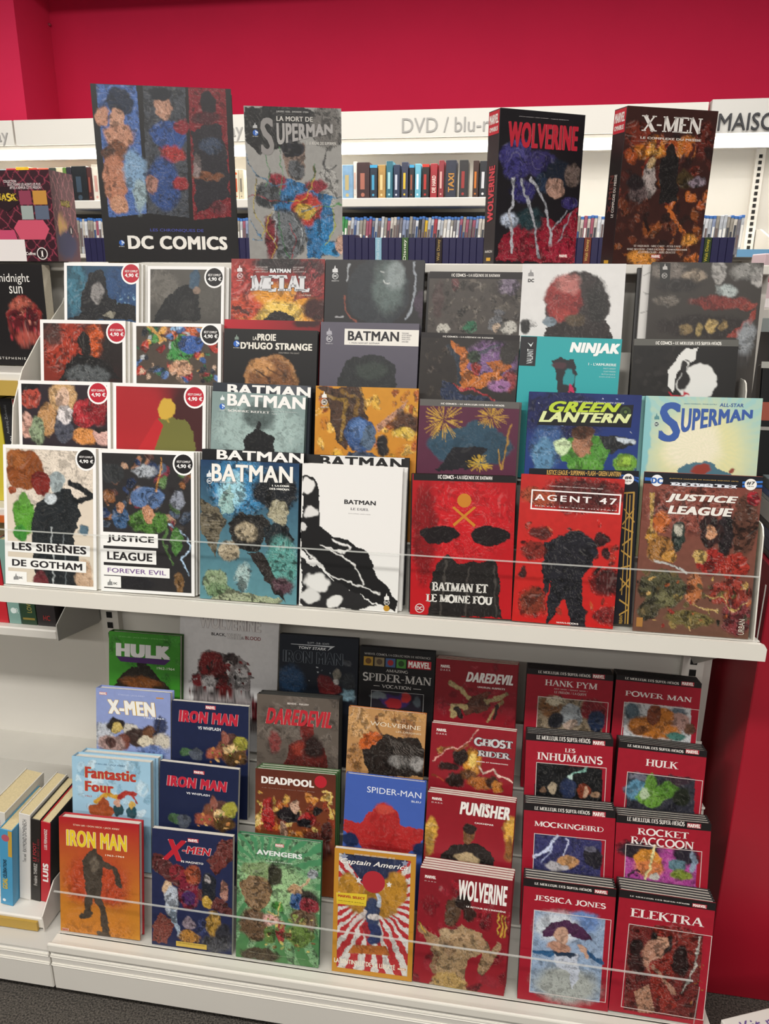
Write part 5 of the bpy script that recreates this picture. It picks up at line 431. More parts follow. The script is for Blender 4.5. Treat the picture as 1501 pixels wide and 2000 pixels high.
{'key':'mock','O':[1.0144,0.0121,0.2519],'rot':[0.2108,0.0196,0],'w':0.1761,'h':0.2556,'t':0.0085,'kind':'hc','cov':'#1e1b1c','spine':'#1e1b1c','pages':'#e9e4d8','label':'crimson black-banded hardback with violet-blue panel split by lightning','short':'crimson hardback with lightning panel','name':'comic_volume','group':'matching crimson hardbacks with black top bands','copies':3,'cdx':0,'art':[('bg','#9c1b2c'),('p',[(21.4,61.7),(151.8,64.5),(155.8,245.3),(20.7,243)],'#3a3a68'),('l',[(66.7,61.6),(56.1,87.7),(24.7,109.8)],7,'#c8d0ec'),('l',[(87.2,64.2),(90.7,77.8),(80,100.7)],2.6,'#c8cce8'),('l',[(56.2,90.8),(39.8,120.7)],2.6,'#b0b8dc'),('e',89.3,115.3,20.2,15.5,'#c08e5e',0.2),('e',69.3,126.8,23.2,9.4,'#b8b4b8',0.4),('e',137.9,100.6,17.2,24.7,'#26242c',0.3),('e',131.3,82.7,11.4,7.4,'#6a6878',0.4),('n',0.2,0.01)],'vec':[('R',0,0,176.8,15.8,'#1e1b1c'),('T','LE MEILLEUR DES SUPER-HÉROS',20.2,5.5,127.2,13.5,'#dcd6d0','s',{'w':1.3}),('R',132,5,157.1,16,'#b03a46'),('T','MARVEL',133,6.3,156,14.8,'#f4efe8','b',{'w':0.05}),('T','MOCKINGBIRD',21.3,35.2,154.4,47,'#ece2de','s',{}),('F',21.4,61.7,159.8,244.8,1.2,'#d8c8c4')]},
{'key':'rocket','O':[1.1917,0.012,0.2517],'rot':[0.2108,0.0171,0],'w':0.176,'h':0.2511,'t':0.0085,'kind':'hc','cov':'#1e1b1c','spine':'#1e1b1c','pages':'#e9e4d8','label':'crimson black-banded hardback with magenta and orange sunset panel','short':'crimson hardback with magenta panel','name':'comic_volume','group':'matching crimson hardbacks with black top bands','copies':3,'cdx':0,'art':[('bg','#9c1b2c'),('p',[(19.8,57.3),(152.8,61.7),(158.4,230.1),(23.7,228.7)],'#b04a98'),('e',48.1,67.8,44.7,18.3,'#28202a',0.5),('e',132.2,70.7,24.8,18.2,'#2a2430',0.5),('e',63.2,87.5,25.1,24.4,'#d08a34',0.15),('e',64,102.8,30.7,15.3,'#cf7a48',0.5),('l',[(75.8,58.6),(59.3,121.8)],5,'#e8dca0'),('e',116.6,90.7,16.6,12.1,'#5a7a86',0.25),('e',125.9,108,22.1,12.2,'#7a8a34',0.35),('e',78.8,116.5,11.2,6.1,'#c8c4bc',0.3),('e',146.7,81.2,6.6,21.2,'#8a9cb0',0.4),('sc',24.6,107.3,53.7,122.5,8,5.7,['#4a2a3c','#2a2430'],2),('n',0.2,0.008)],'vec':[('R',0,0,176.7,15.5,'#1e1b1c'),('T','LE MEILLEUR DES SUPER-HÉROS',19.9,1,127.2,10.6,'#dcd6d0','s',{'w':1.3}),('R',131.8,2.9,157.1,12.3,'#b03a46'),('T','MARVEL',132.8,4,156.1,11.2,'#f4efe8','b',{'w':0.05}),('T','ROCKET',40.7,21.4,135.9,36.3,'#ece2de','s',{}),('T','RACCOON',28.6,39.2,146.4,56.4,'#ece2de','s',{}),('F',19.8,57.3,162.3,229.6,1.2,'#d8c8c4')]},
{'key':'xmen63','O':[0.0658,0.09,0.3567],'rot':[0.2108,0.0181,0],'w':0.176,'h':0.2673,'t':0.022,'kind':'hc','cov':'#7f8cc0','spine':'#7f8cc0','pages':'#e9e4d8','label':'lavender-blue hardback with white and yellow extruded title and tumbling brown shapes','short':'','name':'comic_album','group':None,'copies':0,'cdx':0,'art':[('g','#8a98c8','#8896c0'),('e',17.4,108.4,24.9,33,'#b8bcc4',0.3),('e',45.7,82.1,24.8,14.9,'#2a2422',0.25),('e',48.8,87.8,12.4,11.9,'#c0a860',0.3),('e',82.7,94,21.6,17.9,'#c6c0b4',0.25),('e',98,107.6,33.8,20.9,'#3a2a26',0.3),('e',125.7,102.3,18.3,26.7,'#6a4630',0.25),('e',116.4,115,18.4,11.9,'#cfc4ac',0.3),('e',64,119.4,18.6,18,'#6a3a2e',0.3),('e',35.9,127.8,34.2,21,'#a88a84',0.3),('e',32.9,125,15.6,12,'#4a2e2a',0.3),('e',150.2,76.6,18.2,20.7,'#343c5c',0.4),('l',[(153.3,64.6),(134.9,98.6)],4.9,'#2a2a3a'),('e',156.2,111.6,24.3,20.8,'#c8c0b0',0.5),('e',134.7,134.2,36.6,11.9,'#6a80b4',0.5),('n',0.2,0.009)],'vec':[('R',8,8.9,25.9,15.3,'#c87a80'),('T','MARVEL',8.7,9.6,25.2,14.6,'#f4efe8','b',{'w':0.05}),('T','STAN LEE • JACK KIRBY',53.2,10.3,116.4,14.4,'#c4cce8','b',{}),('T','X-MEN',27.7,24.6,141.2,56.7,'#eceae4','b',{'w':0.06,'sh':-0.15,'o':('#c8a02c',2.2)}),('T','1963-1964',114.3,57.6,160.6,61.6,'#e0e4f0','b',{'w':0.01}),('R',142.6,11.9,160.2,14.6,'#c88a3a')]},
{'key':'whip2','O':[0.2434,0.0899,0.3562],'rot':[0.2108,0.012,0],'w':0.1758,'h':0.2547,'t':0.012,'kind':'sc','cov':'#1c2340','spine':'#1c2340','pages':'#e9e4d8','label':'navy softcover with red outlined title, the upper of two alike','short':'','name':'comic_album','group':'navy softcovers with red title','copies':0,'cdx':0,'art':[('bg','#1d2544'),('e',137.5,98.6,32.4,32.2,'#7a4a34',0.25),('e',137.6,101.5,14.8,14.6,'#e8c890',0.5),('e',140.2,75,14.7,11.7,'#5a3a34',0.25),('e',158,85,17.6,17.5,'#a09a3c',0.3),('e',122.5,76.6,8.9,17.5,'#94584a',0.3),('e',99,111,20.8,14.7,'#a85a44',0.4),('e',146.6,118.2,26.5,17.6,'#5a4226',0.4),('e',36.1,113.9,18.1,11.8,'#4a6a48',0.3),('e',57.2,117.8,15,14.8,'#545a66',0.3),('sc',89.9,85.4,170.4,133.5,24,5.4,['#c8864a','#e0b070','#4a3428','#7a8a3a'],3),('n',0.2,0.008)],'vec':[('R',77.9,4.7,101.2,13.2,'#c23a46'),('T','MARVEL',78.9,5.6,100.2,12.2,'#f4efe8','b',{'w':0.05}),('T','IRON MAN',16.4,19.1,152.9,46.5,'#b8263a','b',{'w':0.075,'sh':0.12,'o':('#ecdcdc',1.1)}),('T','VS WHIPLASH',61,52.8,113.4,59.9,'#dcdce0','b',{'w':0.03})]},
{'key':'fearless','O':[0.4427,0.0901,0.357],'rot':[0.2108,0.02,0],'w':0.1805,'h':0.2879,'t':0.014,'kind':'hc','cov':'#2a2a28','spine':'#2a2a28','pages':'#e9e4d8','label':'taupe hardback with red slanted title above a dark red mass','short':'taupe hardback','name':'comic_album','group':None,'copies':1,'cdx':0.002,'art':[('bg','#5e554d'),('sc',2.9,2.7,182.2,143,40,26.1,['#665c54','#544b44','#6a6058'],3),('e',38.5,103.5,14.5,23.1,'#7a3a38',0.5),('p',[(62,150.7),(70.3,106.6),(93.2,93.2),(127.5,90.4),(150.5,108.5),(159.6,150.7),(160.6,219.8),(59.8,229.4)],'#5a221e'),('e',111.6,71.7,14.8,22.9,'#6a2420',0.12),('e',90.5,113.6,17.2,17.3,'#8a3428',0.5),('e',127.7,107.6,22.8,28.7,'#2a1a18',0.5),('n',0.18,0.012)],'vec':[('T','BENDIS - MALEEV',67.7,14.5,114.6,18.4,'#ddd4cc','b',{'w':0.02}),('T','DAREDEVIL',19.3,28.7,165.2,64.5,'#b42a34','b',{'w':0.06,'sh':0.35,'o':('#e8d8cc',1)})]},
{'key':'origin','O':[0.6285,0.0899,0.356],'rot':[0.2108,-0.0099,0],'w':0.1652,'h':0.2771,'t':0.01,'kind':'hc','cov':'#a8642e','spine':'#a8642e','pages':'#e9e4d8','label':'amber and tan hardback with thin cream title above black brush strokes','short':'','name':'comic_album','group':None,'copies':0,'cdx':0,'art':[('bg','#b88a58'),('e',21.8,34.1,28.9,32.1,'#c89a64',0.5),('e',86.7,16.4,25.9,21.2,'#c4945e',0.5),('e',140.7,5.3,23.1,13.2,'#c09058',0.5),('l',[(63,13.6),(61.7,40.5),(78.4,60)],4.7,'#7a5030'),('l',[(99.3,7.1),(105.9,35.6)],3.6,'#8a5c36'),('e',126.7,33.3,18,21.2,'#9a6a42',0.5),('e',52.8,73.6,28.8,24.1,'#c4602a',0.12),('p',[(32.2,86.8),(60.9,78.1),(86,53.8),(117.4,55.6),(148.3,49.5),(165,71.6),(169.8,135.1),(48.5,149.8)],'#2a221e'),('e',115,109.4,23.3,13.4,'#8a8682',0.5),('e',151.4,107.8,15.5,16,'#a09c98',0.5),('streak',88.8,58.9,163,130.6,20,'#1d1816','#6a625c'),('e',20.2,112.5,15.9,35.1,'#a87848',0.4),('n',0.25,0.009)],'vec':[('T','WOLVERINE',47.8,26.5,154.8,35.5,'#e6d8c0','b',{'w':-0.005}),('T','LES ORIGINES',103.1,41.8,156.3,45.4,'#e0d0b4','b',{}),('T','JENKINS',138.2,15.6,154.3,17.6,'#d8b890','b',{})]},
{'key':'flamechain','O':[0.8094,0.09,0.3564],'rot':[0.2108,-0.0142,0],'w':0.1744,'h':0.2585,'t':0.0085,'kind':'sc','cov':'#8c1f2a','spine':'#8c1f2a','pages':'#e9e4d8','label':'crimson softcover with outlined silver two-line title and orange fire','short':'crimson softcover with silver title','name':'comic_album','group':'red softcovers in the lower middle column','copies':1,'cdx':0.0012,'art':[('g','#8a1e28','#8e1f2a'),('e',89,75.2,20.1,28.9,'#c88a34',0.35),('e',88.7,69.9,10.1,15.8,'#e8c468',0.5),('e',62.9,65.1,15.2,18.4,'#2a1c1a',0.3),('e',41.4,89,20.3,10.6,'#2e1c1a',0.35),('e',80.6,102.7,17.7,13.2,'#6a4224',0.4),('e',56.1,119.1,20.3,15.9,'#2c1e1a',0.4),('e',109.5,117.7,27.6,15.8,'#a8642c',0.4),('e',134.6,114.5,15,15.8,'#3a2218',0.4),('e',142.7,121.4,10,13.1,'#c07a34',0.4),('l',[(19,58.5),(46.8,52.5),(76.7,42.3)],6.6,'#8a4a2c'),('e',19,59.8,7.1,7.9,'#b87a34',0.3),('l',[(7.4,79.8),(46.7,51.2),(78.8,34.2),(97,3.2)],2.6,'#e0a498'),('l',[(104.6,81.2),(110.7,96.3),(132.7,85.7),(148.7,99.5),(176.8,106.5)],3.5,'#e8c8b8'),('l',[(9.3,111.6),(33,119.3)],4.1,'#a84a30'),('n',0.22,0.008)],'vec':[('R',9.8,9.5,32.3,17.4,'#8c1f2a'),('T','MARVEL',10.8,10.4,31.4,16.5,'#f4efe8','b',{'w':0.05}),('T','DARK',10.5,20,32.7,23.2,'#e4d8d4','b',{'sp':1.5}),('T','GHOST',89.5,20.3,168.2,38.8,'#c8c4c4','s',{'w':1.4,'o':('#4a4246',1.2)}),('T','RIDER',98.9,47.6,165.7,60.6,'#c8c4c4','s',{'w':1.4,'o':('#4a4246',1.2)}),('T','ENFER ET DAMNATION',97.3,70.5,161.5,72.7,'#e8dcd6','b',{'w':0.04})]},
{'key':'inh','O':[1.011,0.0901,0.3569],'rot':[0.2108,0.02,0],'w':0.1723,'h':0.259,'t':0.0085,'kind':'hc','cov':'#1e1b1c','spine':'#1e1b1c','pages':'#e9e4d8','label':'crimson black-banded hardback with black panel crossed by a pale green beam','short':'crimson hardback with black panel','name':'comic_volume','group':'matching crimson hardbacks with black top bands','copies':3,'cdx':0,'art':[('bg','#9c1b2c'),('p',[(22.2,60.2),(154,63.7),(157.4,234.5),(18.2,234.6)],'#191a1c'),('l',[(121,62.7),(89.8,87.1)],4,'#8fc4b4'),('e',89.8,87.1,8.1,6.5,'#c8e8dc',0.5),('e',85.7,111,14.9,21.7,'#2a3452',0.3),('e',55.8,113.7,8.9,10.9,'#a89880',0.25),('e',119.7,111.4,15.5,12.9,'#7a3420',0.25),('e',124.5,114.5,6.1,9.3,'#c09a80',0.3),('e',36.4,119.2,6.2,6.5,'#8a6a54',0.4),('e',142,120.1,8.7,7.2,'#9a7a60',0.4),('n',0.2,0.01)],'vec':[('R',0,0,176.4,15.4,'#1e1b1c'),('T','LE MEILLEUR DES SUPER-HÉROS',20.7,2.6,127.6,12.5,'#dcd6d0','s',{'w':1.3}),('R',132,5,156.5,15,'#b03a46'),('T','MARVEL',133,6.1,155.5,13.9,'#f4efe8','b',{'w':0.05}),('T','LES',78.2,25.9,98.9,34.9,'#ece2de','s',{}),('T','INHUMAINS',23.4,37.7,153.6,55.2,'#ece2de','s',{}),('F',22.2,60.2,161.5,234.1,1.2,'#d8c8c4')]},
{'key':'hulk2','O':[1.1826,0.09,0.3567],'rot':[0.2108,-0.0183,0],'w':0.1687,'h':0.2569,'t':0.0085,'kind':'hc','cov':'#1e1b1c','spine':'#1e1b1c','pages':'#e9e4d8','label':'crimson black-banded hardback with dusky blue and green panel','short':'crimson hardback with green panel','name':'comic_volume','group':'matching crimson hardbacks with black top bands','copies':3,'cdx':0,'art':[('bg','#9c1b2c'),('p',[(21.1,60.8),(151.1,59),(162.4,225.1),(30.5,226.4)],'#34343e'),('e',44.2,97.9,26.2,21.3,'#5a8aa4',0.4),('e',45.1,69.2,19.6,9.2,'#6a6a78',0.4),('e',120.5,66.5,25.8,10.5,'#3a2a34',0.4),('e',71.7,108.6,29.3,21.3,'#6a9a3c',0.2),('e',103,90.2,25.9,17.6,'#54822f',0.3),('e',68.9,76.8,11.7,17.7,'#5a8434',0.2),('e',130.2,100.8,19.3,21.1,'#23281e',0.4),('e',58,103.3,9.8,14.2,'#b0c4a0',0.4),('n',0.22,0.009)],'vec':[('R',0,0,172.8,13.2,'#1e1b1c'),('T','LE MEILLEUR DES SUPER-HÉROS',16.9,3.6,124.5,9.5,'#dcd6d0','s',{'w':1.3}),('R',128.3,0.6,153.7,9.4,'#b03a46'),('T','MARVEL',129.3,1.6,152.6,8.3,'#f4efe8','b',{'w':0.05}),('T','HULK',54.9,29.5,117.9,44.9,'#ece2de','s',{}),('F',21.1,60.8,166.3,224.6,1.2,'#d8c8c4')]},
{'key':'green','O':[0.0624,0.1679,0.461],'rot':[0.2108,0.0101,0],'w':0.1724,'h':0.2639,'t':0.02,'kind':'hc','cov':'#2f5a24','spine':'#2f5a24','pages':'#e9e4d8','label':'bright green hardback with white block title over a purple slab','short':'','name':'comic_album','group':None,'copies':0,'cdx':0,'art':[('bg','#3f8a2c'),('sc',3.2,4,170.1,130.3,26,25.4,['#469434','#387c28','#3f8a2c'],2),('p',[(12.5,124.9),(28.5,99.2),(60.2,78.5),(91.7,73.1),(113.7,86.5),(132.6,109.2),(154.6,131.6),(154.8,174),(9.2,186.5)],'#2a241c'),('e',76,113.7,50.3,15.2,'#7a4a26',0.5),('e',79.1,71,12.6,12.1,'#221d1a',0.3),('n',0.15,0.01)],'vec':[('T','STAN LEE • JACK KIRBY • STEVE DITKO',24.1,9.2,143.4,12.8,'#8ac078','b',{}),('P',[(18.3,57.4),(149.8,56.7),(135.6,69.8),(28.5,68.8)],'#4a2a60'),('T','HULK',17.1,26,149.2,56.7,'#dcdad8','b',{'w':0.1}),('T','1962-1964',116.8,74.8,159.3,80.6,'#dce8d0','b',{'w':0.01})]},
{'key':'bwb','O':[0.2503,0.1904,0.4609],'rot':[0.2108,-0.0062,0],'w':0.2335,'h':0.3173,'t':0.008,'kind':'sc','cov':'#d8d6d6','spine':'#d8d6d6','pages':'#e9e4d8','label':'oversize white softcover with black and blood-red brushwork, its top under the shelf','short':'','name':'comic_album','group':None,'copies':0,'cdx':0,'art':[('bg','#dad8d8'),('p',[(35.5,155.9),(59.3,111.2),(80.5,91.2),(108.4,94.7),(132.9,92.5),(160.9,110.9),(174.1,142.7),(169.2,179.3),(188.2,201.6),(190.5,274.1),(32.5,291.1),(33.4,198.8)],'#8e8686'),('e',78.3,124.6,33.9,33.2,'#7e2426',0.25),('e',100.7,149.7,18.5,39.3,'#6a1e20',0.3),('e',124.1,108.3,18.3,18,'#4a3c3c',0.3),('e',121.4,120.6,9.2,7.8,'#c4bcb8',0.3),('e',45,161.1,14.3,15.2,'#8a3034',0.4),('e',73.2,164.4,18.6,18.2,'#cdc8c8',0.4),('e',149.8,145,18.3,21,'#d2cece',0.3),('e',114,184.7,18.5,18.2,'#742224',0.4),('e',147.9,184.4,18.3,12.1,'#a8a4a4',0.4),('l',[(29.9,180.8),(30.3,199.1)],2.8,'#5a2024'),('l',[(42.3,176.5),(39.7,198.2)],2.5,'#5a2024'),('sc',28.1,108,181.9,196.1,40,6.2,['#2a2022','#6a1a1e','#d8d4d4','#8a2a2c'],6),('p',[(176,202.8),(188,195.5),(189.8,249.8),(177.4,248.1)],'#5a1a20'),('n',0.3,0.007)],'vec':[('R',15.7,3.5,34.5,11,'#c86a6a'),('T','MARVEL',16.4,4.4,33.7,10.2,'#f4efe8','b',{'w':0.05}),('T','WOLVERINE',47.4,5.8,191.5,40.2,'#d8d4d2','b',{'w':0.05,'o':('#4a2026',1.6)}),('T','BLACK,',75.7,48.3,109.7,56.2,'#2c282a','b',{'w':0.02}),('T','WHITE',112.6,48.1,144.7,59.7,'#e8e4e2','b',{'w':0.03,'o':('#2a2628',0.9)}),('T','&',145.7,52.5,153.3,59,'#7a7476','b',{}),('T','BLOOD',155.4,50.4,192.1,58.5,'#7e2a2e','b',{'w':0.02})]},
{'key':'stark','O':[0.4693,0.1679,0.4612],'rot':[0.2108,0.012,0],'w':0.1765,'h':0.2898,'t':0.014,'kind':'hc','cov':'#1a1d24','spine':'#1a1d24','pages':'#e9e4d8','label':'near-black blue hardback with thin outlined title','short':'','name':'comic_album','group':None,'copies':0,'cdx':0,'art':[('bg','#1c212b'),('e',26.9,101,32.4,32.3,'#2c4a6c',0.6),('e',103.4,106.7,17.5,20.4,'#6a2428',0.3),('e',118.2,114.3,20.3,14.6,'#7a2a2c',0.35),('e',129.1,84.3,10.4,14.5,'#8a8478',0.3),('e',129.5,98.9,8.7,7,'#c8c4c0',0.4),('e',156.2,125.8,17.3,17.4,'#8ab0c0',0.4),('e',155.5,96.8,17.3,23.2,'#2f3338',0.5),('e',148.7,56.8,11.5,6.9,'#4a4e54',0.4),('sc',70.4,68.4,114.9,100,8,2,['#d8dce0','#a8b0b8'],3),('n',0.2,0.01)],'vec':[('T','SLOTT - ZUB - SCHITI',62.9,13.7,111.4,17.9,'#c8ccd0','b',{}),('T','TONY STARK',43.2,24.4,105.3,30.4,'#e4e6e8','b',{'w':0.03,'sh':0.2}),('P',[(25.4,20.4),(124.7,19.8),(107.6,31.4),(114.4,22.8),(25.5,21.5)],'#c8ccd0'),('T','IRON MAN',8.6,35,142.5,61.9,'#20262f','b',{'w':0.05,'o':('#8c949f',1.3)})]},
{'key':'vocation','O':[0.6407,0.1677,0.4603],'rot':[0.2108,0.0012,0],'w':0.1639,'h':0.2769,'t':0.014,'kind':'hc','cov':'#161517','spine':'#161517','pages':'#e9e4d8','label':'black hardback with silver capitals and four small coloured squares','short':'','name':'comic_album','group':None,'copies':0,'cdx':0,'art':[('bg','#171618'),('p',[(28,94.9),(137.1,94.8),(140.6,224.7),(29.8,230.7)],'#26222c'),('e',79.6,115.4,34.8,16.4,'#3a2a58',0.3),('e',77.1,121.1,18.8,13.7,'#96262c',0.25),('e',103.5,107.7,13.3,10.9,'#a83030',0.3),('e',44.2,107.7,16.2,8.2,'#6a7276',0.5),('e',130.3,110.7,8,16.3,'#4a5258',0.5)],'vec':[('T','MARVEL COMICS, LA COLLECTION DE RÉFÉRENCE',10.2,12.2,154.4,17.6,'#b8b4b0','s',{}),('R',8.9,21.6,29.2,41.2,'#b08a34'),('R',32.8,21.8,54,41.2,'#8a7a5a'),('R',57,21.9,78.2,41.3,'#46608a'),('R',80.7,22.1,101.3,41.5,'#4a8a3c'),('C',19.1,31.1,6.5,'#6a4a26'),('C',43.4,31.2,6.4,'#5a4a3a'),('C',67.6,31.4,6.4,'#a02c30'),('C',91,31.6,6.4,'#2c4a24'),('R',104.7,22.3,155.9,40.1,'#b82c38'),('T','MARVEL',106.8,24.3,153.8,38,'#f4efe8','b',{'w':0.05}),('T','AMAZING',58,45.8,107,52.4,'#c4c0bc','s',{}),('T','SPIDER-MAN',8,56.1,157.5,75.6,'#c8c4c0','s',{}),('T','VOCATION',50.2,80.3,115,88.1,'#c4c0bc','s',{}),('P',[(32.4,84.1),(46,84),(46,85),(32.5,85.2)],'#c4c0bc'),('P',[(119.1,83.9),(136.1,84),(136.2,85.1),(119.1,85)],'#c4c0bc'),('F',28,94.9,142.7,224.5,0.8,'#b8b8b8')]},
{'key':'usual','O':[0.8105,0.1677,0.4603],'rot':[0.2108,-0.0008,0],'w':0.1726,'h':0.2637,'t':0.0085,'kind':'sc','cov':'#8c1f2a','spine':'#8c1f2a','pages':'#e9e4d8','label':'crimson softcover with slanted white title and pale leaping limbs','short':'crimson softcover with slanted title','name':'comic_album','group':'red softcovers in the lower middle column','copies':2,'cdx':0.0012,'art':[('g','#861c26','#8a1d28'),('sc',1.3,4.7,176.3,120,30,20.9,['#7e1a24','#922430','#8a1e2a'],5),('l',[(32.4,50.4),(56.5,61.7),(73.2,81.6)],9.4,'#b8a474'),('p',[(58.7,104.6),(78.4,81.2),(101.2,68.3),(114.6,77.7),(118.1,93.5),(93.1,112.1),(69.9,119.8)],'#5a3428'),('e',109,68.9,8.8,8,'#6a3426',0.2),('l',[(112.5,86),(135.2,75.8),(155.1,63.2)],8.2,'#a8966a'),('l',[(43.8,122.3),(42.6,98.1),(63.9,104.1)],12,'#b4a070'),('l',[(140.8,83.3),(123.8,103.7),(117.2,125.9)],6.7,'#a88a5c'),('l',[(48.2,105.6),(59.8,126.2)],10.4,'#2a201e'),('l',[(130.9,92.3),(129.8,119.3)],6.2,'#2e211e'),('n',0.2,0.009)],'vec':[('R',9.5,11.5,31.4,19.8,'#8c1f2a'),('T','MARVEL',10.4,12.5,30.5,18.9,'#f4efe8','b',{'w':0.05}),('T','DARK',10,21.7,31.7,25.7,'#e4d8d4','b',{'sp':1.5}),('T','DAREDEVIL',65.1,23.3,164.4,45.1,'#e8e4e0','b',{'w':0.06,'sh':0.35,'tp':1}),('T','UNUSUAL SUSPECTS',90.5,52.6,148.1,56.4,'#e8dcd6','b',{'w':0.04})]},
{'key':'hank','O':[1.0035,0.1677,0.4604],'rot':[0.2108,-0.0023,0],'w':0.1754,'h':0.2588,'t':0.0085,'kind':'hc','cov':'#1e1b1c','spine':'#1e1b1c','pages':'#e9e4d8','label':'crimson black-banded hardback with grey and red panel and a two-line subtitle','short':'crimson hardback with two-line subtitle','name':'comic_volume','group':'matching crimson hardbacks with black top bands','copies':4,'cdx':0,'art':[('bg','#9c1b2c'),('p',[(25.4,58.1),(156.6,58.7),(165.3,248.2),(29.8,252.6)],'#8a7a64'),('e',51.3,78.5,24.4,22.1,'#7a5434',0.4),('e',61.1,66.5,20.9,9.5,'#c0b49c',0.4),('e',138.5,77.3,24,25.5,'#7a2028',0.3),('e',146.8,98.5,17.2,25.6,'#26324c',0.3),('e',96,92.6,22.2,25.7,'#9aa0a4',0.15),('e',95.4,111.1,13.9,11,'#b8a090',0.3),('e',63.6,106.9,17.5,18.4,'#26262c',0.35),('l',[(78.8,70.3),(69.2,56.5)],2.1,'#3a3430'),('l',[(110.2,69.1),(118.1,56.6)],2.1,'#3a3430'),('n',0.25,0.009)],'vec':[('R',0,0,178.1,12.2,'#1e1b1c'),('T','LE MEILLEUR DES SUPER-HÉROS',22.7,2.4,129.2,8.8,'#dcd6d0','s',{'w':1.3}),('R',133.4,0.4,158.2,9.8,'#b03a46'),('T','MARVEL',134.5,1.5,157.1,8.7,'#f4efe8','b',{'w':0.05}),('T','HANK PYM',37.9,20.1,144.6,33.6,'#ece2de','s',{}),('T','ANT-MAN / GIANT MAN /',56.5,37.5,125.7,40.5,'#d8c4c0','s',{}),('T','LE FRELON / LA GUÊPE',58.2,43.2,124.1,48.7,'#d8c4c0','s',{}),('F',25.4,58.1,169.1,247.7,1.2,'#d8c8c4')]},
{'key':'power','O':[1.1763,0.1681,0.4619],'rot':[0.2108,-0.02,0],'w':0.1679,'h':0.2576,'t':0.0085,'kind':'hc','cov':'#1e1b1c','spine':'#1e1b1c','pages':'#e9e4d8','label':'crimson black-banded hardback with orange-brown shape on a white panel','short':'crimson hardback with white panel','name':'comic_volume','group':'matching crimson hardbacks with black top bands','copies':4,'cdx':0,'art':[('bg','#9c1b2c'),('p',[(19.8,55.2),(152.1,53.7),(166,230.8),(30.1,238)],'#c4c6c8'),('e',36.6,75.1,16.9,18.1,'#54646e',0.4),('e',130.4,64.2,16.6,14.3,'#5a6670',0.4),('e',83.2,102.4,53.4,25.3,'#b8702c',0.25),('e',100.7,71.3,20,17.9,'#b8702c',0.3),('e',81.3,73.5,15.4,23.7,'#7a4028',0.15),('e',135.3,81.7,19.9,17.9,'#b08a80',0.35),('e',153.6,97.6,13.2,10.7,'#6a4a38',0.4),('e',128.3,115.1,19.9,8.6,'#4a7a70',0.4),('e',57,112.9,16.9,8.7,'#7a4a28',0.4),('n',0.22,0.009)],'vec':[('R',0,0,170.6,10.6,'#1e1b1c'),('T','LE MEILLEUR DES SUPER-HÉROS',17.3,2.5,123.9,8,'#dcd6d0','s',{'w':1.3}),('R',128.4,0,153.2,8.4,'#b03a46'),('T','MARVEL',129.5,0.7,152.2,7.3,'#f4efe8','b',{'w':0.05}),('T','POWER MAN',20.4,30.4,151.7,42.2,'#ece2de','s',{}),('F',19.8,55.2,168.6,230.5,1.2,'#d8c8c4')]},
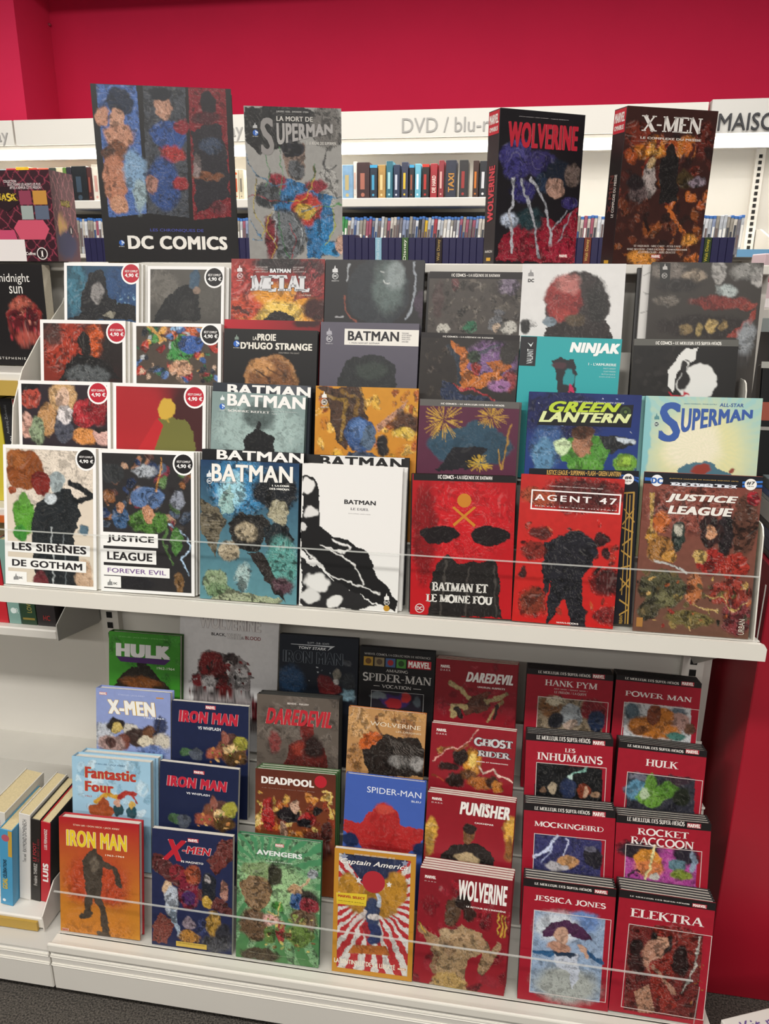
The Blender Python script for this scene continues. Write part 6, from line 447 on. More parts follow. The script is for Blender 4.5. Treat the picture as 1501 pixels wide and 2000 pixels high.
{'key':'chron','O':[0.151,0.3166,1.523],'rot':[0.0413,0,0.3117],'w':0.2662,'h':0.3269,'t':0.045,'kind':'box','cov':'#1d1b1c','spine':'#1d1b1c','pages':'#1d1b1c','label':'tall black box set with blue, grey and red picture strips standing on the unit top','short':'','name':'boxed_set','group':None,'copies':0,'cdx':0,'art':[('bg','#1c1a1b'),('p',[(10.7,1.1),(85.8,0.1),(88.4,233.6),(14.1,242.5)],'#4a6aa8'),('p',[(98,-0.4),(178,0.3),(170.6,240.1),(89.8,232.9)],'#42464e'),('p',[(183.9,0.7),(256,1.1),(255.5,236.8),(179.2,244.5)],'#7e1c26'),('e',51.9,31.3,28.9,27.3,'#1e2a40',0.2),('e',17.5,59.6,12.8,18.3,'#c08a70',0.3),('e',46.1,61.7,14.8,20.2,'#c4937a',0.2),('e',46.7,92.2,29.2,21.6,'#c08a70',0.25),('e',41.3,117,22.8,18.7,'#7a4a30',0.3),('e',24.6,123.6,13,15.6,'#5a3a2c',0.3),('e',33.3,173.4,22.9,47.7,'#b87a5e',0.2),('e',70.9,153.7,23,41.2,'#7fa0c0',0.4),('e',36,217.8,16.5,19.3,'#c48e70',0.3),('e',77,201,13.3,32.1,'#9ab0b8',0.5),('e',132.1,34.6,16.3,24.4,'#b88a74',0.2),('e',130.4,13.5,22.7,13.3,'#1d2028',0.25),('e',141.5,86.4,36.3,28,'#2f4f8e',0.2),('e',168.9,70.1,16.5,15.5,'#8a2430',0.3),('e',145.7,120.5,26.5,15.7,'#a83030',0.4),('e',125.2,177.8,33.4,51.4,'#2f4c86',0.3),('e',101.9,178.2,13.3,15.9,'#a8786a',0.3),('e',158.6,177.1,16.8,12.8,'#962a30',0.4),('p',[(188.1,78.8),(212.3,62.6),(245.2,67.8),(254.4,149.4),(255.4,197.6),(185.4,231.4)],'#26232a'),('e',219.2,28.6,15.2,24.6,'#211c22',0.2),('e',216.1,53.2,29.9,12.4,'#4a1a22',0.5),('e',223.3,102.7,23.5,15.7,'#39455a',0.4),('e',213.2,161.5,30.4,8.3,'#7a4a30',0.3),('e',194.1,144.4,10.1,22.3,'#8a7a78',0.4),('e',230.3,220.9,20.5,13.1,'#6a2a32',0.4),('n',0.25,0.006)],'vec':[('T','LES CHRONIQUES DE',92.3,262.1,198.2,268.6,'#4a50a0','b',{'w':0.01}),('T','DC COMICS',46.4,275.8,244.6,302,'#ece8e0','b',{'w':0.05}),('C',34.5,290.3,5.3,'#2c62b8'),('P',[(33.9,285.3),(39.5,288.7),(39.5,291.8),(34.6,289.8)],'#d8e4f2'),('P',[(33.9,290.8),(37,292.4),(34.7,294.2)],'#d8e4f2'),('T','DC COMICS',28.7,296.4,39.2,298.1,'#f0f0f0','b',{})]},
{'key':'cyborg','O':[0.4105,0.3274,1.523],'rot':[0.0342,0,0.2783],'w':0.1863,'h':0.2852,'t':0.02,'kind':'hc','cov':'#2a2a2c','spine':'#2a2a2c','pages':'#e9e4d8','label':'grey hardback tangled with coloured cables standing on the unit top','short':'','name':'comic_album','group':None,'copies':0,'cdx':0,'art':[('bg','#9a9894'),('p',[(-1.3,-0.2),(121.2,0),(183.2,31.4),(182.8,61.8),(116.7,51.2),(76.5,73.4),(30.1,86.6),(0,63)],'#222122'),('e',156.7,32.1,29.8,39.6,'#6e6a66',0.3),('e',158.1,143,23.7,41.1,'#aaa8a4',0.3),('p',[(69.9,73.6),(113,66.5),(115.2,112.5),(108,131.3),(84.7,131.7),(75.4,107.1)],'#8a7468'),('e',89.7,73.1,23.1,15.3,'#23222a',0.2),('e',98.5,112.9,16.7,18.6,'#5a5c60',0.3),('p',[(41,145),(78.1,128.8),(124.5,143.5),(164.6,161.8),(170.8,199.9),(145.5,278.1),(117.9,278.3),(112.5,219.9),(52.8,188.8)],'#2f6ea0'),('e',116.8,184.7,30.5,32,'#b83a30',0.25),('e',113.3,187.9,20.3,15.9,'#c8a43c',0.35),('e',57.9,135.3,20,15.6,'#8e2a38',0.4),('e',134.6,140.2,20.2,11.3,'#8e2a38',0.4),('e',40.5,157.5,26.7,22,'#4c5054',0.3),('e',78.2,233.1,37.4,48.7,'#6e7276',0.3),('e',146.6,219.5,20.5,19.4,'#2c7ab0',0.3),('e',163,258.2,20.7,16.4,'#2f86ba',0.3),('e',180.4,248.3,10.3,19.6,'#c09a88',0.3),('e',44.3,236.7,13.5,42.1,'#7a2a34',0.4),('l',[(0.7,84.2),(18.8,120.6),(54.3,144.7),(77.8,138.1)],1.6,'#4a7a9a'),('l',[(39.8,89.5),(45.3,117),(34.4,145.1)],1.6,'#3f7a4a'),('l',[(63.3,73.7),(68.6,113.4),(63.9,157.1)],1.6,'#4a8a54'),('l',[(132,106),(127.8,143.5),(107,169),(76.8,169.4)],1.7,'#c0a83a'),('l',[(0.7,158.1),(33.7,163.8),(76.7,172.6)],1.7,'#963a40'),('l',[(184.9,161.4),(154.3,168.2),(109.9,187.9)],1.7,'#5a90b0'),('l',[(184.8,171),(140.6,178),(123.2,200.5)],1.7,'#4a8a4a'),('l',[(18.6,126.8),(9.6,183.1),(31.5,220.8),(20.6,240.2)],1.6,'#c0aa3c'),('l',[(167.7,180.8),(170.6,212.7),(152.8,251.8)],1.7,'#a8b03c'),('l',[(49.4,188.8),(34.8,220.8),(53.9,252.8),(42.8,278.9)],1.7,'#c8b040'),('l',[(62.6,195),(64.5,239.7),(76.9,278.6)],1.7,'#3f7a4a'),('l',[(75.7,207.5),(91.6,239.4),(80.3,278.6)],1.7,'#a83a44'),('l',[(2.1,202.1),(24,240.2),(3.8,240.4)],1.7,'#5a8ab0'),('l',[(148.9,93.3),(155.2,114.9),(175.6,98.9)],1.7,'#3a3c44'),('l',[(83,188.3),(105.7,220),(97.5,271.9)],1.7,'#c8ccd0'),('l',[(43.4,170),(58.6,214.1),(47.4,246.4)],1.7,'#b8bcc0'),('l',[(156.1,68.6),(148.8,99.5),(155,130.5)],1.7,'#3c3a3a'),('l',[(121.1,143.6),(128.2,124.7),(135.5,99.8)],1.7,'#3f7a44'),('n',0.3,0.006)],'vec':[('T','JURGENS - KESEL - SIMONSON - STERN',61.7,7,122.9,10.7,'#c0beba','b',{'w':0.02}),('T','LA MORT DE',61.4,16.5,131.1,25.2,'#c8c4be','b',{'w':0.03}),('T','S',30.1,19.7,55.7,86.1,'#8e8a88','b',{'w':0.025}),('T','UPERMAN',61,28.5,169.4,68.3,'#a8a4a2','b',{'w':0.05,'tp':0.4}),('T','2. LE RÈGNE DES SUPERMEN',117.8,60.3,175.4,65.7,'#d8d4ce','b',{'w':0.02}),('P',[(16,38.7),(16.2,34.4),(18.6,33.5),(19.6,30.8),(20.7,28.4),(21.3,32.7),(24,33.4),(24.5,38.5)],'#b8b8b8'),('C',20.6,46.9,5.2,'#2c62b8'),('P',[(19.7,42.3),(25.3,45.3),(25.5,48.2),(20.6,46.4)],'#d8e4f2'),('P',[(20,47.4),(23.1,48.7),(20.9,50.5)],'#d8e4f2'),('T','DC COMICS',15.1,52.5,25.5,54,'#f0f0f0','b',{})]},
{'key':'omni_red','O':[0.8841,0.3756,1.523],'rot':[0.0016,0,0.524],'w':0.1842,'h':0.2734,'t':0.045,'kind':'hc','cov':'#1b181b','spine':'#1b181b','pages':'#e9e4d8','label':'thick black hardback with jagged red title standing on the unit top','short':'','name':'omnibus','group':None,'copies':0,'cdx':0,'art':[('bg','#1d1a1e'),('p',[(5,270.7),(15.8,221.6),(72.1,183),(142.7,196.1),(182.6,164.5),(187.5,269.7)],'#8e1c30'),('e',38.7,86.1,35.5,35.7,'#3f3a78',0.2),('e',41.7,64.7,26.5,14.1,'#4a4684',0.4),('e',92.6,90.6,36.4,25.3,'#3a3468',0.3),('e',55.5,139.3,27,21.9,'#34306a',0.3),('e',113.3,122.3,32.3,22.1,'#26344a',0.25),('e',135.1,106.7,32.5,25.7,'#1f2634',0.25),('e',125.7,132.9,21.3,18.5,'#b08a7a',0.25),('e',163,105.5,18.7,22.1,'#6a5a54',0.3),('e',72.6,190.4,32.1,22.5,'#243a40',0.4),('e',29.7,191.6,18,14.8,'#c8d4e8',0.6),('e',162.9,157.6,18.9,11.3,'#3a3268',0.3),('l',[(34.1,118.5),(31.5,184.1),(38.3,251.3)],5.8,'#b8bac2'),('l',[(54.3,121.2),(81.7,190.1),(97.8,258.2)],5.8,'#a8aab2'),('l',[(72,116.8),(107.6,167),(129.6,238.5)],5.8,'#b0b2ba'),('l',[(159.6,172.8),(125.1,211.7)],2.8,'#9a9aa4'),('l',[(169.4,176.3),(141.1,234.4)],2.8,'#9a9aa4'),('e',147.2,249.8,38.4,19.5,'#9a2238',0.5),('n',0.25,0.008)],'vec':[('T','JASON AARON • RON GARNEY • YANICK PAQUETTE',39.2,11.2,147.2,12.4,'#d8d0d0','b',{'w':0.02}),('T','WOLVERINE',18.1,20.8,170.5,64.8,'#c02a3c','b',{'w':0.06,'o':('#e8a8a8',0.7)}),('R',145.6,253.7,166.3,260.5,'#b83a48'),('T','MARVEL',146.5,254.4,165.5,259.8,'#f4efe8','b',{'w':0.05})]},
{'key':'omni_fire','O':[1.1113,0.3585,1.523],'rot':[-0.0235,0,0.4008],'w':0.1848,'h':0.2689,'t':0.045,'kind':'hc','cov':'#1d1716','spine':'#1d1716','pages':'#e9e4d8','label':'thick dark hardback full of orange embers with white serif title','short':'','name':'omnibus','group':None,'copies':0,'cdx':0,'art':[('bg','#3a1e1a'),('e',57,65.8,37.7,20.4,'#c8762a',0.5),('e',124.3,63.1,25.6,20.6,'#c07028',0.5),('e',25,43.4,28.8,20.1,'#7a3020',0.5),('e',161.1,51.3,21.5,31,'#6a2a20',0.5),('e',61.7,69,16.7,13.6,'#e0a048',0.5),('sc',-7.6,44.8,197.1,163.5,50,16.3,['#7a2e1e','#a84e22','#4a201a','#2c1816','#c0662a'],3),('p',[(76.6,85.6),(95.2,67.7),(114.2,80.8),(125.7,158),(86.9,158.9)],'#1f1a1a'),('e',95.7,71.1,8.4,10.3,'#241c1a',0.2),('e',58.2,120.9,15.2,31.5,'#a89a96',0.25),('e',60.7,93,8.4,10.3,'#b89a70',0.3),('e',37.8,142.5,21.1,17.6,'#5a4a4a',0.4),('e',134.9,118.5,17.3,17.7,'#4a3a22',0.3),('e',159.3,121.3,17.4,10.6,'#8a7a86',0.4),('e',31.3,125.2,21,13.9,'#241a1c',0.4),('sc',-6.2,161.2,204.1,260,70,16.7,['#4a241c','#2c1916','#6a3420','#3a1e1a','#8a4a24'],8),('l',[(100.8,165.7),(132.2,201.3),(163.2,230.4)],7.8,'#b8622a'),('e',157.6,223,17.8,11.1,'#d8923c',0.5),('e',61.3,257.6,30.6,14.9,'#d08a3a',0.5),('e',172.4,260.3,22.6,11.3,'#b8642a',0.5),('n',0.4,0.007)],'vec':[('T','X-MEN',30,12.5,154.2,40.6,'#ece6e0','s',{'w':1.3}),('T','LE COMPLEXE DU MESSIE',31.4,48.5,156.1,52.2,'#e4dcd4','b',{'w':0.03}),('T','ED BRUBAKER • MIKE CAREY • PETER DAVID',41.7,233.5,142,237.3,'#d8ccc4','s',{}),('T','MARC SILVESTRI • CHRIS BACHALO • HUMBERTO RAMOS',27.9,239.5,156.3,243.1,'#d8ccc4','s',{}),('T','CLAYTON CRAIN • ARIEL OLIVETTI',52.6,244.4,131.3,248.7,'#d8ccc4','s',{}),('R',80.4,250.7,100.7,257.2,'#b83a48'),('T','MARVEL',81.3,251.4,99.8,256.5,'#f4efe8','b',{'w':0.05})]}
]
# ------------------------------------------------------------------ room
WHITE = '#dcd8d0'
m_steel = mat(WHITE, .38, noise=.03, scale=6); m_panel = mat('#d6d2ca', .45, noise=.03, scale=5); m_lip = mat('#e2ded4', .3, noise=.02, scale=8)
m_red = mat('#c62045', .75, spec=.15, noise=.05, scale=3); m_red2 = mat('#a5142a', .5, noise=.06, scale=4)
def carpet_mat():
    m = bpy.data.materials.new('carpet_pile'); m.use_nodes = True; nt = m.node_tree; p = nt.nodes['Principled BSDF']; p.inputs['Roughness'].default_value = .95
    tc = nt.nodes.new('ShaderNodeTexCoord'); nz = nt.nodes.new('ShaderNodeTexNoise'); nz.inputs['Scale'].default_value = 260; nz.inputs['Detail'].default_value = 3
    rp = nt.nodes.new('ShaderNodeValToRGB'); rp.color_ramp.elements[0].color = (*lin('#2a2724'), 1); rp.color_ramp.elements[1].color = (*lin('#6c655d'), 1)
    rp.color_ramp.elements[0].position = .35; rp.color_ramp.elements[1].position = .72
    b = nt.nodes.new('ShaderNodeBump'); b.inputs['Strength'].default_value = .8; b.inputs['Distance'].default_value = .006
    nt.links.new(tc.outputs['Object'], nz.inputs['Vector']); nt.links.new(nz.outputs['Fac'], rp.inputs[0]); nt.links.new(rp.outputs[0], p.inputs['Base Color'])
    nt.links.new(nz.outputs['Fac'], b.inputs['Height']); nt.links.new(b.outputs[0], p.inputs['Normal']); return m
struct(MB().box(-4, 5, -6, 3.0, -.05, 0).build('floor', carpet_mat()))
struct(MB().box(-4, 5, 2.85, 3.0, 0, 3.3).build('wall_back', m_red))
struct(MB().box(-4, 5, -6, 3.0, 3.3, 3.36).build('ceiling', mat('#bdb8b0', .9)))
struct(MB().box(-3.0, -1.54, 2.55, 2.85, 2.19, 2.83).build('wall_pillar', mat('#d02a50', .75, spec=.15, noise=.05, scale=3)))
struct(MB().box(-4, 5, 2.30, 2.85, 2.83, 3.3).build('added_light_blocker', mat('#7c1530', .7)))  # unseen box, added to shade the top of the red wall
al = empty('alarm_box', (-1.57, 2.85, 2.685)); tag(al, 'small red alarm box with a wire high on the red wall', 'alarm box')
MB().box(-.06, .02, -.03, 0, -.03, .03, .006, 2).build('housing', mat('#a81c38', .45), al); MB().box(-.022, -.018, -.006, 0, -.6, -.03).build('wire', mat('#8e1830', .6), al); MB().box(.022, .04, -.022, -.006, -.006, .006, .003).build('bracket', mat('#8c3040', .5), al)
# paper crumbs on the carpet
for i, (x, y, l) in enumerate(((.02, -.30, 'leftmost white paper crumb on the dark carpet'), (.10, -.26, 'elongated white paper crumb on the carpet near the plinth'), (.0, -.40, 'lowest white paper crumb on the dark carpet'), (.05, -.36, 'small round white paper crumb on the carpet'))):
    o = MB().box(-.003, .003, -.002, .002, 0, .0015, .0006).build('paper_crumb', mat('#e8e6e0', .7)); o.location = (x, y, .0005); o.rotation_euler = (0, 0, i); tag(o, l, 'litter')

# ------------------------------------------------------------------ wall shelving behind
WS = empty('wall_shelving', (0, 2.84, 0)); tag(WS, 'white wall shelving with lit sign band in front of the red wall', 'shelving')
def wpart(name, m, *bx, parent=None, bev=0):
    o = MB().box(bx[0], bx[1], bx[2]-2.84, bx[3]-2.84, bx[4], bx[5], bev).build(name, m, parent or WS); return o
wpart('back_panel', m_panel, -2.2, 2.9, 2.80, 2.84, 0.1, 2.14)
band = wpart('sign_band', mat('#e2dfd8', .45), -1.53, 1.585, 2.42, 2.46, 2.072, 2.18)
band2 = wpart('sign_band', mat('#d6d4cf', .45), 1.595, 2.9, 2.40, 2.46, 2.060, 2.185)
band3 = wpart('sign_band', mat('#e2dfd8', .45), -2.6, -1.54, 2.42, 2.46, 2.072, 2.18)
wpart('canopy', m_steel, -2.2, 2.9, 2.44, 2.82, 2.05, 2.07)
for a, b_ in ((-2.2, 1.585), (1.595, 2.9)):
    wpart('light_strip', emit_mat((1, .96, .86), 3.2), a, b_, 2.425, 2.50, 2.018, 2.048)
area('shelf_light', (.3, 2.52, 2.012), 4.6, .05, 14, (1, .95, .86))
def wtext(s, x0, x1, z0, z1, col, yf, parent, th=.002, w=0.0):
    v, F = sans(s, w); lo, hi = v.min(0), v.max(0); u = (v-lo)/(hi-lo); n = len(v)
    P = [(x0+a*(x1-x0), yf-2.84, z0+b*(z1-z0)) for a, b in u]; Q = [(p[0], p[1]-th, p[2]) for p in P]
    link('sign_lettering', mesh_py('sign_lettering', P+Q, [tuple(i+n for i in f) for f in F]+F), mat(col, .5), parent)
for x1 in (-1.566, -.405, .764):
    wtext('DVD / blu-ray', x1-.445, x1, 2.070, 2.148, '#a9a7a4', 2.419, band3 if x1 < -1 else band)
wtext('MAISON', 1.625, 1.905, 2.068, 2.132, '#37373b', 2.398, band2, .008, .0)
wpart('shelf', m_steel, -2.2, .82, 2.44, 2.80, 1.79, 1.828, bev=.003)
wpart('shelf', m_steel, -2.2, 1.84, 2.44, 2.80, 1.565, 1.585, bev=.003)
wpart('shelf', m_steel, -2.2, 1.72, 2.24, 2.44, 1.45, 1.475, bev=.003)
wpart('dark_back_sheet', mat('#4a4a4c', .6), -2.2, .82, 2.79, 2.80, 1.60, 1.79)  # dark grey sheet on the back panel between the two shelves
post = wpart('slotted_post', m_steel, 1.885, 1.925, 2.77, 2.80, .1, 2.05)
for i in range(16): MB().box(1.898, 1.912, -.073, -.068, 1.62+i*.026, 1.635+i*.026).build('slot', mat('#1c1b1b', .8), post)
br = empty('shelf_bracket_tray', (1.93, 2.62, 1.585)); tag(br, 'white angled tray with blue edging strip at the right of the wall shelves', 'tray')
MB().prism_x([(-.36, .0), (.18, .0), (.18, .12), (.1, .12)], .0, .01).build('side_plate', m_steel, br); MB().box(-.2, .0, -.365, -.36, -.01, .02).build('edging_strip', mat('#6fa2c8', .4), br); MB().box(-.2, .0, -.36, .18, -.01, 0).build('tray_base', m_steel, br)

rng = random.Random(4)
ORDS = 'first second third fourth fifth sixth seventh eighth ninth tenth eleventh twelfth thirteenth fourteenth fifteenth sixteenth seventeenth eighteenth nineteenth twentieth twenty-first twenty-second twenty-third twenty-fourth twenty-fifth twenty-sixth'.split()
GAP = {0: 'left of the tall box set', 1: 'left of the cabled hardback', 2: 'right of the cabled hardback', 3: 'between the two thick hardbacks', 4: 'right of the ember hardback'}
def case(name, x0, x1, yf, z0, z1, depth, col, label, cat, group, rot=0.0, cap=None, stripe=None, m=None):
    r = empty(name, ((x0+x1)/2, yf, z0)); r.rotation_euler = (0, rot, 0); tag(r, label, cat, group); w = x1-x0; h = z1-z0
    top = h-.012 if cap else h
    MB().box(-w/2, w/2, 0, depth, 0, top, min(.0015, w*.2)).build('case_body', m or mat(col, .4, noise=.35, scale=60), r)
    if cap: MB().box(-w/2, w/2, 0, depth, top, h, .001).build('case_top', mat(cap, .35), r)
    if stripe: MB().box(-w*.32, w*.32, -.0006, 0, h*stripe[1], h*stripe[2]).build('spine_print', mat(stripe[0], .5), r)
    return r
# thin film cases in the lower row, tilted a little
PAL = [('#b8bcc2', 'pale grey'), ('#8d98b4', 'grey-blue'), ('#c9c2b8', 'cream'), ('#77747a', 'dark grey'), ('#a2566a', 'dusty red'), ('#d6d8dc', 'white'), ('#9a948a', 'stone grey')]
k = 0
for gi, (a, b_) in enumerate(((-1.306, -1.13), (-0.502, -0.408), (-0.002, 0.727), (1.067, 1.284), (1.59, 1.793))):
    cnt = {}
    xa, xb = a, b_; x = xa
    while x < xb:
        w = rng.uniform(.0128, .0152); c, nm = PAL[rng.randrange(len(PAL))]
        if gi == 2 and (int((x-xa)/.0145)) in (2, 26, 28, 31): c, nm = {2: ('#3c8a4c', 'green'), 26: ('#22262c', 'black'), 28: ('#d8b02c', 'yellow'), 31: ('#a83c46', 'red')}[int((x-xa)/.0145)]
        hh = rng.uniform(.158, .166); cnt[nm] = cnt.get(nm, 0)+1
        case('film_case', x, x+w-.0008, 2.46+rng.uniform(0, .006), 1.586, 1.586+hh+.0, .13, c, '%s %s thin film case from the left, %s' % (ORDS[cnt[nm]-1], nm, GAP[gi]), 'film case', '%s film cases of the lower wall row' % nm, rot=.07 if gi == 2 else .02, cap='#3f6fb4' if rng.random() < .75 else None, stripe=(rng.choice(['#3a3c44', '#e4e2dc', '#6a5a58', '#2f4a78']), .2, rng.uniform(.5, .8)))
        x += w+.0004
# navy box sets standing in front
k = 0
for gi, (a, b_) in enumerate(((-1.155, -1.026), (-0.428, -0.339), (0.047, 0.739), (1.062, 1.268), (1.545, 1.705))):
    x = a; xb = b_; n = 0; cn = 0
    while x < xb:
        w = .0285; col = '#262448'; lab, grp, st = 'plain navy box set in the front row of the wall shelves', 'plain navy box sets on the wall shelves', None
        if gi == 2 and n == 6: col, lab, grp = '#86aec2', 'pale blue box set between navy ones on the wall shelves', None
        if gi == 2 and n == 10: col, lab, grp = '#3f5c34', 'green box set with white script between navy ones', None
        if gi == 2 and n == 15: col, lab, grp = '#241a1c', 'black box set with gold script between navy ones', None
        if gi == 4 and n == 2: col, lab, grp = '#2c3a1e', 'dark green box set with yellow script at the right of the wall shelves', None
        if gi == 3 and n == 2: col, lab, grp = '#6a2c1e', 'rust and gold box set beside the ember-coloured hardback', None
        if grp: lab = '%s plain navy box set from the left, %s' % (ORDS[cn], GAP[gi]); cn += 1
        top = 1.652+(.012 if (gi == 2 and n in (1, 2)) else 0)
        r = case('box_set', x, x+w, 2.28, 1.476, top, .12, col, lab, 'box set', grp, m=mat(col, .3, noise=.15, scale=25))
        if grp is None:
            sh = Sheet(); tx = {'#3f5c34': ('Disney', '#e8eadc'), '#241a1c': ('Walt Disney', '#b89a5a'), '#2c3a1e': ('Walt Disney', '#c8b83c'), '#86aec2': ('Walt Disney', '#c4d4dc'), '#6a2c1e': ('Walt Disney', '#d0b060')}[col]
            lay_text(sh, ('T', tx[0], 6, 8, 22, 95, tx[1], 'b', {'r': 90}), .0003); lay_shape(sh, ('P', [(14, 128), (20, 135), (14, 142), (8, 135)], '#d0a83c'), .0003)
            sh.build('spine_print', lambda v, h=top-1.476: np.column_stack([-.01425+v[:, 0]/1000, -v[:, 2], h-v[:, 1]/1000]), r)
        x += w+.0012; n += 1
# film boxes on the lit upper shelf: (from, to, height, colour, print colour, label)
UPB = [(-1.673, -1.634, .145, '#6f8b98', '#b0a090', 'grey-blue film box at the left end of the lit shelf'), (-1.634, -1.582, .15, '#a8323a', '#e0d0c8', 'red film box left of the yellow one'), (-1.582, -1.514, .155, '#d6ac28', '#e8d070', 'yellow film box on the lit shelf'), (-1.514, -1.468, .15, '#b8382c', '#d86a40', 'vermilion film box right of the yellow one'), (-1.468, -1.409, .148, '#c05038', '#e4e0d8', 'orange film box with a white face'),
 (-1.409, -1.371, .15, '#3a423c', '#586058', 'dark green-grey film box'), (-1.371, -1.336, .15, '#cfc8a8', '#a8a890', 'cream film box beside the slim green one'), (-1.336, -1.318, .15, '#5a7c3c', '#80a050', 'slim green film box'), (-1.318, -1.291, .152, '#2c2a34', '#7a6a80', 'slim dark film box left of the glossy black one'), (-1.291, -1.214, .155, '#1f2226', '#3c4a58', 'wide glossy black film box'), (-1.214, -1.187, .15, '#4a2a2a', '#8a4a40', 'slim maroon film box'), (-1.187, -1.145, .16, '#dcd4c8', '#c89a90', 'tall off-white film box beside the tall black box set'),
 (-0.474, -0.454, .13, '#d8d0b8', '#c05a3a', 'cream film box with an orange dot seen beside the grey cabled hardback'), (-0.454, -0.429, .13, '#c8bea4', '#7a7468', 'beige film box seen beside the grey cabled hardback'),
 (0.039, 0.091, .142, '#7fa4c4', '#b8a878', 'sky and sand coloured film box'), (0.091, 0.108, .155, '#dcd6ce', '#d0a090', 'slim white film box left of the maroon one'), (0.108, 0.167, .152, '#3a2224', '#a86a5a', 'broad maroon film box'), (0.167, 0.202, .14, '#1f2a3a', '#4a9ac0', 'black film box with a bright blue top'), (0.205, 0.24, .14, '#b08a4c', '#e0c890', 'golden film box beside the teal one'), (0.242, 0.273, .155, '#2f6a7c', '#a8d4d8', 'teal film box with a pale glow'), (0.275, 0.305, .14, '#26324e', '#c8ccd8', 'dark blue film box with a white upright title'),
 (0.312, 0.343, .15, '#33384e', '#d8b83c', 'slate film box with a yellow upright title'), (0.347, 0.37, .138, '#20242c', '#a05a44', 'slim black film box with a blue top'), (0.373, 0.401, .142, '#6ab0c8', '#e4f0f4', 'light blue film box'), (0.405, 0.438, .14, '#241c1e', '#b83a34', 'black film box with a red top'), (0.442, 0.474, .142, '#a02c34', '#e8d4cc', 'bright red film box with white lettering'), (0.479, 0.504, .155, '#8a3038', '#d8b0a8', 'slim dark red film box'),
 (0.511, 0.559, .155, '#2c3040', '#c08a3c', 'wide charcoal film box with gold upright title'), (0.571, 0.612, .155, '#2e2c2e', '#9a3c3a', 'wide dark film box with small pictures'), (0.632, 0.659, .152, '#3a241e', '#c8742c', 'brown film box with orange marks'), (0.661, 0.698, .15, '#22242a', '#d0d0d4', 'black film box with white upright title at the right end')]
TXT = {'wide charcoal film box with gold upright title': 'TAXI', 'bright red film box with white lettering': 'DIE HARD'}
for i, (a, b_, h, c, pc, lab) in enumerate(UPB):
    xa, xb = a, b_-.0015
    r = case('film_box', xa, xb, 2.47, 1.829, 1.829+h, .12, c, lab, 'film box', 'film boxes on the lit wall shelf', m=mat(c, .35, noise=.25, scale=30))
    sh = Sheet(); wmm, hmm = (xb-xa)*1000, h*1000
    if lab in TXT: lay_text(sh, ('T', TXT[lab], wmm*.25, hmm*.35, wmm*.8, hmm*.85, pc, 'b', {'r': 90, 'w': .03}), .0004)
    else:
        lay_shape(sh, ('R', wmm*.25, hmm*.3, wmm*.6, hmm*.75, pc), .0004); lay_shape(sh, ('C', wmm*.45, hmm*.9, wmm*.15, pc), .0004)
    if 'blue top' in lab: lay_shape(sh, ('R', 0, 0, wmm, 12, '#3f9ac8'), .0006)
    if 'red top' in lab: lay_shape(sh, ('R', 0, 0, wmm, 12, '#c03a30'), .0006)
    if 'orange dot' in lab: lay_shape(sh, ('C', wmm*.4, 18, wmm*.3, '#d8602c'), .0006)
    sh.build('spine_print', lambda v, w=xb-xa, hh=h: np.column_stack([-w/2+v[:, 0]/1000, -v[:, 2], hh-v[:, 1]/1000]), r)

# ------------------------------------------------------------------ display unit (gondola)
G = empty('shop_display_unit', (0.6, .35, 0)); tag(G, 'white slotted metal display unit carrying the two racks of comic books', 'display unit')
def gp(name, m, x0, x1, y0, y1, z0, z1, parent=None, bev=0, seg=1):      # z given from the upper shelf board
    return MB().box(x0-.6, x1-.6, y0-.35, y1-.35, z0+ZO, z1+ZO, bev, seg).build(name, m, parent or G)
gp('back_panel', m_panel, -1.1, 1.315, .346, .36, -.90, .585)
gp('top_board', m_steel, -1.1, 1.315, .297, .78, .585, .6025, bev=.002)
gp('rear_panel', m_panel, -1.1, 1.315, .70, .715, -.90, .585)
for x in (-.082, 1.272):
    p_ = gp('slotted_post', m_steel, x-.022, x+.022, .326, .346, -.9, .58)
    for i in range(13):
        z = -.02-i*.0275; gp('slot', mat('#151414', .9), x-.007, x+.007, .3245, .3265, z-.0075, z+.0075, p_)
gp('dark_kick_gap', mat('#141312', .9), -1.1, 1.29, -.075, .3, -.92, -.885)  # black colour stands in for the dark of the gap under the plinth
for x0, x1 in ((-1.1, -.0515), (-.0485, 1.292)):
    pl = gp('plinth_front', m_panel, x0, x1, -.105, -.085, -.893, -.796, bev=.002)
    gp('plinth_ridge', m_lip, x0, x1, -.1065, -.105, -.806, -.799, pl, bev=.002); gp('plinth_ridge', m_lip, x0, x1, -.1063, -.105, -.828, -.822, pl, bev=.002)
    gp('base_deck', mat('#c9c6bf', .3), x0, x1, -.104, .346, -.797, -.7912)
gp('base_step', mat('#c4c1b9', .3, noise=.06, scale=9), -1.1, -.052, .230, .346, -.7912, -.584)
lip = gp('base_lip', m_lip, -.0485, 1.292, -.112, -.104, -.787, -.765, bev=.0035, seg=2)
gp('base_tray', m_lip, -.0485, 1.292, -.104, -.0725, -.7895, -.7775)
# upper shelf board with front lip
us = gp('upper_shelf', m_steel, -.105, 1.287, -.026, .326, -.022, -.0125)
MB().prism_y([(-.105-.6, -.022+ZO), (1.287-.6, -.022+ZO), (1.287-.6, .0+ZO), (1.284-.6, .005+ZO), (1.277-.6, .008+ZO), (-.098-.6, .008+ZO), (-.103-.6, .005+ZO), (-.105-.6, .0+ZO)], -.034-.35, -.026-.35).build('shelf_lip', m_lip, us)
MB().prism_x([(.0-.35, -.022+ZO), (.326-.35, -.022+ZO), (.326-.35, -.20+ZO), (.29-.35, -.20+ZO)], 1.262-.6, 1.2645-.6).build('bracket', mat('#c8c5be', .4), us)
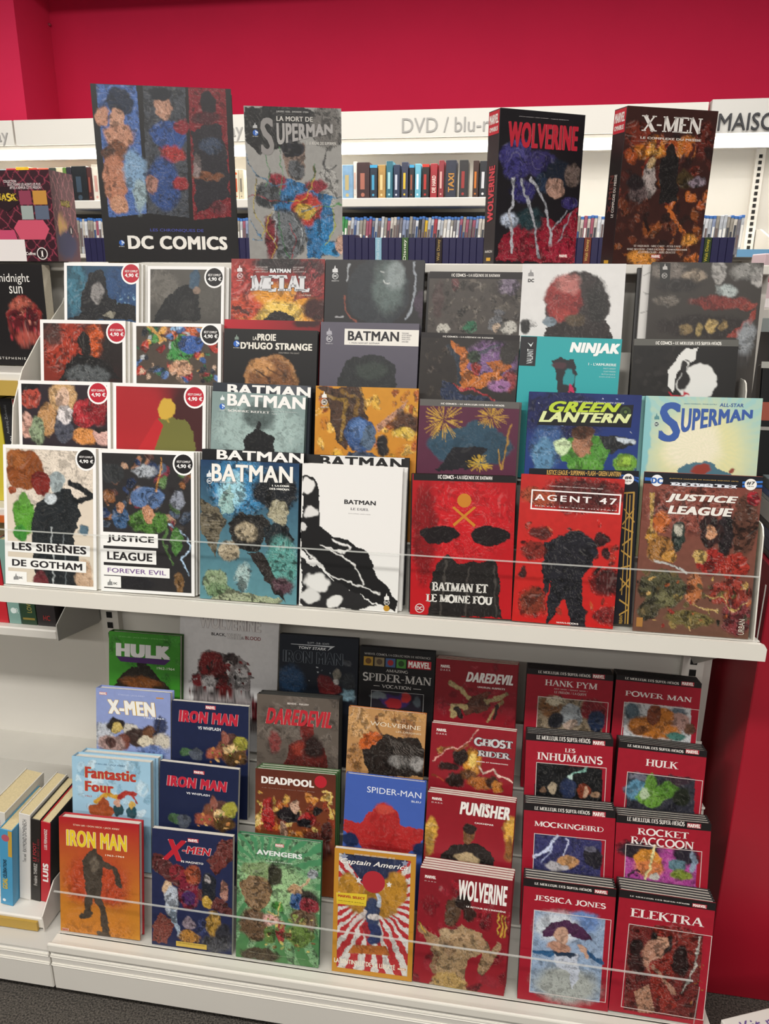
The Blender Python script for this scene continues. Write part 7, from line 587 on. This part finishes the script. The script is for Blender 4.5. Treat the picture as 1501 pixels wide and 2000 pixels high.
# left bay shelves
for z, nm in ((.39, 's1'), (.104, 's2'), (-.174, 's3')):
    s = gp('side_bay_shelf', m_steel, -1.1, -.109, .15, .346, z-.023, z, bev=.003)
    if nm != 's3': gp('label_strip', mat('#b89a4a' if nm == 's1' else '#c8642c', .4), -1.1, -.118, .144, .1495, z-.045 if nm == 's1' else z-.03, z-.015, s)
    if nm == 's3': MB().prism_x([(.15-.35, -.198+ZO), (.15-.35, -.16+ZO), (.203-.35, -.127+ZO), (.345-.35, -.03+ZO), (.345-.35, -.225+ZO), (.318-.35, -.232+ZO)], -.1085-.6, -.1065-.6).build('bracket', mat('#b9b6b0', .4), s)
s4 = gp('side_bay_shelf', m_steel, -1.1, -.088, -.060, .22, -.786, -.757, bev=.003)
gp('label_strip', mat('#b4913c', .35), -1.1, -.10, -.0665, -.0605, -.787, -.764, s4)
MB().prism_x([(-.064-.35, -.787+ZO), (-.064-.35, -.748+ZO), (-.01-.35, -.70+ZO), (.2-.35, -.70+ZO), (.2-.35, -.787+ZO)], -.0875-.6, -.085-.6).build('bracket', mat('#d4cdc4', .4), s4)

# stepped racks
def rack(name, label, X0, X1, y0, z0, dy, dz, a, n, back, parent_y):
    r = empty(name, ((X0+X1)/2, y0, z0+ZO)); tag(r, label, 'book rack'); hw = (X1-X0)/2; T = math.tan(a)
    n_, t_ = (cos(a), -sin(a)), (sin(a), cos(a))                      # along the ledge, up the plate
    q = lambda yk, zk, s, h: (yk+n_[0]*s+t_[0]*h, zk+n_[1]*s+t_[1]*h)
    for k in range(n):
        yk, zk = k*dy, k*dz
        MB().prism_x([q(yk, zk, -.004, -.0022), q(yk, zk, back, -.0022), q(yk, zk, back, -.0005), q(yk, zk, -.004, -.0005)], -hw, hw).build('step_ledge', m_steel, r)
        rise = dz*cos(a)+dy*sin(a)-.0032
        MB().prism_x([q(yk, zk, back, -.0022), q(yk, zk, back+.0016, -.0022), q(yk, zk, back+.0016, rise), q(yk, zk, back, rise)], -hw, hw).build('step_plate', m_panel, r)
        if k: MB().prism_x([q(yk, zk, -.0056, -.003), q(yk, zk, -.004, -.003), q(yk, zk, -.004, .001), q(yk, zk, -.0056, .001)], -hw, hw).build('step_edge', m_lip, r)
    return r, hw
RU, hu = rack('stepped_rack', 'upper white stepped rack holding four rows of comic books', -.1035, 1.284, 0, 0, .068, .112, radians(10.66), 4, .053, 0)
MB().prism_x([(.012, .0), (.045, .12), (.10, .33), (.143, .396), (.215, .455), (.313, .519), (.322, .53), (.322, 0)], -hu-.0022, -hu).build('side_cheek', m_lip, RU)
def endplate(k, x, h):
    a = math.tan(radians(10.66)); y = k*.068; z = k*.112; P = [(y-.004, z), (y+.038, z-.008), (y+.038+h*a, z+h), (y+.012+h*a, z+h), (y+.003+(h-.008)*a, z+h-.004), (y-.004+(h-.014)*a, z+h-.016)]
    MB().prism_x(P, x-.5902-.0022, x-.5902).build('end_plate', m_lip, RU)
endplate(0, 1.2755, .19); endplate(2, 1.2545, .185)
RL, hl = rack('stepped_rack', 'lower white stepped rack on the base holding four rows of comic books', -.0485, 1.2895, -.0664, -.7753, .078, .105, radians(12.08), 4, .058, 0)
# clear guards along both fronts
def guard(label, x0, x1, y, z0, z1):
    r = empty('acrylic_guard', ((x0+x1)/2, y, z0+ZO)); tag(r, label, 'clear guard'); w = (x1-x0)/2; h = z1-z0
    MB().prism_y([(-w, 0), (w, 0), (w, h-.012), (w-.004, h-.004), (w-.012, h), (-w, h)], 0, .003).build('clear_pane', CLEAR, r)
    MB().box(-w, w-.012, -.0003, .0033, h, h+.0016).build('cut_edge', EDGE, r); MB().box(w, w+.001, 0, .003, 0, h-.012).build('cut_edge', EDGE, r)
guard('long clear acrylic guard along the upper shelf lip', -.104, 1.272, -.0255, .0005, .121)
guard('long clear acrylic guard along the base lip', -.02, 1.245, -.1035, -.7755, -.634)

# ------------------------------------------------------------------ comic books on the racks
for i, b in enumerate(BOOKS):
    root, parts, fn = make_book(b, 100+i); w, h, t = b['w'], b['h'], b['t']
    sp = parts[2]; fs = lambda v, w=w, h=h, t=t: np.column_stack([-w/2-v[:, 2], t-v[:, 0]/1000, h-v[:, 1]/1000])
    T_, H_ = t*1000, h*1000
    if b['key'] == 'omni_red':
        lay_print([('R', 2, 2, T_-2, 42, '#c22c38'), ('T', 'MARVEL', 5, 8, T_-5, 24, '#f0ece6', 'b', {'w': .05}), ('T', 'OMNIBUS', 6, 29, T_-6, 37, '#f0ece6', 'b', {'w': .03}), ('T', 'WOLVERINE', 12, 96, T_-10, 196, '#c8404a', 'b', {'r': 90, 'w': .05}), ('T', 'AARON', 8, 248, T_-8, 253, '#e8e4e0', 'b', {}), ('R', 14, 262, T_-14, 268, '#d0a030')], fs, sp)
    if b['key'] == 'omni_fire':
        lay_print([('R', 2, 2, T_-2, 42, '#c22c38'), ('T', 'MARVEL', 5, 8, T_-5, 24, '#f0ece6', 'b', {'w': .05}), ('T', 'OMNIBUS', 6, 29, T_-6, 37, '#f0ece6', 'b', {'w': .03}), ('T', 'X-MEN', 8, 112, 22, 178, '#6a3a34', 'b', {'r': 90, 'w': .03}), ('T', 'LE COMPLEXE DU MESSIE', 24, 112, 33, 186, '#e0d8d0', 'b', {'r': 90, 'w': .03}), ('R', 14, 262, T_-14, 268, '#d0a030')], fs, sp)
    if b['key'] == 'emerald':
        lay_print([('T', 'GREEN LANTERN RENAISSANCE', 5, 20, 15, 200, '#c8d0a0', 'b', {'r': 90, 'w': .04})], fs, sp)

# ------------------------------------------------------------------ left bay: upright books, facing novel, toy box
def upright(name, x0, x1, yf, depth, z0, h, cov, label, pages='#d8c79c', roll_=0.0, texts=(), cat='book', group=None, back=None):
    w = x1-x0; r = empty(name, (x1 if roll_ > 0 else x0, yf, z0)); r.rotation_euler = (0, roll_, 0); tag(r, label, cat, group); s = -w if roll_ > 0 else 0
    c = min(.002, w*.12)
    spn = MB().box(s, s+w, 0, c, 0, h, .0006).build('spine', mat(cov, .4), r)
    MB().box(s, s+c, c, depth, 0, h).build('cover', mat(cov, .4), r); MB().box(s+w-c, s+w, c, depth, 0, h).build('cover', mat(back or cov, .4), r)
    MB().box(s+c, s+w-c, c, depth-.002, .001, h-.002).build('page_block', mat(pages, .85, noise=.15, scale=300), r)
    if texts: lay_print(texts, lambda v: np.column_stack([s+v[:, 0]/1000, -v[:, 2], h-v[:, 1]/1000]), spn)
    return r
zs = ZO-.7568
LB = [(-.262, -.217, .23, '#d8d4cc', 'white book with italic black and pink spine lettering, lower left shelf', [('T', 'Pape Diouf', 8, 20, 20, 72, '#2a2a2c', 'b', {'r': 90, 'sh': .2}), ('T', 'Bien plus que du football', 26, 20, 36, 150, '#c89a9a', 'b', {'r': 90, 'sh': .2})]),
 (-.216, -.186, .205, '#4a9ac4', 'blue and yellow book standing forward on the lower left shelf', [('R', 20, 2, 29, 70, '#c8a040'), ('T', 'CÉLÉBRATIONS', 8, 80, 16, 130, '#20303c', 'b', {'r': 90, 'w': .03}), ('T', 'GOAL', 6, 130, 18, 160, '#d8b83c', 'b', {'r': 90, 'w': .05}), ('C', 14, 22, 9, '#b85a6a'), ('C', 9, 192, 4, '#e8f0f4')]),
 (-.185, -.158, .232, '#dcd8d2', 'white book with thin black spine lettering on the lower left shelf', [('T', 'RAYMOND DOMENECH', 9, 14, 18, 100, '#5a5a5c', 'b', {'r': 90}), ('T', 'Tout seul', 9, 106, 17, 128, '#6a6a6c', 'b', {'r': 90})]),
 (-.157, -.1345, .222, '#26221f', 'black book with red and white spine lettering on the lower left shelf', [('T', 'LE FOOT', 5, 62, 13, 112, '#a83a40', 'b', {'r': 90, 'w': .03}), ('T', 'NE SERT À RIEN', 15, 50, 20, 112, '#8a3238', 'b', {'r': 90}), ('T', 'Frédéric THIRIEZ', 7, 118, 15, 178, '#d8d4ce', 'b', {'r': 90, 'w': .01})]),
 (-.1335, -.111, .218, '#b81f2c', 'red book with white spine lettering at the end of the lower left shelf', [('T', 'LUIS FERNANDEZ', 8, 18, 15, 72, '#ece6e2', 'b', {'r': 90, 'w': .02}), ('T', 'LUIS', 5, 110, 18, 160, '#f0ece8', 'b', {'r': 90, 'w': .06})])]
for i, (x0, x1, h, c, lab, tx) in enumerate(LB):
    upright('paperback', x0+.0145, x1+.0145-.0006, -.018 if i != 1 else -.04, .145, zs, h, c, lab, roll_=.135, texts=tx, group=None, back='#1d1c1c' if i >= 3 else None)
S3 = [(-.31, -.2345, .20, '#c02430', 'red book with white rounded label on the middle left shelf', [('R', 30, 158, 40, 192, '#f0ece8'), ('T', 'castelmore', 32, 160, 38, 190, '#b82430', 'b', {'r': 90})]), (-.2335, -.2035, .2, '#7fa39a', 'grey-green book with a white leaf mark on the middle left shelf', [('C', 14, 168, 7, '#dce8e4'), ('T', 'R', 20, 162, 27, 174, '#dce8e4', 'b', {})]),
 (-.2025, -.165, .205, '#26402c', 'dark green book with gold spine lettering on the middle left shelf', [('T', 'JAMES', 5, 118, 14, 150, '#a89a50', 'b', {'r': 90}), ('T', 'LOVEGROVE', 17, 110, 28, 175, '#a89a50', 'b', {'r': 90}), ('R', 4, 188, 33, 193, '#8a7a3c')]), (-.164, -.118, .2, '#2b2627', 'dark brown book with small red letters at the end of the middle left shelf', [('T', 'HC', 16, 174, 32, 186, '#a83434', 'b', {'w': -.01})])]
for x0, x1, h, c, lab, tx in S3: upright('hardback_book', x0, x1-.001, .168, .13, ZO-.1735, h, c, lab, texts=tx)
S1B = [(-.262, -.2055, .235, '#c8b838', 'yellow book under the upper left shelf', []), (-.2045, -.1775, .225, '#252528', 'black book with pale upright name under the upper left shelf', [('T', 'Andrzej Zulawski', 8, 14, 16, 75, '#8a8c90', 'b', {'r': 90}), ('T', 'ROI', 14, 80, 22, 100, '#d0d0d0', 'b', {'r': 90})]), (-.1765, -.138, .225, '#dcd6ce', 'white book with red top beside the black one, under the upper left shelf', [('R', 2, 2, 36, 28, '#b82c38')])]
for x0, x1, h, c, lab, tx in S1B: upright('hardback_book', x0, x1-.001, .20, .12, ZO+.1045, h, c, lab, texts=tx)
# facing novel with fruit-coloured oval
def facing(key, O, rot, w, h, t, cov, name, label, art, vec, kind='sc', cat='book'):
    b = dict(key=key, O=O, rot=rot, w=w, h=h, t=t, kind=kind, cov=cov, spine=cov, pages='#e2d8c4', label=label, short='', name=name, group=None, copies=0, cdx=0, art=art, vec=vec)
    return make_book(b, 7)
facing('novel', (-.184, .254, ZO+.3920), (radians(2), 0, 0), .148, .205, .030, '#1b1819', 'novel', 'thick black novel with a red fruit-like oval on the top left shelf',
 [('bg', '#1a1718'), ('e', 98, 112, 40, 50, '#8a2f2c', .12), ('e', 94, 84, 30, 18, '#b05a4a', .4), ('e', 78, 112, 18, 26, '#5a1a20', .3), ('e', 112, 112, 16, 30, '#4a161c', .3), ('sc', 66, 90, 128, 150, 40, 5, ['#a8323c', '#7a1c28', '#c87a6a', '#5a141c'], 3), ('e', 98, 148, 26, 16, '#a04a40', .4), ('n', .25, .006)],
 [('T', 'midnight', 44, 18, 118, 40, '#ece8e2', 'b', {'w': -.005}), ('T', 'sun', 70, 43, 100, 58, '#ece8e2', 'b', {'w': -.005}), ('T', 'STEPHENIE MEYER', 30, 188, 134, 193, '#d8d4ce', 'b', {'sp': 1.5})])
tb = empty('toy_box', (-.176, .262, ZO+.603)); tag(tb, 'maroon patterned toy box with yellow lettering on the unit top, left edge', 'toy box')
bd = MB().box(-.105, .105, 0, .085, 0, .172, .001).build('carton', mat('#3a1420', .35), tb)
fa = lambda v: np.column_stack([-.105+v[:, 0]/1000, -v[:, 2], .172-v[:, 1]/1000]); fr_ = lambda v: np.column_stack([.105+v[:, 2], v[:, 0]/1000, .172-v[:, 1]/1000])
link('carton_art', art_mesh([('bg', '#34121e'), ('e', 60, 60, 50, 50, '#481622', .6)]+[('l', [(x, 0), (x+150, 172)], 1.0, '#b0445a') for x in range(-150, 210, 24)]+[('l', [(x, 172), (x+150, 0)], 1.0, '#b0445a') for x in range(-150, 210, 24)], 210, 172, 1.6, 3, fa), PRINT, bd)
lay_print([('P', [(120, 108), (132, 93), (186, 93), (198, 110), (186, 130), (132, 130)], '#c85068'), ('P', [(40, 150), (60, 112), (120, 112), (130, 150)], '#c0486a'), ('R', 62, 130, 140, 172, '#e4dedc'), ('R', 140, 38, 166, 64, '#8a3a50'), ('R', 170, 38, 200, 64, '#c08a3c'), ('R', 141, 66, 167, 92, '#9aa4a0'), ('R', 171, 66, 201, 92, '#5a6478'), ('C', 176, 157, 12, '#e0d8d4'), ('C', 176, 157, 10, '#241418'), ('P', [(80, 60), (94, 30), (124, 30), (140, 60), (110, 78)], '#251018'),
 ('T', 'MASK', 84, 42, 136, 58, '#d8b83c', 'S', {}), ('T', 'COLLECTION', 110, 18, 138, 23, '#e8d8d8', 'b', {'w': .02}), ('T', 'SÉLECTIONNE LES AGENTS LES PLUS', 118, 24, 190, 29, '#e0d0d0', 'b', {'w': .02}), ('T', 'APTES À REMPLIR CETTE MISSION !', 122, 30, 192, 35, '#e0d0d0', 'b', {'w': .02}), ('T', 'Coffret', 140, 154, 162, 160, '#ece4e0', 'b', {'w': .03}), ('T', '1', 173, 150, 179, 164, '#ece4e0', 'S', {})]+[('T', 'agents de la mission secrete', 134, 97+i*5, 184, 99.5+i*5, '#f0d0d4', 'b', {}) for i in range(0)], fa, bd)
link('carton_art', art_mesh([('bg', '#5a3a40'), ('e', 30, 100, 18, 26, '#c8a060', .3), ('e', 40, 140, 40, 30, '#3a3a58', .5), ('e', 60, 60, 40, 50, '#6a4a4e', .6)]+[('l', [(x, 0), (x+60, 120)], 1.0, '#c07a80') for x in range(-60, 90, 20)]+[('l', [(x, 120), (x+60, 0)], 1.0, '#c07a80') for x in range(-60, 90, 20)], 85, 172, 1.8, 4, fr_), PRINT, bd)
lay_print([('T', 'MASK', 30, 52, 66, 66, '#a89a4c', 'S', {}), ('C', 58, 110, 9, '#3a3038'), ('T', '1', 55, 104, 61, 116, '#e0d8d4', 'S', {})], fr_, bd)

# ------------------------------------------------------------------ right neighbour: red plinth with stacked cases, boxes
RP = empty('red_display_plinth', (1.7, .35, 0)); tag(RP, 'red display plinth standing at the right of the comic racks', 'plinth')
MB().box(-.362, .4, -.205, .25, 0, ZO+.075, .002).build('plinth_body', m_red2, RP)
stack = [(.014, '#2a2a2e', 'lowest dark film case of the flat stack on the red plinth', None), (.02, '#27325c', 'navy film case second up in the flat stack', None), (.016, '#2c3a6a', 'blue film case with pale print in the flat stack', '#8aa0c8'), (.012, '#24242a', 'thin black film case under the white one', None), (.036, '#dcdad6', 'thick white case with black letters in the flat stack', None), (.008, '#c4c8cc', 'thin grey case on the thick white one', None), (.012, '#2f5aa4', 'bright blue film case near the top of the flat stack', None), (.02, '#48565a', 'clear-wrapped case at the top of the flat stack', None)]
z = ZO+.0755
for t_, c, lab, pc in stack:
    r = empty('film_case', (1.425, .175, z)); tag(r, lab, 'film case', 'film cases stacked flat on the red plinth')
    MB().box(-.08, .08, 0, .13, 0, t_-.0006, .001).build('case_body', mat(c, .3, noise=.1, scale=40), r)
    if c == '#dcdad6':
        sh = Sheet(); lay_text(sh, ('T', 'TRÉSOR', 12, 9, 90, 28, '#2a2a2c', 'b', {'w': .02, 'sh': .15}), .0004); sh.build('spine_print', lambda v: np.column_stack([-.08+v[:, 0]/1000, -v[:, 2], .0354-v[:, 1]/1000]), r)
    if pc: MB().box(-.07, -.03, -.0004, 0, t_*.25, t_*.7).build('spine_print', mat(pc, .5), r)
    z += t_
bc = empty('black_display_case', (1.44, .345, ZO+.0845)); tag(bc, 'leaning black glossy case with pale edges behind the flat stack', 'display case'); bc.rotation_euler = (radians(-14), 0, 0)
MB().box(-.09, .12, 0, .03, 0, .34, .002).build('case_body', mat('#17181a', .18, noise=.2, scale=15), bc); MB().box(-.092, .122, -.003, .0, .33, .343).build('case_rim', mat('#b8b8b0', .3), bc); MB().box(-.092, .122, -.004, .0, .205, .212).build('case_rim', mat('#a8a49c', .3), bc); MB().box(-.088, -.06, -.001, 0, .225, .262).build('case_print', mat('#a84a30', .5), bc)
RS = empty('side_shelf_unit', (1.75, .62, 0)); tag(RS, 'white shelf with grey edging at the right edge of the picture', 'shelf')
MB().box(-.37, .3, -.02, .25, ZO+.492, ZO+.515, .002).build('shelf_board', m_steel, RS); MB().box(-.37, .3, -.026, -.02, ZO+.465, ZO+.495, .001).build('edging', mat('#9fa8a6', .4), RS); MB().box(-.30, .3, .02, .25, 0, ZO+.465).build('pedestal', mat('#2a2828', .6), RS)
pk = empty('pink_box', (1.47, .63, ZO+.5155)); tag(pk, 'pink and white box on the shelf at the right edge', 'box')
MB().box(-.087, .09, 0, .1, 0, .115, .002).build('carton', mat('#dcc2c8', .4), pk); MB().box(-.087, .09, -.0006, 0, .055, .082).build('printed_band', mat('#c25a70', .45), pk); MB().box(-.087, .09, -.0006, 0, 0, .02).build('printed_band', mat('#efe8e8', .45), pk)
kb = empty('massage_kit_box', (1.303, -.068, 0)); tag(kb, 'white boxed kit with purple lettering on the floor, bottom right corner', 'box'); kb.rotation_euler = (0, 0, radians(23))
MB().box(0, .34, -.22, 0, 0, ZO-.75, .002).build('carton', mat('#dcd9d2', .45), kb)
sh = Sheet(); lay_text(sh, ('T', 'Kit massage', 28, 14, 190, 46, '#6a5490', 'b', {}), .0004); sh.build('lettering', lambda v: np.column_stack([v[:, 0]/1000, -v[:, 1]/1000, np.full(len(v), ZO-.75)+v[:, 2]]), kb)
bpy.data.objects.remove(_fo)
